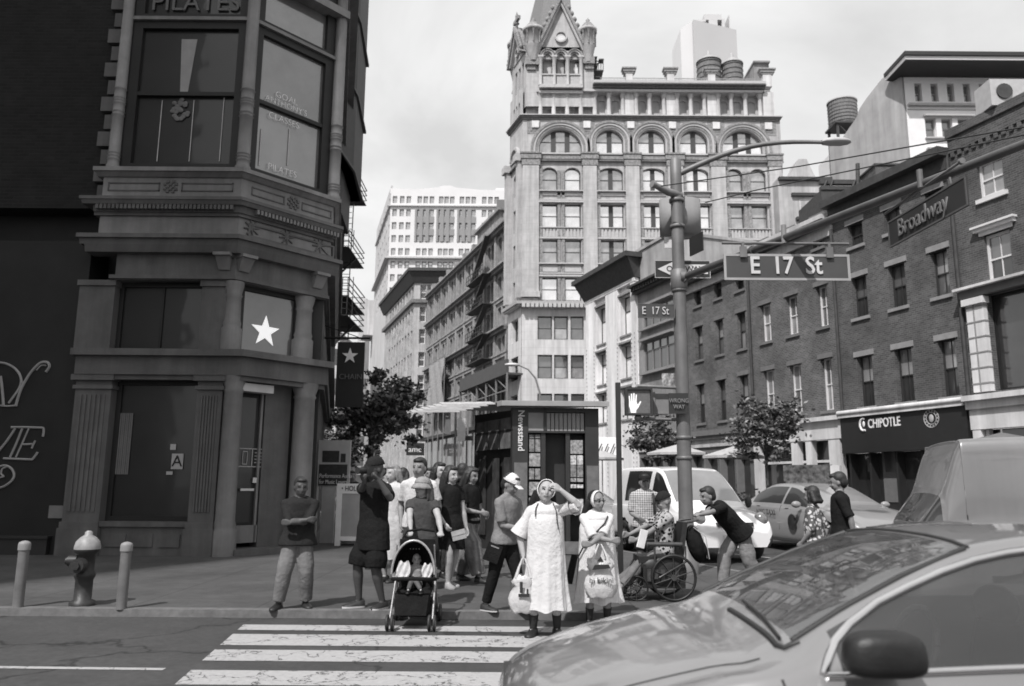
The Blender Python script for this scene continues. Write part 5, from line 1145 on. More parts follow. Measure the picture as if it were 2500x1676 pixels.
# slivers and low blocks to close the avenue
for i, (x0, x1, y, Y, g, lab) in enumerate(((145, 180, 742, 420, .5, 'very distant thin striped tower at the left of the avenue'), (0, 60, 900, 95, .55, 'bright distant building seen under the star banner'), (60, 215, 1100, 150, .3, 'grey distant building behind the left street tree'), (150, 470, 1400, 260, .26, 'low pale buildings closing the far end of the avenue'))):
    f = Face((0, Y), 90); a, b = f.u(*k3(x0, 900)), f.u(*k3(x1, 900)); z1 = f.z(*k3((x0+x1)/2, y)); r = thing('distant_building', lab, 'building', (a, Y, 0)); m = MB(); m.fb(a, b, 0, z1, -14, 0); m.build('wall', M('distant_stone_%d' % i, g, .85, .1, .4, kind='streak'), r, face=f)
    nfl = int(z1/3.6); m = MB()
    for k in range(nfl):
        nn = max(2, int((b-a)/3))
        for j in range(nn): q = a+(b-a)*(j+.25)/nn; m.fb(q, q+(b-a)/nn*.5, 1.2+k*3.6, 3.2+k*3.6, -.2, .03)
    m.build('windows', gm1 if i else gm2, r, face=f)
# ============================================================ STREET FURNITURE
SW = .08
galv = M('galvanised_pole', .17, .55, .18, 3, kind='streak', metal=.25, bump=.1); galvd = M('dull_metal', .2, .6, .2, 5); sgn = M('sign_green_dark', .06, .5, .1, 3); sgw = M('sign_white', .62, .5, .05, 3); sgk = M('sign_black', .022, .5, .1, 3); sgb = M('sign_back', .24, .6, .1, 4)
PX = atY(1664, 900, 14).x; PY = 14.0
ztop = atY(1672, 393, PY).z
tp = thing('lamp_post', 'tall galvanised corner lamp post carrying the signs, lamp arm and overhead arm', 'lamp post', (PX, PY, SW))
m = MB(); m.lathe((PX, PY, 0), [(.19, SW), (.19, SW+.25), (.135, SW+.3), (.125, 1.2), (.122, 2.6), (.105, ztop-.4), (.105, ztop), (.06, ztop+.05)], 20)
for z in (2.35, 2.0, 5.0, 5.35, 6.2, 6.7): m.lathe((PX, PY, 0), [(.122, z), (.137, z+.005), (.137, z+.06), (.122, z+.065)], 20)
m.build('shaft', galv, tp)
m = MB(); a = V((PX+.08, PY, ztop-.25)); b = atY(2010, 348, 13.6); pts = [a+(b-a)*t+V((0, 0, .22*sin(pi*t))) for t in [i/10 for i in range(11)]]; m.tube(pts, [.055-.02*i/10 for i in range(11)], 10); m.build('lamp_arm', galv, tp)
m = MB(); l0 = b; rows_ = []
for i, (t, w_, h) in enumerate(((0, .05, .04), (.06, .1, .07), (.2, .13, .09), (.4, .13, .08), (.5, .09, .05), (.54, .02, .02))):
    rows_.append([(l0.x-.04+t, l0.y+w_*cos(q), l0.z+h*(sin(q) if sin(q) > 0 else .5*sin(q))) for q in [k*pi/6 for k in range(12)]])
m.grid(rows_, closed=True); m.build('lamp_head', M('lamp_head', .42, .5), tp)
# mast arm over the street
A0 = V((PX+.1, PY-.1, atY(1682, 680, PY).z)); A1 = atY(2400, 392, 8.0); Ad = (A1-A0); A2 = A0+Ad*1.35
m = MB(); m.tube([A0, A0+Ad*.33, A0+Ad*.66, A1, A2], [.068, .06, .055, .05, .043], 12); m.tube([A0+Ad*.33+V((0, 0, -.005)), A0+Ad*.335], .082, 12); m.build('mast_arm', M('arm_metal', .10, .4, .2, 4, metal=.3), tp)
m = MB(); m.tube([A0+V((-.05, 0, -.1)), A0+V((.12, -.2, .0)), A0+V((.2, -.3, .06))], .035, 8); m.lathe((PX, PY, 0), [(.13, A0.z-.22), (.15, A0.z-.2), (.15, A0.z+.12), (.13, A0.z+.14)], 20); m.tube([V((PX, PY-.1, A0.z)), A0], .1, 10); m.build('arm_clamp', galv, tp)
m = MB(); q0 = atY(1662, 478, PY); q1 = atY(1598, 452, PY-.3); m.tube([q0, q0*.5+q1*.5+V((0, 0, -.03)), q1], [.075, .07, .055], 10); m.tube([q1, q1+(q1-q0)*.1], .07, 10); m.build('stub_arm', galvd, tp)
# cables
r = thing('span_cables', 'two thin span cables running from the lamp post to the upper right', 'cable', atY(1720, 480, 14.2))
for pp in (((1614, 455, 13.6), (1950, 407, 12), (2260, 352, 10.5), (2540, 304, 9)), ((1722, 495, 14.1), (1850, 464, 13), (2180, 396, 11), (2540, 322, 9))):
    m = MB(); m.tube([atY(*p) for p in pp], .011, 5); m.build('cable', sgk, r)
# hanging signs
def board(m, P0, dx, w_, h, t=.03, mi=0):   # P0 top-left corner, runs along dx (unit, xy), hangs down
    n = V((dx.y, -dx.x, 0)); d = dx*w_; D = V((0, 0, -h)); a = P0; m.hexa([a+D, a+d+D, a+d+D-n*t, a+D-n*t], [a, a+d, a+d-n*t, a-n*t], mi)
def sign(name, label, P0, az, w_, h, mat, rim=None, rw=.03, back=sgb, grp=None, cat='sign', t=.02):
    dx = V((sin(RD(az)), cos(RD(az)), 0)); r = thing(name, label, cat, P0+dx*w_/2+V((0, 0, -h)), grp); n = V((dx.y, -dx.x, 0))
    m = MB(); board(m, P0-n*.0, dx, w_, h, t); pl = m.build('panel', mat, r)
    if rim:
        m = MB(); e = n*.006
        for (u, v, ww, hh) in ((0, 0, w_, rw), (0, h-rw, w_, rw), (0, rw, rw, h-2*rw), (w_-rw, rw, rw, h-2*rw)): board(m, P0+dx*u+V((0, 0, -v))+e, dx, ww, hh, .008)
        m.build('border', rim, r)
    return r, dx, n
E0 = atY(1766, 620, 11.2); E1 = atY(2077, 691, 11.2)
r, dx, n = sign('street_sign', 'long hanging street sign reading E 17 St with pale border', E0, 90.3, E1.x-E0.x, E0.z-atY(1766, 684, 11.2).z, sgn, M('sign_border', .32, .6), .035)
text('E  17  St', .36, M('sign_lettering', .55, .6), 'lettering', r, E0+dx*(E1.x-E0.x)*.49+n*.012+V((0, 0, -.185)), RD(-.3), squash=.86, off=.006)
m = MB(); pz = atY(1900, 596, 11.2).z; m.tube([(E0.x-.02, 11.18, pz), (E1.x+.0, 11.18, pz)], .022, 8)
for px in (1812, 2022): x = atY(px, 600, 11.2).x; m.box(x-.02, x+.02, 11.16, 11.2, E0.z-.02, pz+.02); m.box(x-.05, x+.05, 11.15, 11.17, E0.z-.06, E0.z+.1)
m.build('hanger', galv, r)
m = MB(); m.tube([(atY(1913, 590, 11.2).x, 11.18, pz), (atY(1913, 575, 11.2).x, 11.18, pz+.28)], .04, 8); m.build('arm_bracket', galvd, r)
B0 = atY(*k6(765, 1190), 9.4)
r, dx, n = sign('street_sign', 'dark hanging street sign reading Broadway seen steeply from one side', B0, 176.1, 1.52, .33, M('sign_green_shaded', .03, .6), M('sign_border_dark', .09, .6), .02)  # shade put into the colours: darker green, border and lettering
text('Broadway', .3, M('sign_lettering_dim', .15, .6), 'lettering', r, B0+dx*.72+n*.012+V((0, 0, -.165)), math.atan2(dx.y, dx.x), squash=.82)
m = MB(); a = atY(*k6(750, 1140), 9.5); b_ = atY(*k6(935, 1010), 8.9); c_ = atY(*k6(1200, 830), 8.0); m.tube([a, b_, c_], .016, 6); m.tube([c_+V((0, -.02, 0)), c_+V((0, .02, .0))], .035, 8)
for x, y, Yq in ((838, 1120, 9.15), (1130, 925, 8.2)): p = atY(*k6(x, y), Yq); m.tube([p, p+V((.02, 0, -.16))], .014, 6)
p = atY(*k6(955, 930), 8.75); m.tube([p+V((0, 0, .1)), p+V((0, 0, -.12))], .035, 8); m.build('hanger', galv, r)
O0 = atY(1598, 636, 14.3); O1 = atY(1735, 680, 14.3); ow, oh = O1.x-O0.x, O0.z-O1.z
r, dx, n = sign('one_way_sign', 'black one way sign with a white left-pointing arrow behind the lamp post', O0, 90, ow, oh, sgk, M('sign_border2', .4, .6), .012)
m = MB(); c = O0+V((0, -.008, -oh/2)); P_ = [(.05, 0), (.33, .135), (.33, .09), (ow-.05, .09), (ow-.05, -.09), (.33, -.09), (.33, -.135)]; m.ext([(c.x+a, c.z+b) for a, b in P_], c.y-.004, c.y)
m.build('arrow', sgw, r); text('ONE WAY', .15, sgk, 'lettering', r, c+V((ow*.54, -.006, 0)), 0, squash=.98, ext=.002, off=.002)
S0 = atY(1557, 742, 13.85)
r, dx, n = sign('street_sign', 'small street sign reading E 17 St fixed left of the lamp post', S0, 88, .66, .255, sgn, M('sign_border3', .12, .6), .01)
text('E  17 St', .2, MC['sign_lettering'], 'lettering', r, S0+dx*.31+n*.012+V((0, 0, -.13)), RD(2), squash=.78)
# diamond no-turn sign, seen edge-on
D0_ = atY(1683, 598, 13.9); r = thing('turn_sign', 'dark square sign turned sideways high on the lamp post', 'sign', D0_)
m = MB(); dxx = V((sin(RD(160)), cos(RD(160)), 0)); board(m, D0_+V((0, 0, .12)), dxx, .42, .34, .02); m.build('panel', sgk, r)
# big housing at the back of the pole and white plate
r = thing('signal_housing', 'grey rounded signal housing behind the top of the lamp post', 'signal box', (PX, PY+.2, 5.6))
a, b = atY(1610, 487, 14.3), atY(1714, 576, 14.3); m = MB(); m.lathe(((a.x+b.x)/2-.0, 14.35, 0), [(.02, b.z), ((b.x-a.x)/2, b.z), ((b.x-a.x)/2, a.z), (.02, a.z)], 24, sy=.55); m.build('casing', sgb, r)
r = thing('white_plate', 'small white plate on the lamp post under the grey housing', 'sign', atY(1640, 606, 14.2)); m = MB(); board(m, atY(1622, 579, 14.25), V((1, 0, 0)), .27, .21, .02); m.build('panel', sgw, r)
r = thing('wrong_way_sign', 'small dark wrong way sign strapped to the lamp post', 'sign', atY(1655, 1007, 13.8)); W0_ = atY(1632, 966, 13.82); m = MB(); dxx = V((sin(RD(97)), cos(RD(97)), 0)); board(m, W0_+V((0, 0, .04)), dxx, .34, .36, .015); m.build('panel', sgk, r)
text('WRONG\nWAY', .105, M('letter_dim', .22, .6), 'lettering', r, W0_+dxx*.17+V((0, -.03, -.15)), RD(-7), squash=.8)
r = thing('reflective_sign', 'small crumpled reflective sign beside the lamp post above the walk signal', 'sign', atY(1630, 945, 14.1)); m = MB(); S1 = atY(1616, 912, 14.1)
m.grid([[(S1.x+i*.045, S1.y+.02*sin(i*2.1+j), S1.z-j*.05) for i in range(7)] for j in range(6)]); m.grid([[(S1.x+i*.045, S1.y+.02+.02*sin(i*2.1+j), S1.z-j*.05) for i in range(7)] for j in range(6)][::-1]); m.build('panel', M('crumpled_foil', .4, .25, .6, 22, metal=.6), r)
# walk signal
a, b = atY(1527, 948, 13.9), atY(1592, 1014, 13.9)
r = thing('walk_signal', 'boxy pedestrian signal showing a lit raised hand', 'pedestrian signal', ((a.x+b.x)/2, 13.9, b.z))
m = MB(); m.box(a.x, b.x, 13.9, 14.08, b.z, a.z); m.box(a.x-.01, b.x+.01, 13.84, 13.9, a.z-.03, a.z+.01); m.box(a.x-.01, a.x+.025, 13.84, 13.9, b.z, a.z-.03); m.box(b.x-.025, b.x+.01, 13.84, 13.9, b.z, a.z-.03); m.box(a.x+.025, b.x-.025, 13.84, 13.9, b.z, b.z+.025); m.build('housing', M('signal_black', .03, .5), r)
m = MB(); m.box(a.x+.03, b.x-.03, 13.885, 13.899, b.z+.03, a.z-.03); m.build('lens', M('signal_lens', .13, .4, .2, 30), r)
hx, hz = a.x+.135, (a.z+b.z)/2-.02; m = MB(); hm = M('hand_lamp', .7, .5, emit=.35)
for i, (dx_, h0, h1, tl) in enumerate(((-.062, .0, .115, -.012), (-.028, .0, .155, -.005), (.006, .0, .165, .003), (.038, .0, .14, .012))):
    m.hexa([(hx+dx_-.013, 13.882, hz+h0), (hx+dx_+.013, 13.882, hz+h0), (hx+dx_+.013, 13.886, hz+h0), (hx+dx_-.013, 13.886, hz+h0)], [(hx+dx_-.010+tl, 13.882, hz+h1), (hx+dx_+.011+tl, 13.882, hz+h1), (hx+dx_+.011+tl, 13.886, hz+h1), (hx+dx_-.010+tl, 13.886, hz+h1)])
m.ext([(hx-.078, hz+.01), (hx+.054, hz+.01), (hx+.07, hz-.04), (hx+.12, hz+.03), (hx+.135, hz+.015), (hx+.08, hz-.09), (hx+.045, hz-.13), (hx+.04, hz-.18), (hx-.05, hz-.18), (hx-.06, hz-.12), (hx-.08, hz-.06)][::-1], 13.882, 13.886); m.build('hand_symbol', hm, r)
m = MB(); m.tube([(a.x+.2, 13.98, a.z), (a.x+.22, 13.98, a.z+.05), (PX, 14, atY(1660, 948, 14).z)], .03, 8); m.tube([(a.x+.3, 13.98, b.z-.06), (PX, 14, b.z-.07)], .03, 8); m.ball((a.x+.22, 13.95, b.z-.05), .07, .06, .06); m.build('bracket', galv, r)
r = thing('walk_signal', 'second pedestrian signal box turned away, between the lit hand and the lamp post', 'pedestrian signal', atY(1610, 1012, 14.15)); a2, b2 = atY(1596, 962, 14.2), atY(1632, 1012, 14.2); m = MB(); m.box(a2.x, b2.x, 14.1, 14.35, b2.z, a2.z); m.box(a2.x-.03, a2.x, 14.08, 14.37, b2.z-.02, a2.z+.02); m.build('housing', galvd, r)
# thin dark post
r = thing('sign_post', 'thin black steel post standing between the second nun and the white van', 'post', (wp(1515, 11.5), 11.5, SW)); x = wp(1515, 11.5); m = MB(); m.box(x-.035, x+.035, 11.47, 11.53, SW, atY(1515, 935, 11.5).z); m.box(x-.06, x+.06, 11.44, 11.56, SW, SW+.03); m.build('post', sgk, r)
# hydrant and bollards
hx, hy = wp(232, 10.0), 10.0
r = thing('fire_hydrant', 'dark fire hydrant with a pale bonnet between two bollards', 'hydrant', (hx, hy, SW)); hd = M('hydrant_dark', .025, .5, .3, 12, bump=.2)
m = MB(); m.lathe((hx, hy, 0), [(.145, SW), (.145, SW+.05), (.1, SW+.07), (.1, SW+.3), (.12, SW+.34), (.12, SW+.37), (.1, SW+.4), (.1, SW+.6), (.145, SW+.63), (.145, SW+.66)], 20); m.build('barrel', hd, r)
m = MB(); m.lathe((hx, hy, 0), [(.15, SW+.66), (.15, SW+.69), (.135, SW+.75), (.09, SW+.8), (.045, SW+.83), (.045, SW+.86), (.02, SW+.88)], 20); m.build('bonnet', M('hydrant_silver', .26, .5, .2, 14), r)
m = MB(); m.tube([(hx-.1, hy, SW+.52), (hx-.21, hy, SW+.52)], .065, 12); m.tube([(hx-.19, hy, SW+.52), (hx-.24, hy, SW+.52)], .045, 6); m.build('side_outlet', hd, r)
m = MB(); m.tube([(hx, hy-.1, SW+.48), (hx, hy-.22, SW+.48)], .085, 12); m.tube([(hx, hy-.2, SW+.48), (hx, hy-.25, SW+.48)], .05, 6); m.build('front_outlet', hd, r)
for px, yb, lab in ((80, 9.8, 'leftmost steel bollard at the kerb, left of the hydrant'), (326, 9.75, 'right steel bollard at the kerb, right of the hydrant')):
    bx = wp(px, yb); r = thing('bollard', lab, 'bollard', (bx, yb, SW), 'steel bollards by the hydrant'); m = MB(); m.lathe((bx, yb, 0), [(.06, SW), (.06, SW+.66)], 18); m.build('tube', M('bollard_grey', .15, .6, .2, 6, kind='streak'), r)
    m = MB(); m.lathe((bx, yb, 0), [(.069, SW+.66), (.069, SW+.73), (.06, SW+.75), (.03, SW+.765), (.001, SW+.77)], 18); m.build('cap', M('bollard_cap', .22, .6, .2, 6), r)
# newsstand
NF = Face((wp(1254, 17.6), 17.6), 89.5); NSd = Face(NF.P, 155.4); nt_ = NF.z(1254, 996)
r = thing('newsstand', 'dark sidewalk newsstand with a vertical Newsstand lettering and slatted glass canopy', 'newsstand', (NF.P.x+.9, 17.6, SW)); nd = M('newsstand_dark', .03, .45, .2, 3); npn = M('newsstand_panel', .26, .5, .12, 4); nl = M('newsstand_louvre', .4, .5, .2, 6)
def NU(x): return NF.u(1050+x*.2551, 1150)
def NZ(y): return NF.z(1300, 940+y*.2551)
nw = NU(1618); sdv = NF.P-NSd.pt(-2.2); 
m = MB(); bk = [NF.P.xy, NF.pt(nw).xy, NF.pt(nw).xy-sdv.xy, (NF.P-sdv).xy]; bkk = [V(p)+V((.05, .35)) if i < 2 else V(p) for i, p in enumerate(bk)]; m.plan([(bk[0].x+.05, bk[0].y+.45), (bk[1].x-.05, bk[1].y+.45), bk[2], bk[3]], SW, nt_); m.build('cabin', nd, r)
m = MB(); m.fb(NU(790), NU(935), SW, nt_, -.5, 0); m.fb(NU(1487), nw, SW, nt_, -.5, 0); m.fb(NU(1088), NU(1112), NZ(440), nt_, -.4, 0); m.fb(NU(935), NU(1487), NZ(450)-.02, NZ(440), -.4, .01); m.fb(NU(935), NU(1487), NZ(262), nt_, -.4, .0); m.fb(NU(1062), NU(1105), SW, NZ(450), -.4, -.03); m.fb(NU(1300), NU(1340), SW, NZ(450), -.4, -.03); m.build('frame', nd, r, face=NF)
m = MB(); m.fb(NU(937), NU(1086), NZ(438), NZ(264), -.2, -.03); m.build('blank_panel', npn, r, face=NF)
m = MB()
for i in range(9): a = NU(1114)+(NU(1484)-NU(1114))*i/9; m.fb(a+.005, a+(NU(1484)-NU(1114))/9-.012, NZ(438), NZ(268), -.2, -.04)
m.build('slatted_panel', npn, r, face=NF)
m = MB(); m.fb(NU(805), NU(930), SW+.4, NZ(745), 0, .012); m.fb(NU(1498), NU(1612), SW+.4, NZ(770), 0, .012); m.fb(NU(790), nw, SW+.02, SW+.28, 0, .06); m.build('lower_panel', M('newsstand_mid', .13, .6, .3, 5), r, face=NF)
random.seed(11)
for x0, x1, ys in ((945, 1060, ((475, 510), (520, 640), (655, 780), (800, 905), (930, 1060), (1080, 1200))), (1342, 1470, ((525, 655), (670, 760), (765, 880), (890, 925), (950, 985), (1090, 1230)))):
    for y0, y1 in ys:
        m = MB(); gg = random.choice((.5, .3, .4, .2)); a, b_ = NU(x0), NU(x1); k = random.choice((1, 2, 2))
        for j in range(k): m.fb(a+(b_-a)*j/k+.01, a+(b_-a)*(j+1)/k-.01, NZ(y1), NZ(y0), -.12, -.06+.01*j)
        m.build('magazine_display', M('magazine_%d' % int(gg*10), gg, .5, .7, 14), r, face=NF)
m = MB(); W_ = 2.2
m.fb(-W_, -W_+.08, SW, nt_, -.05, .02); m.fb(-.08, 0, SW, nt_, -.05, .02); m.fb(-W_, 0, NSd.z(1200, 1060), NSd.z(1200, 1055), -.05, .02); m.build('side_frame', nd, r, face=NSd)
m = MB(); z0, z1 = 2.35, nt_-.2
for q in (.02, .35, .68): m.fb(-W_+W_*q+.04, -W_+W_*(q+.3), z0, z1, -.05, .012)
m.build('side_panel', M('newsstand_side', .12, .5, .5, 4), r, face=NSd)
m = MB()
for q in (.15, .5, .8): m.fb(-W_+W_*q, -W_+W_*(q+.12), .4, z0-.2, -.05, .01)
m.build('side_poster', M('newsstand_side2', .045, .5, .5, 4), r, face=NSd)
text('Newsstand', .2, M('newsstand_letter', .7, .5), 'lettering', r, NF.pt(NU(868), NZ(438), .015), NF.ang, rot=-pi/2, off=.003)
m = MB(); zc = nt_+.02; c0_, c1_, c2_, c3_ = NF.pt(-.25, 0, .3), NF.pt(nw+.2, 0, .3), NF.pt(nw+.2, 0, .3)-sdv*1.15, NF.pt(-.25, 0, .3)-sdv*1.15
m.plan([c0_.xy, c1_.xy, (c1_-sdv*.12).xy, (c0_-sdv*.12).xy], zc, zc+.09); m.build('canopy_beam', M('canopy_grey', .3, .5), r)
m = MB(); m.plan([c0_.xy, c1_.xy, c2_.xy, c3_.xy], zc+.09, zc+.11)
wng = V((-1.35, 1.0, 0))
m.build('canopy_roof', M('canopy_glass', .35, .3), r)
m = MB()
for i in range(6):
    a = NF.pt(-.25, 0, .3)-sdv*(.15+.2*i); o = V((-1.2, .25, 0)); d = -sdv.normalized()*.28
    m.hexa([V((*(a+o).xy, zc+.05+.0)), V((*a.xy, zc+.05)), V((*(a+d).xy, zc+.12)), V((*(a+o+d).xy, zc+.12))], [V((*(a+o).xy, zc+.07)), V((*a.xy, zc+.07)), V((*(a+d).xy, zc+.14)), V((*(a+o+d).xy, zc+.14))])
m.build('louvres', nl, r)
# advertising panel and folding board by the corner column
ax, ay = wp(812, 20.5), 20.5
r = thing('advertising_panel', 'tall framed advertising panel with a picture and a black caption strip beside the corner column', 'sign', (ax, ay, SW)); f = Face((0, ay), 90)
def AU(x): return f.u(650+x*.3509, 1180)
def AZ(y): return f.z(800, 1050+y*.3509)
m = MB(); m.fb(AU(352), AU(575), AZ(392), AZ(72), -.12, 0); m.fb(AU(390), AU(480), SW, AZ(392), -.1, -.02); m.fb(AU(352), AU(360), SW, AZ(392), -.1, 0); m.build('frame', M('panel_frame', .4, .5), r, face=f)
m = MB(); m.fb(AU(362), AU(560), AZ(388), AZ(240), 0, .01); m.fb(AU(382), AU(500), AZ(225), AZ(145), 0, .012); m.fb(AU(510), AU(545), AZ(225), AZ(165), 0, .012); m.build('poster', M('poster_dark', .025, .6, .5, 9), r, face=f)
text('Performance Audio\nfor Music Lovers', .15, sgw, 'poster_text', r, f.pt(AU(368), AZ(342), .02), 0, align='LEFT', squash=.7)
r = thing('folding_board', 'white framed folding board with a grey panel standing on the pavement', 'sandwich board', (wp(850, 19.4), 19.4, SW)); f = Face((0, 19.4), 93)
a, b_ = f.u(820, 1250), f.u(902, 1250); z1 = f.z(840, 1181)
m = MB(); m.box(a, a+.13, 0, .05, SW, z1); m.box(b_-.13, b_, 0, .05, SW, z1); m.box(a+.13, b_-.13, .002, .05, z1-.24, z1); m.box(a+.13, b_-.13, .002, .05, SW+.12, SW+.22); m.hexa([(a, .7, SW), (b_, .7, SW), (b_, .74, SW), (a, .74, SW)], [(a, .06, z1), (b_, .06, z1), (b_, .1, z1), (a, .1, z1)]); m.build('frame', white, r, face=f)
m = MB(); m.box(a+.13, b_-.13, .02, .04, SW+.22, z1-.24); m.build('panel', M('board_grey', .34, .7, .1, 3), r, face=f)
text('• HOLY •', .17, sgk, 'lettering', r, f.pt((a+b_)/2-.03, z1-.12, .01), f.ang, squash=.8)
# ------------------------------------------------------------ trees
bark = M('bark', .07, .9, .3, 10, bump=.5, bscale=30); leafA = M('leaf_dark', .06, .6, .5, 30, spec=.3); leafB = M('leaf_light', .19, .5, .4, 30, spec=.4)
def tree(label, x, y, z0, zc_, rx, rz, n, seed, leaf=.12, trunk=.11, lean=0):
    random.seed(seed); r = thing('street_tree', label, 'tree', (x, y, z0), 'street trees')
    m = MB(); top = V((x+lean, y, zc_+rz*.35)); m.tube([(x, y, z0), (x+lean*.3, y, z0+(zc_-z0)*.4), (x+lean*.7, y, zc_-rz*.3), top], [trunk*1.2, trunk, trunk*.75, trunk*.25], 8)
    cl = []
    for i in range(15):
        q = random.random()*6.28; e = random.uniform(-.35, 1.2); R_ = random.uniform(.55, 1.0); tip = V((x+lean+rx*R_*cos(q)*cos(e*.8), y+rx*R_*sin(q)*cos(e*.8), zc_+rz*R_*sin(e)*.9)); b0 = V((x+lean*.6, y, zc_-rz*random.uniform(.2, .75)))
        mid = b0*.5+tip*.5+V((random.uniform(-.15, .15)*rx, random.uniform(-.15, .15)*rx, rz*.08)); m.tube([b0, mid, tip], [trunk*.42, trunk*.25, trunk*.08], 5); cl += [(tip, .34), (mid, .38), (tip*.6+mid*.4, .3)]
    m.build('trunk', bark, r)
    for i in range(11): q = random.random()*6.28; e = random.uniform(-1.2, 1.5); k_ = random.uniform(.6, 1.15); cl.append((V((x+lean+rx*k_*cos(q)*cos(e), y+rx*k_*sin(q)*cos(e), zc_+rz*k_*sin(e))), random.uniform(.16, .3)))
    vs = []; fs = []; mi = []
    for i in range(n):
        c, s_ = random.choice(cl); s_ *= random.choice((.55, .62, .7, 1.15)); g_ = [random.gauss(0, 1) for _ in range(3)]; s_ = s_*.55*rx; p = c+V((g_[0]*s_, g_[1]*s_, g_[2]*s_*.6*min(1.2, rz/rx)))
        a = V((random.gauss(0, 1), random.gauss(0, 1), random.gauss(0, .5))).normalized()*leaf*random.uniform(.5, 1.1); b = a.cross(V((random.gauss(0, 1), random.gauss(0, 1), random.gauss(0, 1)))).normalized()*leaf*.55
        k = len(vs); vs += [p-a, p+b*.9, p+a, p-b*.9]; fs.append([k, k+1, k+2, k+3]); mi.append(0 if random.random() < .5 else 1)
    me = bpy.data.meshes.new('crown'); me.from_pydata([tuple(v-WL[r]) for v in vs], [], fs); me.materials.append(leafA); me.materials.append(leafB); me.polygons.foreach_set('material_index', mi); me.update()
    o = bpy.data.objects.new('crown', me); COL.objects.link(o); o.parent = r
    return r
def tpx(px, py, Y): p = atY(px, py, Y); return p.x, p.z
x, zc = tpx(905, 1010, 30); tree('bushy dark street tree beyond the corner building, left of the crowd', x, 30, SW, zc, 1.75, 1.5, 6000, 21, .13, .13, .1)
x, zc = tpx(1868, 1055, 35); tree('young street tree in front of the white-windowed brick house', x, 35, SW, zc, 1.55, 1.75, 3300, 22, .13, .07)
x, zc = tpx(1868, 1005, 35.4); 
x, zc = tpx(1590, 1072, 43); tree('small street tree seen between the walk signal and the lamp post', x, 43, SW, zc, 1.5, 1.4, 2600, 23, .14, .08)
x, zc = tpx(835, 1120, 40); tree('smaller street tree low behind the bushy one at the avenue pavement', x, 40, SW, zc, 1.3, 1.6, 3000, 24, .14, .09)
for i, (x, y, lab) in enumerate(((-3.5, -9, 'park tree behind the viewpoint, nearest the kerb'), (5.5, -8, 'park tree behind the viewpoint, right of the nearest one'), (13, -10, 'park tree behind the viewpoint, furthest right'))): tree(lab, x, y, 0, 6.2, 3.0, 2.4, 3200, 40+i, .2, .2)
# ------------------------------------------------------------ parasols, awning, planters
pcl = M('parasol_cloth', .42, .8, .08, 4)
def parasol(label, px, py, Y, R_, h, cl=pcl, drop=.45):
    p = atY(px, py, Y); r = thing('cafe_parasol', label, 'parasol', (p.x, Y, SW), 'cafe parasols on the east pavement'); m = MB(); n_ = 8; z = p.z
    for i in range(n_):
        a, b_ = 2*pi*(i)/n_, 2*pi*(i+1)/n_; A_ = (p.x+R_*cos(a), Y+R_*sin(a), z-drop); B_ = (p.x+R_*cos(b_), Y+R_*sin(b_), z-drop)
        mid = ((A_[0]+B_[0])/2*.98+p.x*.02, (A_[1]+B_[1])/2*.98+Y*.02, z-drop+.0)
        m.poly([(p.x, Y, z), A_, B_]); m.poly([A_, (A_[0], A_[1], A_[2]-.12), (B_[0], B_[1], B_[2]-.12), B_])
    m.build('canopy', cl, r); m = MB(); m.tube([(p.x, Y, SW), (p.x, Y, z+.12)], .03, 8); m.lathe((p.x, Y, 0), [(.3, SW), (.3, SW+.08), (.05, SW+.12)], 12); m.build('pole', galvd, r)
    return r
parasol('left grey cafe parasol half hidden by the lamp post', 1655, 1085, 41, 1.6, 2.6); parasol('middle grey cafe parasol right of the lamp post', 1790, 1090, 37.5, 1.45, 2.6); parasol('large dark cafe parasol above the light van', 2445, 1056, 25.5, 1.7, 2.6, M('parasol_dark', .13, .8), .42)
parasol('pale cafe parasol in the gap beside the newsstand', 1470, 1100, 48, 1.3, 2.5)
r = thing('striped_awning', 'white framed awning with dark zigzag struts beyond the newsstand', 'awning', atY(1485, 1110, 52)); a, b_ = atY(1455, 1068, 52), atY(1512, 1120, 52)
m = MB(); m.hexa([(a.x, 51, b_.z), (b_.x, 51, b_.z), (b_.x, 53, b_.z), (a.x, 53, b_.z)], [(a.x, 51.8, a.z), (b_.x, 51.8, a.z), (b_.x, 53, a.z), (a.x, 53, a.z)]); m.build('canopy', sgw, r); m = MB()
for i in range(4): m.tube([(a.x+i*.4, 50.9, b_.z+.3), (a.x+.3+i*.4, 51.3, b_.z+.9)], .04, 5)
m.build('struts', sgk, r)
shrub = M('shrub_leaf', .04, .6, .5, 20)
def planter(label, px, Y, w_, h=.5):
    x = wp(px, Y); r = thing('planter', label, 'planter', (x, Y, SW), 'planters along the east pavement'); m = MB(); m.box(x-w_/2, x+w_/2, Y-.25, Y+.25, SW, SW+.5); m.box(x-w_/2-.03, x+w_/2+.03, Y-.28, Y+.28, SW+.5, SW+.55); m.build('box', galvd, r)
    random.seed(int(px)); vs = []; fs = []
    for i in range(500):
        p = V((x+random.gauss(0, w_*.25), Y+random.gauss(0, .12), SW+.55+abs(random.gauss(0, h*.45)))); a = V((random.gauss(0, 1), random.gauss(0, 1), random.gauss(0, 1))).normalized()*.08; b = a.cross(V((random.random(), 1, random.random()))).normalized()*.05; k = len(vs); vs += [p-a, p+b, p+a, p-b]; fs.append([k, k+1, k+2, k+3])
    me = bpy.data.meshes.new('shrub'); me.from_pydata([tuple(v-WL[r]) for v in vs], [], fs); me.materials.append(shrub); o = bpy.data.objects.new('shrub', me); COL.objects.link(o); o.parent = r
for i, (px, Y) in enumerate(((1835, 33.5), (2010, 29.5), (1740, 37))): planter(('leafy planter box at the foot of the young street tree', 'leafy planter box in front of the black restaurant front', 'leafy planter box between parasol and tree')[i], px, Y, 1.8)
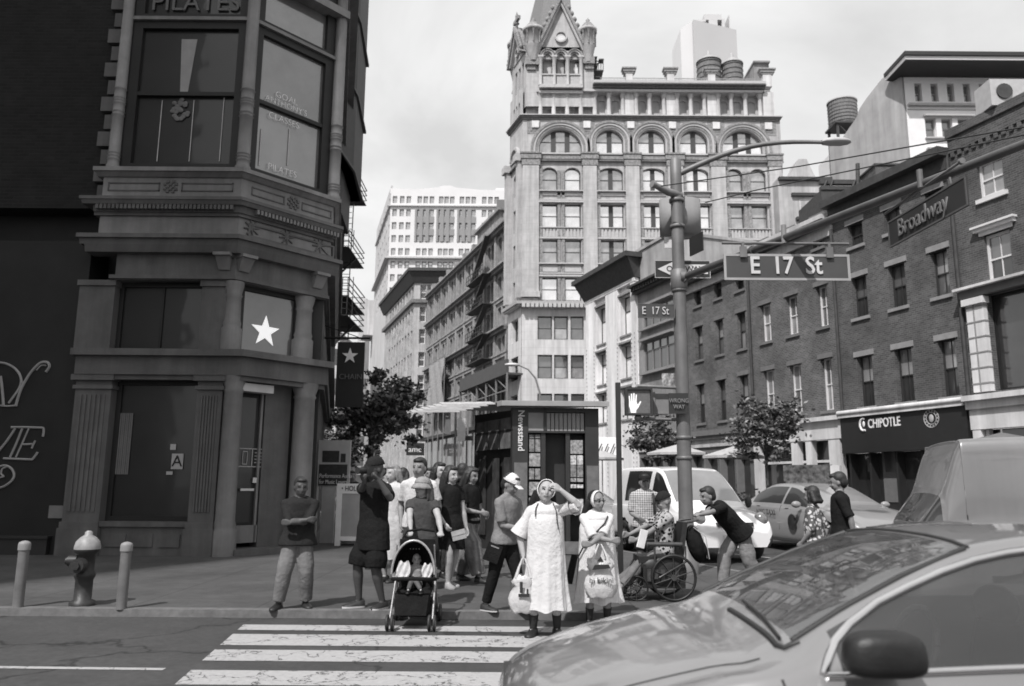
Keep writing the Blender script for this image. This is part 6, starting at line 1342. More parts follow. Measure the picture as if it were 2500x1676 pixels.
# far traffic signal, small far sign, marquee, far lamp
r = thing('traffic_signal', 'pale traffic signal on a post at the far corner left of the newsstand', 'traffic signal', (wp(1110, 60), 60, SW)); x = wp(1112, 60); z = atY(1110, 1045, 60).z; m = MB(); m.tube([(x, 60, SW), (x, 60, z+1.6)], .09, 8); m.tube([(x, 60, z+1.2), (x-1.0, 60, z+1.6)], .05, 6); m.build('post', MC['scaffold_steel'], r)
m = MB(); m.box(x-.75, x-.35, 59.8, 60.1, z-.5, z+.6); m.box(x+.15, x+.75, 59.8, 60.1, z-1.0, z+.7); m.build('signal_head', M('signal_pale', .6, .5), r)
x = wp(1140, 60); r = thing('street_sign', 'tiny distant street name sign near the far traffic signal', 'sign', (x, 60, z-1)); m = MB(); m.box(x-.5, x+.5, 59.9, 59.95, z-.95, z-.6); m.build('panel', sgk, r); m = MB(); m.tube([(x, 60, SW), (x, 60, z-.5)], .05, 6); m.build('post', sgk, r)
f = Face((0, 110), 90); r = thing('cinema_marquee', 'black cinema marquee with small white lettering far up the avenue', 'marquee', (wp(1012, 110), 110, 4)); a, b_ = f.u(992, 1100), f.u(1034, 1100); m = MB(); m.fb(a, b_, f.z(1010, 1112), f.z(1010, 1082), -1, 0); m.build('sign_box', sgk, r, face=f); text('amc', 1.1, white, 'lettering', r, f.pt((a+b_)/2, f.z(1010, 1098), .02), 0)
r = thing('street_lamp', 'slender distant street lamp arching in front of the towered office building', 'street lamp', (wp(1318, 62), 62, SW)); m = MB(); P_ = [(wp(1318, 62), 62, SW)]+[tuple(atY(x, y, 62)) for x, y in ((1318, 960), (1308, 925), (1290, 903), (1268, 893), (1252, 891))]; m.tube(P_, [.11, .08, .07, .06, .05, .05], 8); m.build('post', MC['scaffold_steel'], r); m = MB(); p = atY(1250, 891, 62); m.ball(p, .6, .25, .14); m.build('lamp_head', sgw, r)
# ============================================================ VEHICLES
def crom(a, b, c, d, t): return .5*((2*b)+(c-a)*t+(2*a-5*b+4*c-d)*t*t+(3*b-a-3*c+d)*t**3)
class Car:
    """body surface from a table of stations: s, half width, shoulder z, top z, half width of top, crown"""
    def __init__(s, tab, nose, yaw, sc=1.0, zlow=.22, zoff=0):
        s.tab = tab; s.o = V(nose); s.sc = sc; s.fw = V((sin(RD(yaw)), -cos(RD(yaw)), 0)); s.sd = V((cos(RD(yaw)), sin(RD(yaw)), 0)); s.P = []
        for (x, w_, zs_, zt_, yt, cw) in tab:
            m5y = (w_*.94+yt)/2+.02; s.P.append([V((x, w_*.9, zlow)), V((x, w_*.985, zlow+.09)), V((x, w_, (zlow+zs_)/2)), V((x, w_*.985, zs_-.09)), V((x, w_*.945, zs_)), V((x, m5y, (zs_+zt_-cw)/2+.01)), V((x, yt, zt_-cw)), V((x, yt*.8, zt_-cw*.38)), V((x, yt*.4, zt_-cw*.08)), V((x, 0, zt_))])
    def loc(s, u, j, side):
        i = min(int(u), len(s.P)-2); t = u-i; k = min(int(j), 8); v = j-k
        def row(q):
            q = max(0, min(len(s.P)-1, q)); r = s.P[q]; return crom(r[max(k-1, 0)], r[k], r[min(k+1, 9)], r[min(k+2, 9)] if k < 8 else V((r[9].x, -r[8].y, r[8].z)), v)
        p = crom(row(i-1), row(i), row(i+1), row(i+2), t); return V((p.x, p.y*side, p.z))
    def world(s, p): return s.o - s.fw*p.x*s.sc + s.sd*p.y*s.sc + V((0, 0, p.z*s.sc))
    def S(s, u, j, side=1, out=0.):
        p = s.loc(u, j, side)
        if out: p = V((p.x, p.y+side*out, p.z+out*.3))
        return s.world(p)
    def make(s, root, paint_, glass, regions, wheels=(), ns=5, nj=4, wr=.36):
        """regions: name, u0, u1, j0, j1, sides, material"""
        n = len(s.P)-1; U_ = [i/ns for i in range(n*ns+1)]; J_ = [j/nj for j in range(9*nj+1)]
        def reg(u, j, side):
            for q, r in enumerate(regions):
                if r[1] < u < r[2] and r[3](u) < j < r[4](u) and side in r[5]: return q
            return -1
        bm = MB(); gms = [MB() for _ in regions]
        for side in (1, -1):
            for a in range(len(U_)-1):
                for b in range(len(J_)-1):
                    uc, jc = (U_[a]+U_[a+1])/2, (J_[b]+J_[b+1])/2; q = reg(uc, jc, side); P4 = [(U_[a], J_[b]), (U_[a+1], J_[b]), (U_[a+1], J_[b+1]), (U_[a], J_[b+1])]
                    L4 = [s.loc(u, j, side) for u, j in P4]
                    if q < 0 and jc < 4.6:
                        c = sum(L4, V((0, 0, 0)))/4
                        if any((c.x-wx)**2+(c.z-wr)**2 < (wr*1.16)**2 for wx in wheels): continue
                        for i, p in enumerate(L4):
                            for wx in wheels:
                                d = math.hypot(p.x-wx, p.z-wr)
                                if d < wr*1.16+.001: L4[i] = V((wx+(p.x-wx)/d*wr*1.16, p.y, wr+(p.z-wr)/d*wr*1.16))
                    W4 = [s.world(p) for p in L4]; (bm if q < 0 else gms[q]).add(W4, [[0, 1, 2, 3] if side > 0 else [3, 2, 1, 0]], 0, True)
        for e in (0, n):
            ring = [s.S(e, j, 1) for j in J_]+[s.S(e, j, -1) for j in J_[::-1][1:]]; bm.add(ring, [list(range(len(ring)))], 0, False)
        def weld(o):
            b = bmesh.new(); b.from_mesh(o.data); bmesh.ops.remove_doubles(b, verts=b.verts, dist=.0015); bmesh.ops.recalc_face_normals(b, faces=b.faces); b.to_mesh(o.data); b.free(); return o
        body = weld(bm.build('body', paint_, root))
        for r, g in zip(regions, gms):
            if g.v: weld(g.build(r[0], r[6], root))
        fl = MB(); p = [s.world(V((x, y, .3))) for x, y in ((.3, -.6), (s.tab[-1][0]-.3, -.6), (s.tab[-1][0]-.3, .6), (.3, .6))]; fl.hexa(p, [q+V((0, 0, .35*s.sc)) for q in p]); fl.build('underbody', sgk, root)
        return body
    def line(s, path, r, mat, nm, root, out=.006, side=-1, n=6):
        m = MB(); m.tube([s.S(u, j, side, out) for u, j in path], r, n); return m.build(nm, mat, root)
    def wheel(s, root, x, side, R_=.34, W_=.22, y=None):
        c = s.world(V((x, side*(y or .8), R_/s.sc*1.0))); ax = s.sd*side; c.z = R_
        m = MB(); pts = []; K = 28
        def ring(prof, mi):
            rows_ = []
            for rr, o in prof: rows_.append([c+ax*o+(s.fw*cos(2*pi*k/K)+V((0, 0, 1))*sin(2*pi*k/K))*rr for k in range(K)])
            m.grid(rows_, mi, True, True)
        ring([(R_*.62, W_*.45), (R_*.86, W_*.5), (R_*.97, W_*.42), (R_, W_*.2), (R_, -W_*.3), (R_*.9, -W_*.5)], 0); t = m.build('tyre', M('rubber', .025, .8), root)
        m = MB(); ring([(R_*.62, W_*.45), (R_*.58, W_*.3), (R_*.5, W_*.28), (.001, W_*.34)], 0); rim = m.build('rim', M('rim_metal', .35, .4, .2, 8, metal=.6), t, rel=False) if False else m.build('rim', M('rim_metal', .35, .4, .2, 8, metal=.6), root)
        m = MB()
        for k in range(5): q = 2*pi*k/5; d = s.fw*cos(q)+V((0, 0, 1))*sin(q); d2 = s.fw*cos(q+.35)+V((0, 0, 1))*sin(q+.35); m.add([c+ax*W_*.36+d*R_*.2, c+ax*W_*.33+d*R_*.52, c+ax*W_*.33+d2*R_*.52, c+ax*W_*.36+d2*R_*.2], [[0, 1, 2, 3]])
        m.build('rim_slot', sgk, root)
F = lambda v: (lambda u: v)
sedan = [(0, .66, .50, .55, .50, .05), (.05, .76, .60, .66, .58, .06), (.22, .84, .69, .76, .66, .07), (.6, .89, .79, .87, .70, .07), (1.0, .905, .86, .945, .72, .06), (1.27, .91, .89, .985, .735, .05), (1.65, .91, .905, 1.17, .665, .05), (2.1, .91, .92, 1.345, .60, .05), (2.55, .91, .93, 1.40, .575, .05), (3.15, .91, .94, 1.39, .575, .05), (3.6, .91, .95, 1.27, .61, .05), (4.0, .90, .955, 1.08, .67, .05), (4.2, .89, .95, 1.02, .69, .05), (4.62, .86, .93, .99, .66, .05), (4.8, .76, .8, .87, .56, .05)]
# ---- near car, crossing in front of the camera, heading left
carp = M('car_paint_silver', .25, .3, .06, 1.2, spec=.6, coat=1.0, metal=.35); chrome = M('chrome', .8, .15, .05, 3, metal=1)
wsg = GL('car_windshield', .06, .9, .02); sdg = GL('car_side_glass', .04, .2, .03)
for g_ in (wsg, sdg):
    b_ = g_.node_tree.nodes['Principled BSDF']; b_.inputs['Alpha'].default_value = .62
nsed = [((.27+a*.79) if a < 1.2 else a, b, c, d, e, f) for a, b, c, d, e, f in sedan]
cx = Car(nsed, (-.33, 3.76, 0), -90, 1.0)
root = thing('near_car', 'large silver sedan crossing close in front of the crosswalk, cut off at the right', 'car', (2, 3.76, 0))
gt0 = lambda u: 4.18; gt1 = lambda u: 5.8
R1 = [('windshield', 5.25, 7.0, F(6.35), F(9.1), (1, -1), wsg), ('rear_window', 9.3, 11.0, F(6.4), F(9.1), (1, -1), wsg), ('side_window', 5.6, 7.75, F(4.2), F(5.82), (1,), sdg), ('side_window', 7.85, 10.4, F(4.2), F(5.82), (1,), sdg), ('side_window', 5.6, 10.4, F(4.2), F(5.82), (-1,), sdg)]
cx.make(root, carp, wsg, R1, wheels=(.95, 3.62), ns=10, nj=6, wr=.34)
cx.line([(5.45, 4.15)]+[(5.6+i*.4, 4.12) for i in range(13)], .014, chrome, 'belt_trim', root, side=1)
cx.line([(5.42, 4.2), (5.5, 4.8), (5.62, 5.35)]+[(5.8+i*.3, 5.86-.2*max(0, 1-i)) for i in range(16)], .016, chrome, 'window_trim', root, side=1)
cx.line([(5.15, 8.9-.3*i) for i in range(9)]+[(5.2, 6.2), (5.35, 6.1)], .013, sgk, 'cowl_seal', root, .0, 1)
cx.line([(5.3, 6.34), (5.8, 6.33), (6.4, 6.33), (7.0, 6.35)], .012, sgk, 'windshield_seal', root, .002, -1); cx.line([(7.03, 6.35), (7.05, 7.2), (7.06, 8), (7.06, 9)], .01, sgk, 'windshield_seal', root, .002, -1); cx.line([(7.03, 6.35), (7.05, 7.2), (7.06, 8), (7.06, 9)], .01, sgk, 'windshield_seal', root, .002, 1); cx.line([(5.3, 6.34), (5.8, 6.33), (6.4, 6.33), (7.0, 6.35)], .012, sgk, 'windshield_seal', root, .002, 1)
m = MB(); a = cx.S(5.2, 6.9, 1)+V((0, 0, .02)); b_ = cx.S(5.55, 8.6, 1)+V((0, 0, .015)); m.tube([cx.S(5.2, 6.6, 1)+V((0, 0, .015)), cx.S(5.25, 7.6, 1)+V((0, 0, .02)), cx.S(5.3, 8.8, 1)+V((0, 0, .02))], .007, 6); m.build('wiper', sgk, root)
cx.line([(4.9-.3*i, 6.3+.02*i) for i in range(15)], .004, M('panel_gap', .03, .8), 'bonnet_seam', root, .0, 1)
p = cx.S(5.75, 4.3, 1); m = MB(); K = V((0, -.13, .075)); m.ball((0, 0, 0), 1, 1, 1, 24); q_ = p+K+V((.03, 0, .0)); sg_ = lambda t, e: (abs(t)**e)*(1 if t > 0 else -1); m.v = [(q_.x+.135*sg_(a, .62)*(1-.12*c), q_.y+.07*sg_(b, .7), q_.z+.075*sg_(c, .6)) for a, b, c in m.v]; m.build('door_mirror', M('mirror_shell_black', .015, .5, .3, 6, bump=.2), root); m = MB(); m.tube([p, p+K*.7], .035, 8); m.build('mirror_stalk', sgk, root)
for dx_, dy in ((.55, -.35), (.55, .35), (1.5, 0)):
    q = cx.S(7.2, 4.3, -1); m = MB(); m.ball((q.x+dx_, 3.76+dy, .98), .09, .14, .1, 12); m.tube([(q.x+dx_+.02, 3.76+dy, .55), (q.x+dx_+.05, 3.76+dy, .9)], [.2, .14], 8); m.build('seat', M('seat_dark', .03, .8), root)
cx.line([(7.8, 4.1), (7.75, 3.2), (7.7, 2.0)], .005, MC['panel_gap'], 'door_seam', root, .001, 1); cx.line([(5.0, 4.1), (5.05, 3.2), (5.1, 2.0)], .005, MC['panel_gap'], 'door_seam', root, .001, 1); cx.line([(7.8, 4.3), (7.78, 5), (7.7, 5.75)], .03, sgk, 'window_pillar', root, -.01, 1)
m = MB(); m.box(cx.S(5.4, 4.3, -1).x, cx.S(6, 4.3, -1).x+.1, 3.1, 4.42, .72, .86); m.build('dashboard', MC['seat_dark'], root)
m = MB()
for i in range(20): q = i*2*pi/20; q2 = (i+1)*2*pi/20; m.tube([(1.62+.06*sin(q), 3.38+.18*cos(q), .9+.17*sin(q)), (1.62+.06*sin(q2), 3.38+.18*cos(q2), .9+.17*sin(q2))], .014, 5)
m.build('steering_wheel', MC['seat_dark'], root)
for side in (1, -1): 
    for wx in (.95, 3.62): cx.wheel(root, wx, side, .34, .22, .80)
# ---- white compact van
vant = [(0, .72, .54, .60, .56, .04), (.06, .82, .68, .75, .66, .05), (.22, .865, .80, .88, .71, .06), (.6, .885, .88, 1.0, .74, .06), (.92, .89, .92, 1.07, .76, .05), (1.35, .89, .98, 1.45, .73, .06), (1.72, .89, 1.04, 1.74, .68, .06), (2.1, .89, 1.05, 1.84, .67, .06), (3.0, .89, 1.05, 1.87, .67, .06), (4.05, .89, 1.05, 1.86, .67, .06), (4.22, .87, 1.0, 1.8, .65, .06), (4.28, .84, .9, 1.6, .6, .06)]
vwh = M('van_paint_white', .78, .3, .03, 1, coat=.8)
vc = V((4.62, 16.75, 0)); va = Car(vant, vc, 14, 1.08, .3)
root = thing('parked_van', 'white compact van facing the camera behind the lamp post', 'van', (vc.x, vc.y, 0))
plas = M('bumper_plastic', .035, .6)
RV = [('windshield', 4.25, 6.3, F(6.3), F(9.1), (1, -1), GL('van_glass', .16, .45)), ('side_window', 4.75, 6.9, F(4.15), F(5.85), (1, -1), gdark), ('side_window', 7.1, 8.5, F(4.15), F(5.85), (1, -1), gdark), ('lower_bumper', -1, 1.6, F(-1), lambda u: 2.6, (1, -1), plas)]
va.make(root, vwh, None, RV, wheels=(.78, 3.45), ns=7, nj=6, wr=.33)
m = MB(); m.hexa([va.world(V((-.02, -.38, .69))), va.world(V((-.02, .38, .69))), va.world(V((.1, .38, .69))), va.world(V((.1, -.38, .69)))], [va.world(V((-.005, -.38, .76))), va.world(V((-.005, .38, .76))), va.world(V((.1, .38, .76))), va.world(V((.1, -.38, .76)))]); m.build('grille', sgk, root)
for sd_ in (1, -1):
    m = MB(); c = va.world(V((.2, sd_*.66, .80))); m.X = Matrix.Translation(c) @ Matrix.Rotation(RD(14), 4, 'Z'); m.ball((0, 0, 0), .15, .14, .17, 12); m.X = None; m.build('headlight', M('headlight_glass', .16, .12, .4, 18, coat=1), root)
    m = MB(); c = va.world(V((1.25, sd_*1.02, 1.12))); m.ball(c, .08, .08, .13, 10); m.build('door_mirror', plas, root)
    for wx in (.78, 3.45): va.wheel(root, wx, sd_, .36, .22, .79)
m = MB(); a = va.world(V((2.1, .1, 1.85))); m.tube([a, a+V((-.1, .1, .32))], .008, 5); m.build('aerial', sgk, root)
va.line([(4.72, 4.15), (4.72, 3), (4.75, 1.5)], .006, MC['panel_gap'], 'door_seam', root, .002, -1)
m = MB(); q = [va.world(V((-.03, y, z))) for y, z in ((-.26, .42), (.26, .42), (.26, .54), (-.26, .54))]; m.hexa([q[0], q[1], q[1]+V((0, .03, 0)), q[0]+V((0, .03, 0))], [q[3], q[2], q[2]+V((0, .03, 0)), q[3]+V((0, .03, 0))]); m.build('number_plate', sgw, root)
for u_ in (5.6, 7.3): p_ = va.S(u_, 3.75, -1, .012); m = MB(); d_ = va.fw*.08; m.tube([p_-d_, p_+d_], .014, 6); m.build('door_handle', plas, root)
va.line([(6.98, 4.15), (6.98, 3), (7.0, 1.3)], .006, MC['panel_gap'], 'door_seam', root, .002, -1)
# ---- taxi
tx = Car([(a, b, c, d+.02, e, f) for a, b, c, d, e, f in sedan], (7.35+.95, 17.6, 0), 12, 1.17, .2)
root = thing('taxi_cab', 'silver-grey taxi sedan with a roof advertisement between the white van and the light van', 'taxi', (8.3, 17.6, 0))
tp_ = M('taxi_paint', .24, .35, .08, 1, coat=.8); RT = [('windshield', 5.25, 7.0, F(6.35), F(9.1), (1, -1), GL('taxi_glass', .2, .4)), ('side_window', 5.7, 7.75, F(4.2), F(5.8), (1, -1), gdark), ('side_window', 7.85, 10.2, F(4.2), F(5.8), (1, -1), gdark), ('grille', .1, 1.9, F(2.2), F(3.1), (), sgk)]
tx.make(root, tp_, None, RT, wheels=(.86, 3.62), ns=6, nj=4, wr=.33)
for sd_ in (1, -1):
    m = MB(); c = tx.world(V((.24, sd_*.62, .63))); m.X = Matrix.Translation(c) @ Matrix.Rotation(RD(12-sd_*-25), 4, 'Z'); m.ball((0, 0, 0), .2, .1, .09, 12); m.X = None; m.build('headlight', M('headlight_bright', .5, .12, .4, 18, coat=1), root)
    for wx in (.86, 3.62): tx.wheel(root, wx, sd_, .38, .22, .80)
    m = MB(); m.ball(tx.world(V((1.6, sd_*1.02, .98))), .12, .07, .08, 10); m.build('door_mirror', tp_, root)
m = MB()
for z, w_ in ((.52, .5), (.57, .55), (.47, .44)): p = [tx.world(V((-.03-.0*z, y, z))) for y in (-w_, w_)]; m.tube([p[0], tx.world(V((-.07, 0, z-.02))), p[1]], .014, 6)
m.ball(tx.world(V((-.08, 0, .54))), .07, .03, .055, 10); m.build('grille_bars', chrome, root)
m = MB(); p = [tx.world(V((.02, y, z))) for y, z in ((-.55, .3), (.55, .3), (.58, .62), (-.58, .62))]; m.hexa([p[0], p[1], p[1]+V((0, .1, 0)), p[0]+V((0, .1, 0))], [p[3]+V((0, -.02, 0)), p[2]+V((0, -.02, 0)), p[2]+V((0, .1, 0)), p[3]+V((0, .1, 0))]); m.build('grille', sgk, root)
for u_ in (7.2, 9.4): p_ = tx.S(u_, 3.7, -1, .012); m = MB(); d_ = tx.fw*.08; m.tube([p_-d_, p_+d_], .012, 6); m.build('door_handle', tp_, root)
for u_ in (5.2, 7.8, 10.2): tx.line([(u_, 4.1), (u_, 3.2), (u_+.05, 1.6)], .006, MC['panel_gap'], 'door_seam', root, .001, -1)
c = tx.world(V((1.9, -.955, .62))); m = MB(); m.X = Matrix.Translation(c) @ Matrix.Rotation(tx.sd.angle(V((1, 0, 0)))+RD(-90), 4, 'Z'); K2 = 20
m.add([(0.19*cos(2*pi*i/K2), 0, .19*sin(2*pi*i/K2)) for i in range(K2)], [list(range(K2))]); m.add([(0.19*cos(2*pi*i/K2), 0, .19*sin(2*pi*i/K2)) for i in range(K2)], [list(range(K2))[::-1]]); m.X = None; m.build('door_emblem', M('emblem_dark', .06, .6), root)
text('NYC TAXI', .2, M('emblem_dark', .06, .6), 'door_lettering', root, tx.world(V((2.95, -.945, .78))), tx.sd.angle(V((1, 0, 0)))-pi/2, ext=.004)
ra = tx.world(V((2.75, 0, 1.45))); m = MB(); m.X = Matrix.Translation(ra) @ Matrix.Rotation(RD(12-55), 4, 'Z'); m.box(-.62, .62, -.06, .06, 0, .42); m.box(.62, .85, -.08, .08, .0, .4, 1); m.box(-.55, .55, -.09, .09, -.06, .0); m.X = None; m.build('roof_advertisement', [M('roof_ad', .09, .5, .9, 9), M('roof_ad_end', .55, .5)], root)
# ---- light grey tall van at the right, heading left
boxt = [(0, .70, .55, .62, .55, .04), (.03, .85, .78, .95, .70, .05), (.09, .93, .95, 1.2, .80, .05), (.30, .96, 1.05, 1.50, .84, .05), (.36, .97, 1.1, 1.62, .87, .05), (.50, .98, 1.18, 1.98, .88, .05), (.66, .98, 1.2, 2.05, .88, .05), (2.0, .98, 1.2, 2.07, .88, .05), (4.6, .98, 1.2, 2.07, .88, .05), (5.0, .97, 1.15, 2.0, .86, .05), (5.05, .94, 1.1, 1.8, .8, .05)]
bx = Car(boxt, (4.2, 8.9, 0), -107, 1.0, .28)
root = thing('delivery_van', 'tall light grey van with rounded roof edge passing behind the near car at the right', 'van', (6, 8.95, 0))
RB = [('windshield', 2.0, 3.0, F(4.15), F(9.1), (1, -1), GL('van_dark_glass', .03, .1)), ('side_window', 6.45, 7.4, F(4.25), F(5.75), (1, -1), GL('van_side_glass', .05, .4, .08)), ('side_window', 7.5, 8.0, F(4.25), F(5.75), (1, -1), MC['van_side_glass'] if 'van_side_glass' in MC else GL('van_side_glass', .05, .4, .08)), ('lower_trim', -1, 11, F(-1), F(1.9), (1, -1), M('lower_trim_grey', .12, .6))]
bx.make(root, M('van_paint_grey', .19, .3, .12, .8, coat=.9, kind='streak', ss=.4), None, RB, wheels=(.95, 4.0), ns=7, nj=6, wr=.36)  # broad streaks in the paint colour stand in for reflections
for sd_ in (1, -1):
    for wx in (.95, 4.0): bx.wheel(root, wx, sd_, .37, .24, .86)
for i, u in enumerate((.78, 1.11, 1.44)):
    m = MB(); c = bx.world(V((u-.1, .99, 1.2))); m.ball(c, .055, .02, .022, 10); m.build('marker_lamp', M('marker_glass', .85, .2, emit=.6), root)
bx.line([(5.6, 4.3), (5.6, 3), (5.6, 1.2)], .006, MC['panel_gap'], 'door_seam', root, .003, 1); bx.line([(7.2, 5.8), (7.2, 4.3), (7.2, 3), (7.2, 1.2)], .006, MC['panel_gap'], 'door_seam', root, .003, 1)
bx.line([(5.0+i*.5, 3.3) for i in range(9)], .014, M('lower_trim_grey', .12, .6), 'side_moulding', root, .008, 1)
# ---- parked saloon left of the van
pk_ = Car(sedan, (wp(1512, 24.5), 24.5, 0), 24, 1.08, .22); root = thing('parked_car', 'grey parked saloon half hidden between the newsstand and the thin black post', 'car', (3, 25, 0))
pk_.make(root, M('saloon_paint', .25, .35, .1, 1, coat=.8), None, [('windshield', 5.25, 7.0, F(6.35), F(9.1), (1, -1), gsky), ('side_window', 5.7, 10, F(4.2), F(5.8), (1, -1), gdark)], wheels=(.86, 3.62), ns=5, nj=4, wr=.33)
for sd_ in (1, -1):
    m = MB(); m.ball(pk_.world(V((.22, sd_*.64, .62))), .17, .1, .08, 10); m.build('headlight', MC['headlight_bright'], root)
    for wx in (.86, 3.62): pk_.wheel(root, wx, sd_, .35, .22, .80)
m = MB(); m.tube([pk_.world(V((-.02, -.5, .5))), pk_.world(V((-.06, 0, .5))), pk_.world(V((-.02, .5, .5)))], .03, 6); m.build('grille', chrome, root)
# ============================================================ PEOPLE
def skm(name, g): return M(name, g, .55, .12, 9, spec=.35)
skL, skMd, skD = skm('skin_light', .36), skm('skin_mid', .22), skm('skin_dark', .07)
eyem = M('eye_dark', .03, .3); lipm = M('lips', .14, .5); shoeK = M('shoe_black', .02, .5); shoeW = M('shoe_sole_white', .6, .6); hairK = M('hair_black', .02, .5, .4, 60, bump=.4, bscale=200); hairB = M('hair_brown', .06, .5, .4, 60, bump=.4, bscale=200); hairG = M('hair_fair', .2, .5, .3, 60)
def cloth(name, g, **k): return M(name, g, .9, k.pop('var', .2), k.pop('scale', 7), bump=k.pop('bump', .7), bscale=k.pop('bscale', 13), bd=.03, spec=.15, **k)
def remesh(mb, vox, smooth=2, colour=None):
    me = bpy.data.meshes.new('t'); me.from_pydata(mb.v, [], mb.f); b = bmesh.new(); b.from_mesh(me); bmesh.ops.remove_doubles(b, verts=b.verts, dist=1e-5); bmesh.ops.recalc_face_normals(b, faces=b.faces); b.to_mesh(me); b.free()
    o = bpy.data.objects.new('t', me); COL.objects.link(o); md = o.modifiers.new('r', 'REMESH'); md.mode = 'VOXEL'; md.voxel_size = vox; md.use_smooth_shade = True
    if smooth: sm = o.modifiers.new('s', 'SMOOTH'); sm.iterations = smooth; sm.factor = .5
    bpy.context.view_layer.update(); out_ = bpy.data.meshes.new_from_object(o.evaluated_get(bpy.context.evaluated_depsgraph_get())); bpy.data.objects.remove(o); bpy.data.meshes.remove(me); return out_
def link(me, name, parent, mats):
    me.materials.clear(); [me.materials.append(x) for x in mats]; me.name = name; o = bpy.data.objects.new(name, me); COL.objects.link(o); o.parent = parent; return o
def ik(a, b, l1, l2, pole):
    d = b-a; L_ = min(d.length, (l1+l2)*.999); u = d.normalized(); x = (l1*l1-l2*l2+L_*L_)/(2*L_); h = math.sqrt(max(l1*l1-x*x, 0)); p = (pole-u*pole.dot(u)); p = p.normalized() if p.length > 1e-4 else V((0, 1, 0))
    return a+u*x+p*h, a+u*L_
def Q(v, rx=0, ry=0, rz=0): return (Matrix.Rotation(RD(rz), 3, 'Z') @ Matrix.Rotation(RD(rx), 3, 'X') @ Matrix.Rotation(RD(ry), 3, 'Y')) @ V(v)
class Body: pass
def person(label, base, H, yaw, arms=(None, None), feet=None, lean=(0, 0), pz=.52, head=(0, 0, 0), skin=skL, vox=.010, top=None, bot=None, hair=None, shoes=None, build=1.07, poles=(None, None), hands=(None, None), group=None, knees=None, footdir=(0, 0), poff=(0, 0), fem=False, face=True, hairlen=0, glasses=False, hs=1.15):
    """local frame: faces -Y, x to the picture's right, metres; arms = wrist targets; lean = chest offset"""
    base = V(base); r = thing('person', label, 'person', base, group, RD(yaw)); B = Body(); B.r = r; B.H = H
    Rz = Matrix.Rotation(-RD(yaw), 3, 'Z'); B.toloc = lambda p: Rz @ (V(p)-base)
    P_ = V((poff[0], poff[1], pz*H)); C = P_+V((lean[0], lean[1], math.sqrt(max(.01, (.295*H)**2-lean[0]**2-lean[1]**2)))); sp_ = (C-P_).normalized(); up0 = sp_
    X_ = V((1, 0, 0)); X_ = (X_-sp_*X_.dot(sp_)).normalized(); Yb = sp_.cross(X_).normalized()   # back direction
    at_ = lambda z, x=0, y=0: P_+sp_*((z-.52)*H)+X_*(x*H)+Yb*(y*H)
    m = MB(); k = build; fl = .66
    prof = [(.465, .06), (.50, .088), (.535, .094 if not fem else .098), (.58, .084 if not fem else .08), (.63, .078 if not fem else .07), (.69, .086 if not fem else .077), (.755, .094 if not fem else .084), (.80, .088 if not fem else .077), (.825, .068 if not fem else .06), (.845, .042)]
    B.prof = prof; B.at = at_; B.X = X_; B.Yb = Yb; B.k = k
    m.tube([at_(z) for z, w_ in prof], [w_*H*k for z, w_ in prof], 18, flat=fl)
    neck = at_(.815, 0, .004); hd = at_(.921, 0, -.008)+V((0, 0, 0)); tr, tl, nd = head
    hc = neck+(hd-neck); HR = Matrix.Rotation(RD(tr), 3, 'Z') @ Matrix.Rotation(RD(tl), 3, 'Y') @ Matrix.Rotation(RD(nd), 3, 'X')
    m.tube([at_(.79), at_(.84), hc+HR @ V((0, .01*H, -.03*H))], [.045*H, .034*H, .033*H], 12)
    hs_ = hs; B.hs = hs; hl = lambda x, y, z: hc+HR @ (V((x*H, y*H, z*H))*hs_)
    def hball(x, y, z, a, b, c, n=14):
        x, y, z, a, b, c = [q*hs_ for q in (x, y, z, a, b, c)]; t = MB(); t.ball((0, 0, 0), a*H, b*H, c*H, n); m.add([hc+HR @ (V((x*H, y*H, z*H))+V(p)) for p in t.v], t.f)
    hball(0, .004, .012, .0440, .0540, .0540, 20); hball(0, -.008, -.020, .037, .044, .042, 18); hball(0, -.026, -.046, .020, .018, .016, 10); hball(0, -.052, -.012, .0085, .012, .015, 8); hball(0, -.049, .004, .006, .009, .016, 8)
    for s in (-1, 1): hball(s*.044, .006, -.006, .006, .011, .017, 8); hball(s*.018, -.040, .017, .014, .01, .006, 8); hball(s*.022, -.036, -.014, .012, .012, .010, 8)
    hball(0, -.046, -.033, .014, .009, .005, 8)
    B.hc = hc; B.HR = HR; B.hl = hl
    sh = [at_(.794, s*(.092 if fem else .104)*k**.5, 0) for s in (-1, 1)]; B.sh = sh; B.el = []; B.wr = []; B.hp = []
    for i, s in enumerate((-1, 1)):
        t = arms[i]; t = V((s*.165*H, -.03*H, .49*H)) if t is None else (B.toloc(t[1]) if t[0] == 'W' else V(t))
        pole = V(poles[i]) if poles[i] else V((s*.6, .8, -.4)); e, w_ = ik(sh[i], t, .172*H, .152*H, pole); B.el.append(e); B.wr.append(w_)
        a = sh[i]; m.ball(a, .031*H*k, .031*H*k, .031*H*k, 12); m.tube([at_(.85), at_(.825, s*.045), a], [.030*H, .030*H, .027*H], 10); q = lambda p0, p1, t: p0+(p1-p0)*t
        m.tube([a, q(a, e, .3), q(a, e, .7), e, q(e, w_, .25), q(e, w_, .6), w_], [r_*H*k for r_ in (.029, .027, .0235, .0205, .0225, .018, .014)], 12)
        # hand
        fd = (w_-e).normalized(); hn = hands[i] or {}; fd = V(hn['dir']).normalized() if 'dir' in hn else fd; pn = V(hn['n']) if 'n' in hn else V((-s, 0, 0)); pn = (pn-fd*pn.dot(fd)).normalized(); sd_ = pn.cross(fd).normalized()*(1 if s > 0 else -1)
        cu = hn.get('curl', .5); hL = .050*H; B.hp.append(w_+fd*hL*1.3+pn*.01)
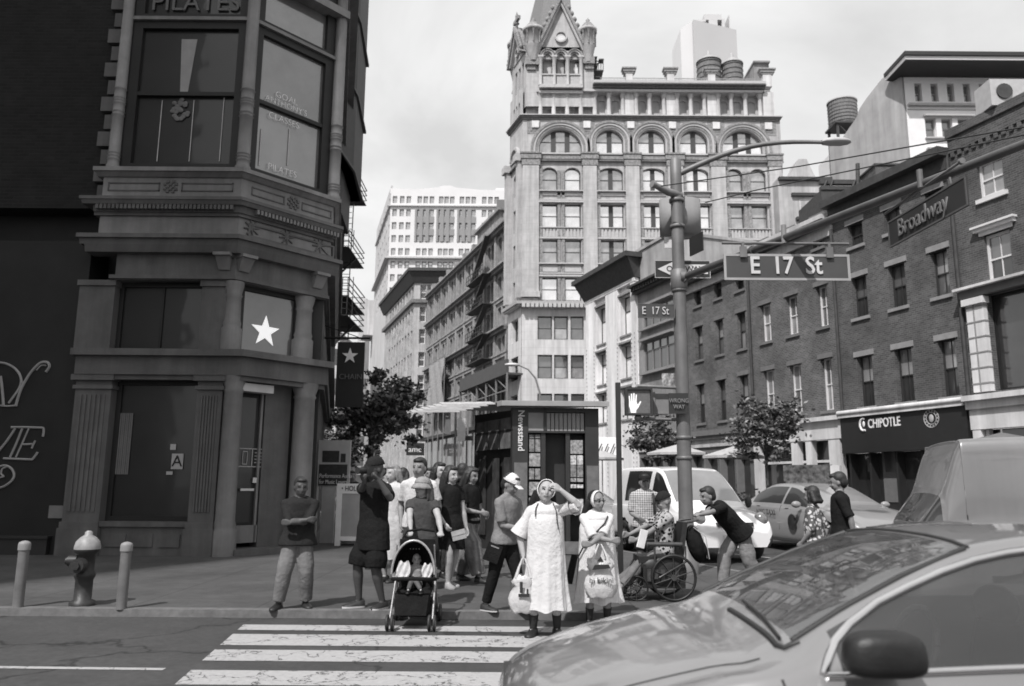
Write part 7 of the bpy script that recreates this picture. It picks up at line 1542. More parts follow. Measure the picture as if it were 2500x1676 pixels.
        m.tube([w_-fd*.01*H, w_+fd*hL*.35, w_+fd*hL*.9], [.0145*H, .0225*H, .0225*H], 10, flat=.5) if False else None
        for j in range(5):
            o_ = (j-2)*.0085*H; m.tube([w_+sd_*o_*.5, w_+fd*hL*.5+sd_*o_, w_+fd*hL*.95+sd_*o_], [.0095*H, .0095*H, .0088*H], 7)
        for j, (o_, L_) in enumerate(((-.0185, .036), (-.0065, .043), (.0060, .040), (.0175, .031))):
            p0 = w_+fd*hL*.9+sd_*o_*H; d = fd; pts = [p0]
            for q_ in range(3):
                c_ = cu*(.45+.3*q_); d = (fd*cos(c_*1.3*(q_+1)*.8)+pn*sin(c_*1.3*(q_+1)*.8)).normalized(); pts.append(pts[-1]+d*L_*H/3)
            m.tube(pts, [.0058*H, .0055*H, .005*H, .0042*H], 7)
        p0 = w_+fd*hL*.35-sd_*.016*H; td = (fd*.75-sd_*.6+pn*.35).normalized(); m.tube([p0, p0+td*.022*H, p0+(td+fd*.5).normalized()*.043*H], [.0078*H, .0068*H, .005*H], 7)
    hips = [at_(.50, s*.052, 0) for s in (-1, 1)]; feet = feet or ((-.09, 0), (.09, 0)); B.kn = []; B.an = []; B.hips = hips
    for i, s in enumerate((-1, 1)):
        f = feet[i]; an = V((f[0], f[1], (f[2] if len(f) > 2 else 0)+.045*H)); pole = V(knees[i]) if knees else V((s*.08, -1, .1)); kn, an = ik(hips[i], an, .235*H, .232*H, pole); B.kn.append(kn); B.an.append(an)
        h_ = hips[i]; q = lambda p0, p1, t: p0+(p1-p0)*t
        m.tube([h_, q(h_, kn, .3), q(h_, kn, .75), kn, q(kn, an, .28), q(kn, an, .65), an], [r_*H*k**.7 for r_ in (.053, .049, .037, .031, .033, .024, .0185)], 14)
        fa = RD(footdir[i]); fdv = V((sin(fa), -cos(fa), 0)); B.fdv = fdv
        m.tube([an+V((0, 0, -.01*H)), an+V((0, 0, -.026*H))+fdv*.03*H, an+V((0, 0, -.034*H))+fdv*.085*H], [.021*H, .02*H, .013*H], 10)
        # shoe
        if shoes is not False:
            s_ = MB(); hz = an.z-.045*H
            outl = [(-.038, .018), (-.03, .026), (0, .026), (.05, .031), (.085, .03), (.108, .018), (.115, .0)]; top_h = [.05, .055, .056, .034, .028, .022, .012]; rows_ = []
            side_ = V((fdv.y, -fdv.x, 0))*-1
            for (l, w2), th in zip(outl, top_h):
                c_ = V((an.x, an.y, hz))+fdv*l*H; w3 = max(w2, .004)*H; rows_.append([c_-side_*w3*1.02+V((0, 0, .001)), c_-side_*w3*1.05+V((0, 0, .012*H)), c_-side_*w3*.8+V((0, 0, th*.8*H)), c_+V((0, 0, th*H)), c_+side_*w3*.8+V((0, 0, th*.8*H)), c_+side_*w3*1.05+V((0, 0, .012*H)), c_+side_*w3*1.02+V((0, 0, .001))])
            s_.grid(rows_); s_.poly(rows_[0]); s_.poly([p for p in rows_[-1]])
            so_ = s_.build('shoe', shoes or shoeK, r, rel=True)
            if shoes is not None and shoes.name.startswith('sneaker'):
                z_ = MB(); z_.grid([[p+V((0, 0, -.0)) for p in (row[0]-side_*.004, row[1]-side_*.005+V((0, 0, -.002*H)))] for row in rows_]); z_.grid([[p for p in (row[5]+side_*.005, row[6]+side_*.004)] for row in rows_]); z_.build('sole', shoeW, so_, rel=True)
    me = remesh(m, vox, 2)
    if face:
        mats = [skin, eyem, lipm, hairK if hair is None else hair]; idx = []
        inv = HR.inverted()
        for pl in me.polygons:
            p = inv @ (pl.center-hc)/H/hs; q = 0
            if p.y < -.028:
                if abs(abs(p.x)-.0185) < .0085 and abs(p.z-.0065) < .0042: q = 1
                elif abs(abs(p.x)-.0185) < .0115 and abs(p.z-.0185) < .0028: q = 3
                elif abs(p.x) < .0145 and abs(p.z+.0335) < .0038: q = 2
            idx.append(q)
        me.polygons.foreach_set('material_index', idx); link(me, 'body', r, mats)
        me.polygons.foreach_set('material_index', idx)
    else: link(me, 'body', r, [skin])
    # ---- clothing
    if top: top_cloth(B, vox=vox*1.25, **top)
    if bot: bottom_cloth(B, vox=vox*1.25, **bot)
    # ---- hair
    if hair is not None:
        hm_ = MB()
        def hb(x, y, z, a, b, c, n=14):
            x, y, z, a, b, c = [q*(B.hs) for q in (x, y, z, a, b, c)]; t = MB(); t.ball((0, 0, 0), a*H, b*H, c*H, n); hm_.add([hc+HR @ (V((x*H, y*H, z*H))+V(p)) for p in t.v], t.f)
        hb(0, .016, .026, .0485, .052, .052, 18); hb(0, .030, .0, .045, .038, .05, 14); hb(0, -.02, .052, .036, .03, .018, 12)
        if hairlen:
            for x in (-.042, -.02, 0, .02, .042): hm_.tube([hl(x, .022, .03), hl(x*1.15, .035, -.03), hl(x*1.25, .045, -.03-hairlen*.6), hl(x*1.1, .045, -.03-hairlen)], [.026*H, .028*H, .026*H, .012*H], 10)
            for s in (-1, 1): hm_.tube([hl(s*.04, -.005, .035), hl(s*.051, .0, -.01), hl(s*.055, .008, -.03-hairlen*.6)], [.014*H, .017*H, .008*H], 8)
        link(remesh(hm_, vox*1.1, 1), 'hair', r, [hair])
    if glasses:
        g_ = MB()
        for s in (-1, 1):
            t = MB(); t.ball((0, 0, 0), .0155*H, .005*H, .0105*H, 10); g_.add([hc+HR @ (V((s*.0185*H, -.052*H, .006*H))+V(p)) for p in t.v], t.f); g_.tube([hl(s*.033, -.05, .008), hl(s*.046, .005, .006)], .0025*H, 5)
        g_.tube([hl(-.008, -.055, .008), hl(.008, -.055, .008)], .0025*H, 5); g_.build('sunglasses', eyem, r, rel=True)
    return B
def top_cloth(B, mat, sleeve=.75, hem=.47, grow=1.10, loose=1.0, vox=.013, name='shirt', neck=.822, flare=0., jacket=False):
    H = B.H; m = MB(); pr = [(hem-.0, max(.097, B_w(B, max(hem, .5)))*1.0+flare), (hem+.012, max(.097, B_w(B, max(hem, .5)))+flare)]+[(z, w_) for z, w_ in B.prof if z > max(hem+.03, .53)] if hem < .7 else [(.745, .088), (.775, .09), (.80, .088), (.825, .068), (.845, .042)]
    pr = [(z, max(w_, .084)*loose) if z < .74 else (z, w_) for z, w_ in pr]; pr = pr[:-1]+[(neck+.018, .042)]
    m.tube([B.at(z, 0, 0) for z, w_ in pr], [w_*H*B.k*grow for z, w_ in pr], 18, flat=.70)
    for i in range(2):
        a, e, w_ = B.sh[i], B.el[i], B.wr[i]; m.ball(a, .0345*H*B.k, .0345*H*B.k, .033*H*B.k, 12); m.tube([B.at(.838), B.at(.824, (-1, 1)[i]*.045), a], [.033*H, .034*H, .031*H], 10)
        if sleeve <= 1: pts = [a, a+(e-a)*sleeve*.5, a+(e-a)*sleeve]; rr = [.036, .0355, .037]
        else: t = sleeve-1; pts = [a, a+(e-a)*.5, e, e+(w_-e)*t*.5, e+(w_-e)*t]; rr = [.036, .033, .029, .027, .022]
        m.tube(pts, [q*H*B.k*(1 if not jacket else 1.1) for q in rr], 12)
    return link(remesh(m, vox, 2), name, B.r, [mat])
def B_w(B, z):
    p = B.prof
    for i in range(len(p)-1):
        if p[i][0] <= z <= p[i+1][0]: t = (z-p[i][0])/(p[i+1][0]-p[i][0]); return p[i][1]*(1-t)+p[i+1][1]*t
    return p[0][1]
def bottom_cloth(B, mat, kind='trousers', length=.95, wide=1.0, vox=.013, name=None, hem=.2, pleats=0, flare=1.6, waist=.6):
    H = B.H; m = MB()
    if kind in ('trousers', 'shorts'):
        pr = [(z, w_) for z, w_ in B.prof if .49 < z < .59]+[(.585, B_w(B, .585))]; pr = sorted(set(pr)); m.tube([B.at(.475)]+[B.at(z) for z, w_ in pr], [.08*H*B.k]+[w_*H*B.k*1.09 for z, w_ in pr], 18, flat=.72)
        for i in range(2):
            h_, kn, an = B.hips[i], B.kn[i], B.an[i]; q = lambda p0, p1, t: p0+(p1-p0)*t
            full = [(h_, .061), (q(h_, kn, .35), .057), (q(h_, kn, .75), .048), (kn, .042), (q(kn, an, .3), .042), (q(kn, an, .65), .037), (q(kn, an, .93), .035)]; n_ = max(2, int(round(length*7))); full = full[:n_]
            m.tube([p for p, _ in full], [w_*H*B.k**.7*(wide if j > 1 else 1) for j, (_, w_) in enumerate(full)], 14)
        return link(remesh(m, vox, 2), name or kind, B.r, [mat])
    if kind == 'gown':
        n = 90; rows_ = []; cx_ = (B.an[0]+B.an[1])/2; zt = .79
        prf = [(zt, .072), (.765, .094), (.72, .103), (.66, .104), (.60, .105), (.54, .107), (.48, .110), (.42, .113), (.36, .117), (.30, .122), (.24, .128), (.20, .133), (hem, .138)]
        for j, (z, w_) in enumerate(prf):
            t = (zt-z)/(zt-hem); c0 = B.at(max(z, .5)); c_ = V((c0.x*(1-t)+cx_.x*t, c0.y*(1-t)+cx_.y*t, z*H)); row = []
            for i in range(n):
                a = 2*pi*i/n; am = pleats*max(0, t-.12)**1.1; rr = w_*wide*H*B.k*(1+am*(.075*sin(a*9+.7+1.2*t)+.04*sin(a*17+2*t)+.03*sin(a*4+1)-.05*abs(sin(a*6.5)))); row.append((c_.x+rr*cos(a), c_.y+rr*.72*sin(a), c_.z+(.012*sin(a*5)+.006*sin(a*9) if j == len(prf)-1 else 0)))
            rows_.append(row)
        m.grid(rows_[::-1], closed=True); rr2 = [[(p[0]*.985+cx_.x*.015, p[1]*.985+cx_.y*.015, p[2]) for p in rw_] for rw_ in rows_]; m.grid(rr2, closed=True)
        return m.build(name or 'gown', mat, B.r, rel=True)
    # skirt: pleated loft from waist to hem
    n = 72; rows_ = []; zw = waist*H; top_c = B.at(waist); cx_ = (B.an[0]+B.an[1])/2 if kind != 'lap' else B.at(.5)
    for j in range(15):
        t = j/14; z = top_c.z+(hem*H-top_c.z)*t; c_ = V((top_c.x*(1-t)+cx_.x*t*.9, top_c.y*(1-t)+cx_.y*t*.9, z)); w0 = B_w(B, waist)*1.12*H*B.k; hipw = .112*H*B.k
        w_ = w0+(hipw-w0)*min(1, t*4) if t < .25 else hipw*(1+(flare-1)*((t-.25)/.75)**.9)
        row = []
        for i in range(n):
            a = 2*pi*i/n; am = pleats*t**1.2; rr = w_*(1+am*.06*sin(a*11+.7)+am*.035*sin(a*23+2*t)+am*.03*sin(a*5+1)); row.append((c_.x+rr*cos(a), c_.y+rr*.74*sin(a), z+(.006*sin(a*7) if j == 14 else 0)))
        rows_.append(row)
    m.grid(rows_[::-1], closed=True); rr2 = [[(p[0]*.985+cx_.x*.015, p[1]*.985+cx_.y*.015, p[2]) for p in rw_] for rw_ in rows_]; m.grid(rr2, closed=True)
    return m.build(name or 'skirt', mat, B.r, rel=True)
def obj_on_head(B, mat, kind='cap', name='cap', brim=0):
    H = B.H; m = MB()
    def hb(x, y, z, a, b, c, n=16, cut=None):
        t = MB(); x, y, z, a, b, c = [q*B.hs*1.05 for q in (x, y, z, a, b, c)]; t.ball((0, 0, 0), a*H, b*H, c*H, n); vs = [V(p) for p in t.v]
        if cut is not None: vs = [V((p.x, p.y, max(p.z, cut*H))) for p in vs]
        m.add([B.hc+B.HR @ (V((x*H, y*H, z*H))+p) for p in vs], t.f, sm=True)
    if kind == 'cap':
        hb(0, .004, .02, .0505, .060, .056, 18, 0.004); rows_ = []
        for j in range(4):
            t = j/3; rows_.append([B.hc+(B.HR @ (Matrix.Rotation(RD(brim), 3, 'Z') @ V((x*H*.042*(1-.25*t), -(.052+.045*t*(1-(x*.8)**2*.5))*H, (.026-.008*t-.006*x*x)*H))*B.hs)) for x in (-1, -.66, -.33, 0, .33, .66, 1)])
        m.grid(rows_); m.grid([[p+V((0, 0, -.004)) for p in rw_] for rw_ in rows_][::-1])
    if kind == 'hat':
        hb(0, .0, .03, .050, .060, .045, 18, -.002); rows_ = []
        for rr, z in [(a_*B.hs, b_*B.hs) for a_, b_ in ((.050, .036), (.059, .024), (.069, .008), (.075, -.006), (.073, -.007), (.058, .016), (.048, .03))]: rows_.append([B.hc+B.HR @ V((rr*H*cos(q)*.95, rr*H*sin(q)*1.15, z*H)) for q in [k_*2*pi/24 for k_ in range(24)]])
        m.grid(rows_, closed=True)
    return m.build(name, mat, B.r, rel=True)
def Wp(px, py, Y): return ('W', atY(px, py, Y))
def hgt(px, pyt, Y, z0): return atY(px, pyt, Y).z-z0
def base(px, Y, z0=SW): return V(((px-1250)/1975*Y, Y, z0))
PE = {}
# 1 man with crossed arms ----------------------------------------------------
b = base(738, 9.9); H = hgt(748, 1168, 9.9, SW)+.01
B = person('man in a dark top with folded arms standing alone beside the corner column', b, H, 14, arms=((.10, -.24, .675*H), (-.10, -.26, .655*H)), poles=((-.9, .1, -.5), (.9, .1, -.5)), hands=(dict(dir=(1, .25, .1), n=(0, 1, 0), curl=.4), dict(dir=(-1, .25, .1), n=(0, 1, 0), curl=.4)), feet=((-.19, -.03), (.13, .05)), footdir=(-25, 15), head=(12, 0, 8), skin=skD, top=dict(mat=cloth('sweater_dark', .022), sleeve=1.15, hem=.475, loose=1.15, name='sweater', flare=.008), bot=dict(mat=cloth('khaki_trousers', .16), wide=1.25), hair=hairK, build=1.15)
m = MB(); m.tube([B.at(.845, .036*cos(q), .036*.8*sin(q)) for q in [k*2*pi/16 for k in range(17)]], .007, 6); m.build('collar', M('collar_white', .5, .8), B.r, rel=True)
# 2 photographer --------------------------------------------------------------
b = base(918, 9.95); H = hgt(940, 1118, 9.9, SW)
hc_ = atY(897, 1150, 9.55)
B = person('man in long black shirt and long black shorts aiming a camera to the left', b, H, -38, arms=(('W', hc_+V((-.02, -.03, -.13))), ('W', hc_+V((.14, -.06, -.10)))), poles=((-.6, -.2, -1), (.8, -.1, -.8)), hands=(dict(dir=(0, -.6, 1), n=(0, .5, .5), curl=1.2), dict(dir=(-.5, -.6, .6), n=(0, .5, .5), curl=1.2)), feet=((-.16, -.04), (.12, .08)), footdir=(-30, 10), head=(-12, 0, 6), skin=skD, top=dict(mat=cloth('tshirt_black', .013), sleeve=.8, hem=.38, loose=1.12, name='long_shirt', flare=.004), bot=dict(mat=cloth('shorts_black', .012), kind='shorts', length=.62, wide=1.5), hair=None, shoes=M('sneaker_black', .02, .6), build=1.12)
obj_on_head(B, cloth('cap_black', .018), 'cap', brim=0)
r = thing('camera', 'black camera held up to the photographer’s face', 'camera', hc_); m = MB(); m.X = Matrix.Translation(hc_) @ Matrix.Rotation(RD(-40), 4, 'Z'); m.box(-.075, .075, -.035, .035, -.05, .05); m.box(-.03, .03, -.03, .03, .05, .075); m.build('camera_body', shoeK, r); m.X = None; m2 = MB(); d = V((sin(RD(-40)), -cos(RD(-40)), 0)); m2.tube([hc_+d*.03, hc_+d*.12, hc_+d*.15], [.036, .038, .042], 16); m2.build('lens', shoeK, r)
# 3 woman with hat ---------------------------------------------------------------
b = base(1035, 10.3); H = hgt(1035, 1172, 10.1, SW)+.02
hl1, hl2 = atY(1000, 1316, 9.8), atY(1077, 1316, 9.8)
B = person('woman in a grey bucket hat and dark top pushing the pushchair', b, H, -4, arms=(('W', hl1+V((0, .09, .03))), ('W', hl2+V((0, .09, .03)))), poles=((-1.2, .6, -.1), (1.2, .6, -.1)), hands=(dict(dir=(.1, -1, -.3), n=(0, -.2, -1), curl=1.1), dict(dir=(-.1, -1, -.3), n=(0, -.2, -1), curl=1.1)), head=(-38, 0, -4), skin=skL, top=dict(mat=cloth('blouse_dark', .06), sleeve=.45, hem=.47, name='blouse', loose=1.1), bot=dict(mat=cloth('skirt_dark', .03), kind='skirt', hem=.28, flare=1.25, pleats=.5), hair=hairB, hairlen=.09, fem=True, build=1.18, hs=1.2)
obj_on_head(B, cloth('hat_grey', .26), 'hat', 'hat')
# pushchair
def pushchair():
    gx, gy = base(1021, 9.15).x, 9.2; r = thing('pushchair', 'black pushchair with a rounded hood and grey tubular frame on the crossing', 'pushchair', (gx, gy, 0)); fr = M('tube_silver', .42, .35, .2, 30, metal=.5); bk_ = cloth('pushchair_black', .012)
    m = MB()
    for s in (-1, 1):
        x = gx+s*.22; m.tube([(x, 9.36, .62), (x, 9.3, .55), (x+s*.01, 8.95, .12)], .011, 8); m.tube([(x, 9.28, .52), (x, 9.62, .13)], .011, 8); m.tube([(x, 9.3, .55), (x-s*.01, 9.18, .88)], .009, 6)
    m.tube([(gx-.22, 9.4, .3), (gx+.22, 9.4, .3)], .009, 6); m.build('frame', fr, r)
    m = MB(); [m.tube([(gx+s*.165, 9.72, 1.0), (gx+s*.2, 9.6, .93), (gx+s*.22, 9.36, .62)], .012, 8) for s in (-1, 1)]; m.tube([(gx-.165, 9.72, 1.0), (gx, 9.74, 1.02), (gx+.165, 9.72, 1.0)], .014, 8); m.build('handle', bk_, r)
    m = MB(); rows_ = []
    for j in range(7):
        t = j/6; rows_.append([(gx+.235*cos(q)*(1-.12*t), 9.0+.36*t, .58+(.36-.05*t)*sin(q)*(1-.25*t*t)+.04*t) for q in [pi*k/16 for k in range(17)]])
    m.grid(rows_); m.grid([[(p[0]*.99+gx*.01, p[1]+.006, p[2]-.006) for p in rw_] for rw_ in rows_][::-1]); m.tube([rows_[0][k] for k in range(17)], .013, 6, 1); m.build('hood', [bk_, fr], r)
    m = MB(); m.hexa([(gx-.19, 9.0, .34), (gx+.19, 9.0, .34), (gx+.19, 9.35, .38), (gx-.19, 9.35, .38)], [(gx-.19, 9.0, .38), (gx+.19, 9.0, .38), (gx+.19, 9.35, .42), (gx-.19, 9.35, .42)]); m.hexa([(gx-.19, 9.3, .38), (gx+.19, 9.3, .38), (gx+.19, 9.34, .38), (gx-.19, 9.34, .38)], [(gx-.2, 9.34, .93), (gx+.2, 9.34, .93), (gx+.2, 9.4, .93), (gx-.2, 9.4, .93)]); m.hexa([(gx-.16, 8.93, .16), (gx+.16, 8.93, .16), (gx+.19, 9.0, .2), (gx-.19, 9.0, .2)], [(gx-.18, 8.97, .36), (gx+.18, 8.97, .36), (gx+.19, 9.02, .38), (gx-.19, 9.02, .38)]); m.build('seat', bk_, r)
    m = MB(); m.tube([(gx-.235, 9.1, .52), (gx-.2, 8.9, .54), (gx, 8.86, .55), (gx+.2, 8.9, .54), (gx+.235, 9.1, .52)], .022, 10); m.build('front_bar', bk_, r)
    m = MB(); m.hexa([(gx-.17, 9.1, .12), (gx+.17, 9.1, .12), (gx+.17, 9.5, .12), (gx-.17, 9.5, .12)], [(gx-.2, 9.05, .27), (gx+.2, 9.05, .27), (gx+.2, 9.55, .27), (gx-.2, 9.55, .27)]); m.build('basket', bk_, r)
    text('· · · ·', .06, fr, 'hood_lettering', r, (gx-.0, 9.10, .84), 0, ext=.002)
    for s in (-1, 1):
        for y, R_ in ((8.93, .085), (9.62, .095)):
            for dx_ in (-.028, .028):
                m = MB(); c = V((gx+s*.225+dx_, y, R_)); rows_ = []
                for rr, o in ((R_*.55, .012), (R_*.9, .014), (R_, .006), (R_, -.006), (R_*.9, -.014), (R_*.55, -.012)): rows_.append([c+V((o, rr*cos(q), rr*sin(q))) for q in [k*2*pi/20 for k in range(20)]])
                m.grid(rows_, closed=True); m.build('wheel', M('wheel_black', .03, .6), r)
                m = MB(); m.tube([c+V((-.01, 0, 0)), c+V((.01, 0, 0))], R_*.5, 12); m.build('wheel_hub', M('hub_grey', .35, .4), r)
    return gx
gx = pushchair()
B = person('baby sitting in the pushchair under pale cloths', (gx+.01, 9.24, .38), .66, 0, pz=.10, feet=((-.06, -.22, .0), (.08, -.22, .0)), arms=((-.1, -.12, .16), (.1, -.12, .16)), head=(10, 0, 0), skin=skL, vox=.007, hs=1.6, top=dict(mat=cloth('baby_top', .35), sleeve=1.5, hem=.5, name='top'), bot=dict(mat=cloth('baby_trousers', .1)), shoes=None)
for i, (dx_, dz, s_) in enumerate(((-.11, .60, 1.0), (.15, .60, .8))):
    r = thing('muslin_cloth', ('larger pale muslin cloth hanging left of the baby', 'smaller pale muslin cloth hanging right of the baby')[i], 'cloth', (gx+dx_, 9.0, dz), 'pale cloths on the pushchair'); rows_ = []
    for j in range(9): rows_.append([(gx+dx_+s_*(k-6)*.0085*(1+.5*sin(pi*j/8)), 9.04+.012*sin(k*1.1+j*.9), dz+.11*s_-.024*j*s_+.012*sin(k*.7)) for k in range(13)])
    m = MB(); m.grid(rows_); m.grid([[(p[0], p[1]+.006, p[2]) for p in rw_] for rw_ in rows_][::-1]); m.build('cloth', cloth('muslin', .62), r)
# 5 woman with clutch, 6 person in wide pale trousers, 7 man in white t-shirt, 8 curly woman
b = base(1103, 12.0); H = 1.74
B = person('woman in a black short dress carrying a pale clutch bag behind the pushchair', b, H, 40, arms=((-.2, -.16, .52*H), (.24, -.1, .46*H)), feet=((-.07, -.08), (.08, .1)), skin=skL, head=(10, 0, 5), top=dict(mat=cloth('dress_black', .015), sleeve=.5, hem=.48, name='dress_top'), bot=dict(mat=cloth('dress_black', .015), kind='skirt', hem=.31, flare=1.2, pleats=.6), hair=hairK, hairlen=.14, fem=True, vox=.012, footdir=(-10, 10), shoes=cloth('shoe_pale', .3))
cb = atY(1120, 1305, 11.75); r = thing('clutch_bag', 'pale grey clutch bag hanging from the woman’s hand', 'bag', cb); m = MB(); m.X = Matrix.Translation(cb) @ Matrix.Rotation(RD(-14), 4, 'Y'); m.box(-.1, .1, -.02, .02, -.075, .06); m.box(-.1, .1, -.026, -.02, -.01, .055, 0); m.X = None; m.build('bag', cloth('clutch_grey', .36), r)
b = base(1152, 12.7); H = 1.74
B = person('person in a black top and wide pale trousers walking to the right by the newsstand', b, H, 55, arms=((-.05, -.25, .60*H), (.12, -.22, .58*H)), feet=((-.06, -.24), (.06, .22)), skin=skMd, head=(5, 0, 12), top=dict(mat=cloth('top_black', .014), sleeve=.7, hem=.5), bot=dict(mat=cloth('trousers_pale', .19, kind='wave', ws=5), wide=1.75), hair=hairK, fem=True, vox=.012, hairlen=.1)
b = base(1026, 11.6); H = 1.84
B = person('tall man in a white t-shirt standing behind the woman in the hat', b, H, -8, arms=((-.24, -.02, .50*H), (.25, -.02, .49*H)), skin=skMd, head=(-10, 0, 4), top=dict(mat=cloth('tshirt_white', .55), sleeve=.75, hem=.47, loose=1.1, name='t_shirt'), bot=dict(mat=cloth('jeans_dark', .05)), hair=hairK, vox=.012, build=1.1, shoes=M('sneaker_black', .02, .6))
b = base(1076, 13.2); H = 1.82
B = person('woman with thick curly dark hair standing behind the white t-shirt man', b, H, 25, skin=skL, head=(15, 0, 0), top=dict(mat=cloth('strap_top', .3, kind='wave', ws=3), sleeve=.2, hem=.5), bot=dict(mat=cloth('jeans_dark', .05)), hair=hairK, hairlen=.1, fem=True, vox=.013)
m = MB()
random.seed(9)
for i in range(34): q = random.random()*6.28; e = random.uniform(-.9, 1.4); m.ball(B.hl(.058*cos(q)*cos(e), .012+.05*sin(q)*cos(e)*(1 if sin(q) > -.2 else .1), .01+.06*sin(e)-.02), .017*H, .017*H, .02*H, 7)
m.build('curls', hairK, B.r, rel=True)
b = base(1132, 14.2)
B = person('person all in black half hidden behind the curly haired woman and newsstand', b, 1.83, 170, skin=skMd, top=dict(mat=cloth('top_black', .014), sleeve=1.6), bot=dict(mat=cloth('trousers_black', .015)), hair=hairK, hairlen=.05, vox=.015, fem=True)
# people behind the photographer
b = base(962, 12.6); B = person('fair-haired woman in a white top peering out behind the photographer', b, 1.76, -30, skin=skL, head=(-15, 0, 0), top=dict(mat=cloth('tshirt_white', .55), sleeve=.6), bot=dict(mat=cloth('skirt_white', .45), kind='skirt', hem=.2, flare=1.3, pleats=.6), hair=hairG, fem=True, vox=.013, hairlen=.05)
b = base(930, 14.5); B = person('man in a dark cap further back, just above the photographer’s shoulder', b, 1.84, -20, skin=skMd, top=dict(mat=cloth('tshirt_grey', .2), sleeve=.7), bot=dict(mat=cloth('trousers_black', .015)), hair=hairK, vox=.015); obj_on_head(B, cloth('cap_pale', .5))
b = base(862, 21.5); B = person('person in dark clothes standing behind the folding board', b, 1.8, 20, skin=skMd, top=dict(mat=cloth('top_black', .014), sleeve=.8), bot=dict(mat=cloth('trousers_black', .015)), hair=hairK, vox=.015)
b = base(987, 17.0); B = person('distant person in black between the photographer and the white t-shirt man', b, 1.8, 170, skin=skMd, top=dict(mat=cloth('top_black', .014), sleeve=1.5), bot=dict(mat=cloth('trousers_black', .015)), hair=hairK, vox=.016, hairlen=.06)
b = base(1050, 19.5); B = person('distant dark-haired person just right of the white t-shirt man’s head', b, 1.85, 10, skin=skMd, top=dict(mat=cloth('tshirt_grey', .2), sleeve=.8), bot=dict(mat=cloth('trousers_black', .015)), hair=hairK, vox=.016)
# 10 cap person
b = base(1236, 9.75); H = 1.60
B = person('person in a white baseball cap and grey t-shirt looking down behind the taller nun', b, H, 52, arms=((.02, -.25, .60*H), (.0, -.27, .62*H)), lean=(.0, -.05), feet=((-.10, .20), (.10, -.20)), footdir=(0, 0), poles=((-.7, .4, -1), (.7, .4, -1)), skin=skMd, head=(8, 0, 26), top=dict(mat=cloth('tshirt_midgrey', .20), sleeve=.85, hem=.49, loose=1.1, name='t_shirt'), bot=dict(mat=cloth('trousers_black2', .012)), hair=hairK, vox=.011, shoes=M('sneaker_black', .02, .6))
obj_on_head(B, cloth('cap_white', .6))
sb = B.at(.5)
wb = B.r.matrix_world if False else None
r = thing('shoulder_bag', 'dark shoulder bag hanging at the hip of the capped person', 'bag', b+V((-.16, .0, .62))); m = MB(); m.X = Matrix.Translation(b+V((-.13, -.12, .70))) @ Matrix.Rotation(RD(20), 4, 'Y'); m.box(-.09, .09, -.05, .05, -.12, .09); m.box(-.05, .05, -.055, -.05, .05, .065, 1); m.X = None; m.build('bag', [cloth('bag_black', .012), galvd], r)
# 11 tall nun --------------------------------------------------------------------
nunw = cloth('habit_white', .60, var=.06, scale=3, bump=.9, bscale=8); veil = cloth('veil_dark', .02)
def veilset(B, tilt=0):
    H = B.H; m = MB(); hl = B.hl
    def hb(x, y, z, a, b, c, n=18, tgt=m):
        x, y, z, a, b, c = [q*(B.hs) for q in (x, y, z, a, b, c)]; t = MB(); t.ball((0, 0, 0), a*H, b*H, c*H, n); tgt.add([B.hc+B.HR @ (V((x*H, y*H, z*H))+V(p)) for p in t.v], t.f, sm=True)
    hb(0, .022, .022, .052, .050, .054); hb(0, .034, -.02, .052, .034, .06)
    for x in (-.045, -.02, .0, .02, .045): m.tube([hl(x, .03, .0), hl(x*1.25, .045, -.05), hl(x*1.45, .06, -.12), hl(x*1.5, .07, -.18)], [.026*H, .028*H, .028*H, .02*H], 8)
    link(remesh(m, .011, 2), 'veil', B.r, [veil])
    m = MB(); rows_ = []
    for k in range(21):
        q = -.28*pi+1.56*pi*k/20; c_, s_ = cos(q), sin(q); rows_.append([hl(.0500*c_, y, .012+.0560*s_) for y in (-.022, -.010, .003)]+[hl(.0535*c_, y, .012+.0600*s_) for y in (.003, -.010, -.022)])
    m.grid([rw_+[rw_[0]] for rw_ in rows_]); m.build('veil_band', cloth('veil_band_white', .72), B.r, rel=True)
b = base(1335, 8.75, 0); H = hgt(1330, 1172, 8.75, 0)
hw = atY(1368, 1196, 8.55)
B = person('taller nun in a white habit shading her brow with a raised hand', b, H, -3, arms=((-.235, -.04, .50*H), ('W', hw)), poles=((-1, .5, -.2), (1.0, -.05, -.75)), hands=(dict(dir=(-.1, -.1, -1), n=(1, 0, 0), curl=1.4), dict(dir=(-.85, -.25, .5), n=(-.3, .9, -.5), curl=.35)), feet=((-.13, -.03), (.12, .02)), footdir=(-18, 14), head=(8, 10, -8), skin=skL, vox=.0075, fem=True, build=1.1,
    top=dict(mat=nunw, sleeve=.98, hem=.75, loose=1.0, name='tunic', grow=1.06, flare=-.012), bot=dict(mat=nunw, kind='gown', hem=.165, wide=1.06, pleats=.9, name='habit'), shoes=shoeK)
veilset(B)
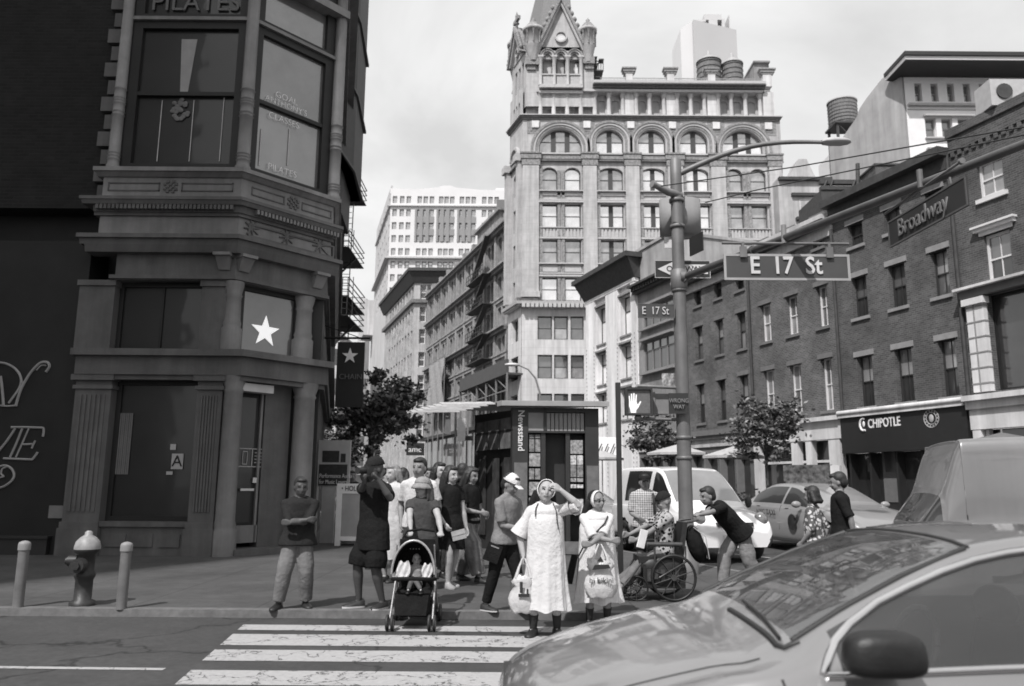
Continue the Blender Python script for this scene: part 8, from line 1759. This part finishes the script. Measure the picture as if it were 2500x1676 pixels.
# wide sleeve of the tall nun and stockings
m = MB()
for i in range(2):
    a, e = B.sh[i], B.el[i]; d = (e-a).normalized(); p0 = a+(e-a)*.35; m.tube([p0, a+(e-a)*.7, a+(e-a)*(1.02 if i == 0 else .8)], [.037*H, .050*H, .062*H], 18, caps=False); m.tube([p0, a+(e-a)*.7, a+(e-a)*(1.02 if i == 0 else .8)], [.035*H, .048*H, .060*H], 18, caps=False)
m.build('wide_sleeves', nunw, B.r, rel=True)
m = MB()
for i in range(2): m.tube([B.kn[i]*.4+B.an[i]*.6, B.an[i]], [.0315*H, .0235*H], 12)
m.build('stockings', cloth('stocking_dark', .035), B.r, rel=True)
def crossstrap(B, pts, nm='strap', mat=None, r_=.008): m = MB(); m.tube(pts, r_, 6); return m.build(nm, mat or M('strap_black', .02, .7), B.r, rel=True)
crossstrap(B, [B.at(.845, -.05, -.03), B.at(.81, -.066, -.066), B.at(.76, -.068, -.078)], r_=.006); crossstrap(B, [B.at(.845, .05, -.03), B.at(.80, .07, -.066), B.at(.73, .075, -.078), B.at(.68, .085, -.075)], r_=.006)
def bag(label, c, w_, h, seed, mark, writing=None, parent_y=0):
    r = thing('plastic_bag', label, 'bag', c, 'white plastic carrier bags held by the nuns'); bm_ = M('plastic_white', .50, .35, .12, 8, bump=.8, bscale=14, bd=.02); m = MB(); rows_ = []
    n = 36; random.seed(seed)
    for j, t in enumerate((0, .04, .12, .25, .4, .55, .7, .82, .92, 1.0)):
        rr = w_*.5*(.62+.42*sin(pi*min(1, t*1.25+.12)) if t < .75 else (1.0-(t-.75)*1.9)); z = c.z-h*.5+h*t; rows_.append([(c.x+rr*cos(q)*(1+.07*sin(q*5+t*9)+.04*sin(q*11+j)), c.y+rr*.55*sin(q)*(1+.08*sin(q*4+t*7)), z+.008*sin(q*6+j)) for q in [k*2*pi/n for k in range(n)]])
    rows_ = [[(c.x, c.y, c.z-h*.5+.004)]*n]+rows_; m.grid(rows_, closed=True); m.build('bag', bm_, r)
    m = MB(); top_ = c.z+h*.5
    for s in (-1, 1):
        for yy in (-.035, .035): m.tube([(c.x+s*w_*.26, c.y+yy, top_-.03), (c.x+s*w_*.17, c.y+yy*.7, top_+.07), (c.x+s*.012, c.y, top_+.17)], [.020, .013, .008], 6, flat=.35)
    m.build('handles', bm_, r)
    return r
cb = V((B.r.location.x+B.hp[0].x, B.r.location.y+B.hp[0].y-.02, B.hp[0].z-.27)); rb = bag('white carrier bag with a black mark hanging from the taller nun’s hand', cb, .30, .38, 3, 1)
m = MB(); yf = cb.y-.098; m.box(cb.x-.04, cb.x-.01, yf-.012, yf, cb.z+.02, cb.z+.13); m.box(cb.x-.055, cb.x+.06, yf-.014, yf-.0, cb.z-.02, cb.z+.01); m.box(cb.x+.03, cb.x+.05, yf-.012, yf, cb.z+.01, cb.z+.06); m.build('printed_mark', sgk, rb)
# 12 shorter nun
b = base(1459, 9.35, 0); H = hgt(1456, 1199, 9.35, 0)
B = person('shorter nun in a white habit and dark glasses with folded arms and shoulder bag', b, H, 6, arms=((.12, -.25, .635*H), (-.13, -.27, .61*H)), poles=((-1, .2, -.6), (1, .2, -.6)), hands=(dict(dir=(1, .1, .1), n=(0, 1, 0), curl=.6), dict(dir=(-1, .1, .1), n=(0, 1, 0), curl=.6)), feet=((-.10, 0), (.11, .02)), footdir=(-15, 15), head=(30, 0, 2), skin=skMd, vox=.0075, fem=True, build=1.15, glasses=True,
    top=dict(mat=nunw, sleeve=1.0, hem=.75, loose=1.0, name='tunic', grow=1.06, flare=-.012), bot=dict(mat=nunw, kind='gown', hem=.175, wide=1.15, pleats=1.3, name='habit'), shoes=shoeK)
veilset(B)
m = MB()
for i in range(2): m.tube([B.kn[i]*.4+B.an[i]*.6, B.an[i]], [.0325*H, .0245*H], 12)
m.build('stockings', cloth('stocking_dark', .035), B.r, rel=True)
crossstrap(B, [B.at(.81, .075, -.05), B.at(.76, .04, -.098), B.at(.68, -.04, -.10), B.at(.60, -.115, -.085), B.at(.50, -.16, -.04)], r_=.009)
wb_ = B.r.location; r = thing('shoulder_bag', 'narrow black shoulder bag hanging at the shorter nun’s side', 'bag', wb_+V((-.30, 0, .6))); m = MB(); c = V((wb_.x-.26, wb_.y-.02, .50*H-.12)); m.hexa([c+V((-.11, -.04, -.16)), c+V((-.03, -.04, -.17)), c+V((-.03, .06, -.17)), c+V((-.11, .06, -.16))], [c+V((-.03, -.03, .15)), c+V((.04, -.03, .15)), c+V((.04, .05, .15)), c+V((-.03, .05, .15))]); m.build('bag', cloth('bag_black', .012), r)
cb = V((wb_.x-.0, wb_.y-.30, .635*H-.40)); rb = bag('white carrier bag with black lettering hanging in front of the shorter nun', cb, .34, .40, 8, 2)
text('hi bikini', .085, sgk, 'printed_lettering', rb, (cb.x, cb.y-.106, cb.z-.01), 0, ext=.004)
m = MB(); yf = cb.y-.098; m.ext([(cb.x-.10, cb.z+.10), (cb.x+.10, cb.z+.12), (cb.x+.08, cb.z+.16), (cb.x-.07, cb.z+.155)][::-1], yf-.012, yf); m.ext([(cb.x-.04, cb.z+.19), (cb.x+.03, cb.z+.19), (cb.x, cb.z+.24)][::-1], yf+.03, yf+.04); m.build('printed_mark', sgk, rb)
# 13 person in checked shirt
b = base(1576, 13.2); H = hgt(1578, 1158, 13.2, SW)
B = person('person in a checked shirt and dark cap standing against the side of the white van', b, H, -6, arms=((-.1, -.2, .58*H), (.22, -.03, .49*H)), head=(8, 0, 0), skin=skMd, top=dict(mat=cloth('check_shirt', .34, kind='check'), sleeve=.9, hem=.49, loose=1.12), bot=dict(mat=cloth('shorts_black', .012), kind='shorts', length=.5, wide=1.2), hair=hairK, vox=.011, shoes=M('sneaker_black', .02, .6)); obj_on_head(B, cloth('cap_black', .018))
crossstrap(B, [B.at(.825, .075, .02), B.at(.80, .08, -.06), B.at(.72, .085, -.08), B.at(.62, .09, -.05)], 'backpack_strap', None, .022)
# 14 wheelchair and sitter
wx_, wy_ = base(1606, 11.0).x, 11.0
r = thing('wheelchair', 'large dark powered wheelchair turned to the left on the corner', 'wheelchair', (wx_, wy_, SW)); wk = M('wheelchair_black', .015, .5, .4, 20); 
def spokewheel(par, c, R_, w_, nm='wheel', axis=V((0, 1, 0))):
    m = MB(); rows_ = []; ax = axis.normalized(); u = V((0, 0, 1)); v_ = ax.cross(u).normalized()
    for rr, o in ((R_*.9, w_*.5), (R_*.97, w_*.45), (R_, 0), (R_*.97, -w_*.45), (R_*.9, -w_*.5), (R_*.88, 0), (R_*.9, w_*.5)): rows_.append([c+ax*o+(u*cos(q)+v_*sin(q))*rr for q in [k*2*pi/36 for k in range(36)]])
    m.grid(rows_, closed=True); wo = m.build(nm, wk, par); m = MB()
    for k in range(10): q = k*2*pi/10; m.tube([c, c+(u*cos(q)+v_*sin(q))*R_*.9], .006, 4)
    m.tube([c-ax*.03, c+ax*.03], R_*.13, 10); m.build('spokes', M('spoke_grey', .05, .4, .2, 30), par)
spokewheel(r, V((wx_+.14, wy_-.30, SW+.30)), .30, .05); spokewheel(r, V((wx_+.14, wy_+.30, SW+.30)), .30, .05)
spokewheel(r, V((wx_-.34, wy_-.25, SW+.16)), .16, .07, 'front_wheel'); spokewheel(r, V((wx_-.34, wy_+.25, SW+.16)), .16, .07, 'front_wheel')
m = MB(); m.ball((wx_+.05, wy_-.24, SW+.36), .27, .05, .2, 16); m.ball((wx_-.1, wy_-.2, SW+.42), .2, .08, .14, 12); m.box(wx_-.25, wx_+.3, wy_-.26, wy_+.26, SW+.16, SW+.46); m.box(wx_-.3, wx_+.25, wy_-.25, wy_+.25, SW+.48, SW+.56); m.hexa([V((wx_+.2, wy_-.25, SW+.5)), V((wx_+.28, wy_-.25, SW+.5)), V((wx_+.28, wy_+.25, SW+.5)), V((wx_+.2, wy_+.25, SW+.5))], [V((wx_+.3, wy_-.22, SW+1.0)), V((wx_+.36, wy_-.22, SW+1.0)), V((wx_+.36, wy_+.22, SW+1.0)), V((wx_+.3, wy_+.22, SW+1.0))]); m.build('seat', wk, r)
m = MB()
for s in (-1, 1): 
    y = wy_+s*.3; m.tube([(wx_+.34, y*.3+wy_*.7+s*.2, SW+1.0), (wx_+.50, wy_+s*.22, SW+1.03)], .015, 8); m.tube([(wx_-.2, y, SW+.72), (wx_+.26, y, SW+.72)], .03, 8); m.tube([(wx_-.1, y, SW+.45), (wx_-.1, y, SW+.7)], .014, 6); m.tube([(wx_-.28, y, SW+.48), (wx_-.45, y, SW+.25), (wx_-.58, y, SW+.12)], .014, 6); m.box(wx_-.72, wx_-.5, wy_+s*.12-.07, wy_+s*.12+.07, SW+.09, SW+.11)
m.tube([(wx_-.05, wy_-.31, SW+.3), (wx_+.3, wy_-.31, SW+.5), (wx_+.3, wy_-.31, SW+.7)], .012, 6)
for k in range(5): m.box(wx_-.2+k*.09, wx_-.15+k*.09, wy_-.29, wy_-.26, SW+.25+.03*(k % 2), SW+.40)
m.build('frame', M('frame_dark_metal', .08, .35, .3, 20, metal=.4), r)
H = 1.62
B = person('person in a floral dark top seated in the wheelchair holding a paper', (wx_+.06, wy_, SW), H, -84, pz=.375, poff=(0, .02), lean=(0, .02), feet=((-.13, -.62, .10), (.13, -.60, .10)), arms=((-.12, -.46, .80), (.10, -.42, .74)), poles=((-.6, .3, -1), (.6, .3, -1)), hands=(dict(dir=(0, -1, .2), n=(1, 0, 0), curl=1.1), dict(dir=(0, -1, .2), n=(-1, 0, 0), curl=1.1)), head=(0, 0, 20), skin=skMd, top=dict(mat=cloth('floral_black', .2, kind='floral', fs=22, lo=.012, hi=.35), sleeve=.8, hem=.49, loose=1.1), bot=dict(mat=cloth('trousers_grey2', .15), wide=1.15), hair=None, vox=.0095)
obj_on_head(B, cloth('cap_black', .018), 'cap', brim=0)
pp_ = atY(1568, 1316, 10.75); r = thing('paper_booklet', 'white booklet held up by the person in the wheelchair', 'paper', pp_); m = MB(); m.X = Matrix.Translation(pp_) @ Matrix.Rotation(RD(15), 4, 'Y') @ Matrix.Rotation(RD(20), 4, 'Z'); m.box(-.055, .055, -.006, .006, -.12, .12); m.box(-.05, .055, -.009, -.006, -.115, .115); m.X = None; m.build('pages', M('paper_white', .8, .8), r)
pb = V((wx_+.47, wy_-.14, SW+.72)); r = thing('backpack', 'black backpack with pale straps hanging on the back of the wheelchair', 'backpack', pb); m = MB(); m.X = Matrix.Translation(pb) @ Matrix.Rotation(RD(-14), 4, 'Y'); m.ball((0, 0, 0), .11, .17, .25, 16); m.ball((.07, 0, -.08), .06, .12, .12, 12); m.X = None; m.build('bag', cloth('bag_black', .012), r); m = MB()
for s in (-1, 1): m.tube([pb+V((-.05, s*.08-.06, .22)), pb+V((.10, s*.08-.09, .10)), pb+V((.14, s*.06-.1, -.18))], .016, 6, flat=.4)
m.build('straps', cloth('strap_pale', .42), r)
# 15 man pushing
b = base(1792, 11.9); H = 1.70
B = person('man in a black t-shirt and grey trousers leaning forward to push the wheelchair', b, H, -78, lean=(0, -.34), poff=(0, .06), pz=.49, arms=(('W', V((wx_+.52, wy_-.2, SW+1.05))), ('W', V((wx_+.52, wy_+.2, SW+1.05)))), poles=((-.5, .2, -1), (.5, .2, -1)), hands=(dict(dir=(0, -1, 0), n=(0, 0, -1), curl=1.2), dict(dir=(0, -1, 0), n=(0, 0, -1), curl=1.2)), feet=((-.10, -.16), (.10, .36)), head=(0, 0, 12), skin=skMd, top=dict(mat=cloth('tshirt_black', .013), sleeve=.85, hem=.47, loose=1.2, name='t_shirt', flare=.01), bot=dict(mat=cloth('trousers_grey', .22), wide=1.35), hair=hairK, vox=.009, shoes=M('sneaker_black', .02, .6))
crossstrap(B, [B.at(.80, -.09, -.03), B.at(.68, -.10, .03), B.at(.52, -.115, .0), B.at(.5, -.05, -.09)], 'earphone_cord', M('cord_white2', .5, .7), .004)
# 16 floral woman 17 dark man
b = base(1985, 11.2, 0); H = 1.56
B = person('woman in a pale floral top with a dark bob walking away to the left', b, H, -125, arms=((-.19, .05, .50*H), (.2, -.12, .52*H)), feet=((-.07, .1), (.08, -.12)), skin=skMd, head=(-8, 0, 6), top=dict(mat=cloth('floral_pale', .3, kind='floral', fs=19, lo=.55, hi=.10), sleeve=1.1, hem=.44, loose=1.2, name='blouse', flare=.012), bot=dict(mat=cloth('floral_black', .2, kind='floral', fs=22, lo=.012, hi=.35), wide=1.2), hair=hairK, hairlen=.035, fem=True, vox=.01, build=1.1)
b = base(2052, 11.7, 0); H = 1.76
B = person('man in a black shirt walking beside the woman in the floral top', b, H, -112, arms=((-.2, -.05, .48*H), (.22, .15, .49*H)), feet=((-.08, -.12), (.08, .14)), skin=skMd, head=(-5, 0, 12), top=dict(mat=cloth('tshirt_black', .013), sleeve=.95, hem=.42, loose=1.15, name='shirt', flare=.01), bot=dict(mat=cloth('shorts_black', .012), kind='shorts', length=.62, wide=1.2), hair=hairK, vox=.01, build=1.08)
# ============================================================ one object per piece where a mesh was collected in a loop
def split_pieces(o, newname):
    me = o.data; n = len(me.vertices); par_ = list(range(n))
    def find(a):
        while par_[a] != a: par_[a] = par_[par_[a]]; a = par_[a]
        return a
    for p in me.polygons:
        v0 = find(p.vertices[0])
        for q in p.vertices[1:]: par_[find(q)] = v0
    isl = {}
    for i in range(n): isl.setdefault(find(i), []).append(i)
    bb = []
    for k, vs in isl.items():
        c = [me.vertices[i].co for i in vs]; bb.append([k, [min(p[j] for p in c)-.012 for j in range(3)], [max(p[j] for p in c)+.012 for j in range(3)]])
    if len(bb) > 700: return
    g = list(range(len(bb)))
    def fg(a):
        while g[a] != a: a = g[a]
        return a
    for i in range(len(bb)):
        for j in range(i):
            if all(bb[i][1][q] <= bb[j][2][q] and bb[j][1][q] <= bb[i][2][q] for q in range(3)): g[fg(i)] = fg(j)
    cl = {}
    for i in range(len(bb)): cl.setdefault(fg(i), set()).add(bb[i][0])
    if not 2 <= len(cl) <= 100: return
    where = {k: c for c, ks in cl.items() for k in ks}; polys = {}
    for p in me.polygons: polys.setdefault(where[find(p.vertices[0])], []).append(p)
    first = True
    for c, ps in polys.items():
        used = sorted({v for p in ps for v in p.vertices}); ix = {v: i for i, v in enumerate(used)}
        m2 = bpy.data.meshes.new(newname); m2.from_pydata([tuple(me.vertices[v].co) for v in used], [], [[ix[v] for v in p.vertices] for p in ps])
        for mt in me.materials: m2.materials.append(mt)
        m2.polygons.foreach_set('material_index', [p.material_index for p in ps]); m2.polygons.foreach_set('use_smooth', [p.use_smooth for p in ps]); m2.update()
        if first: o.data = m2; o.name = newname; first = False
        else:
            q = bpy.data.objects.new(newname, m2); COL.objects.link(q); q.parent = o.parent; q.location = o.location; q.rotation_euler = o.rotation_euler
REN = {'string_course': 'string_course', 'medallion': 'medallion', 'spandrel_panel': 'spandrel_panel', 'spandrel': 'spandrel', 'carved_spandrel': 'carved_spandrel', 'carved_strips': 'carved_strip', 'pilaster': 'pilaster', 'side_pilaster': 'side_pilaster', 'small_notice': 'notice', 'blind_cord': 'blind_cord', 'windows': 'window', 'moulding': 'moulding', 'side_window': 'side_window', 'window_poster': 'window_poster', 'side_panel': 'side_panel', 'side_poster': 'side_poster', 'louvres': 'louvre', 'shopfronts': 'shopfront', 'wide_sleeves': 'sleeve', 'stockings': 'stocking', 'carved_bracket': 'bracket', 'magazine_display': 'magazine', 'balusters': 'balustrade', 'poster': 'poster', 'posts': 'scaffold_frame', 'quoins': 'quoin', 'signal_head': 'signal_head', 'roof_equipment': 'roof_equipment', 'strap': 'strap', 'straps': 'strap', 'cornice': 'cornice', 'hoops': 'hoop'}
for o in list(bpy.data.objects):
    st = o.name.split('.')[0]
    if o.type == 'MESH' and o.parent and st in REN : split_pieces(o, REN[st])
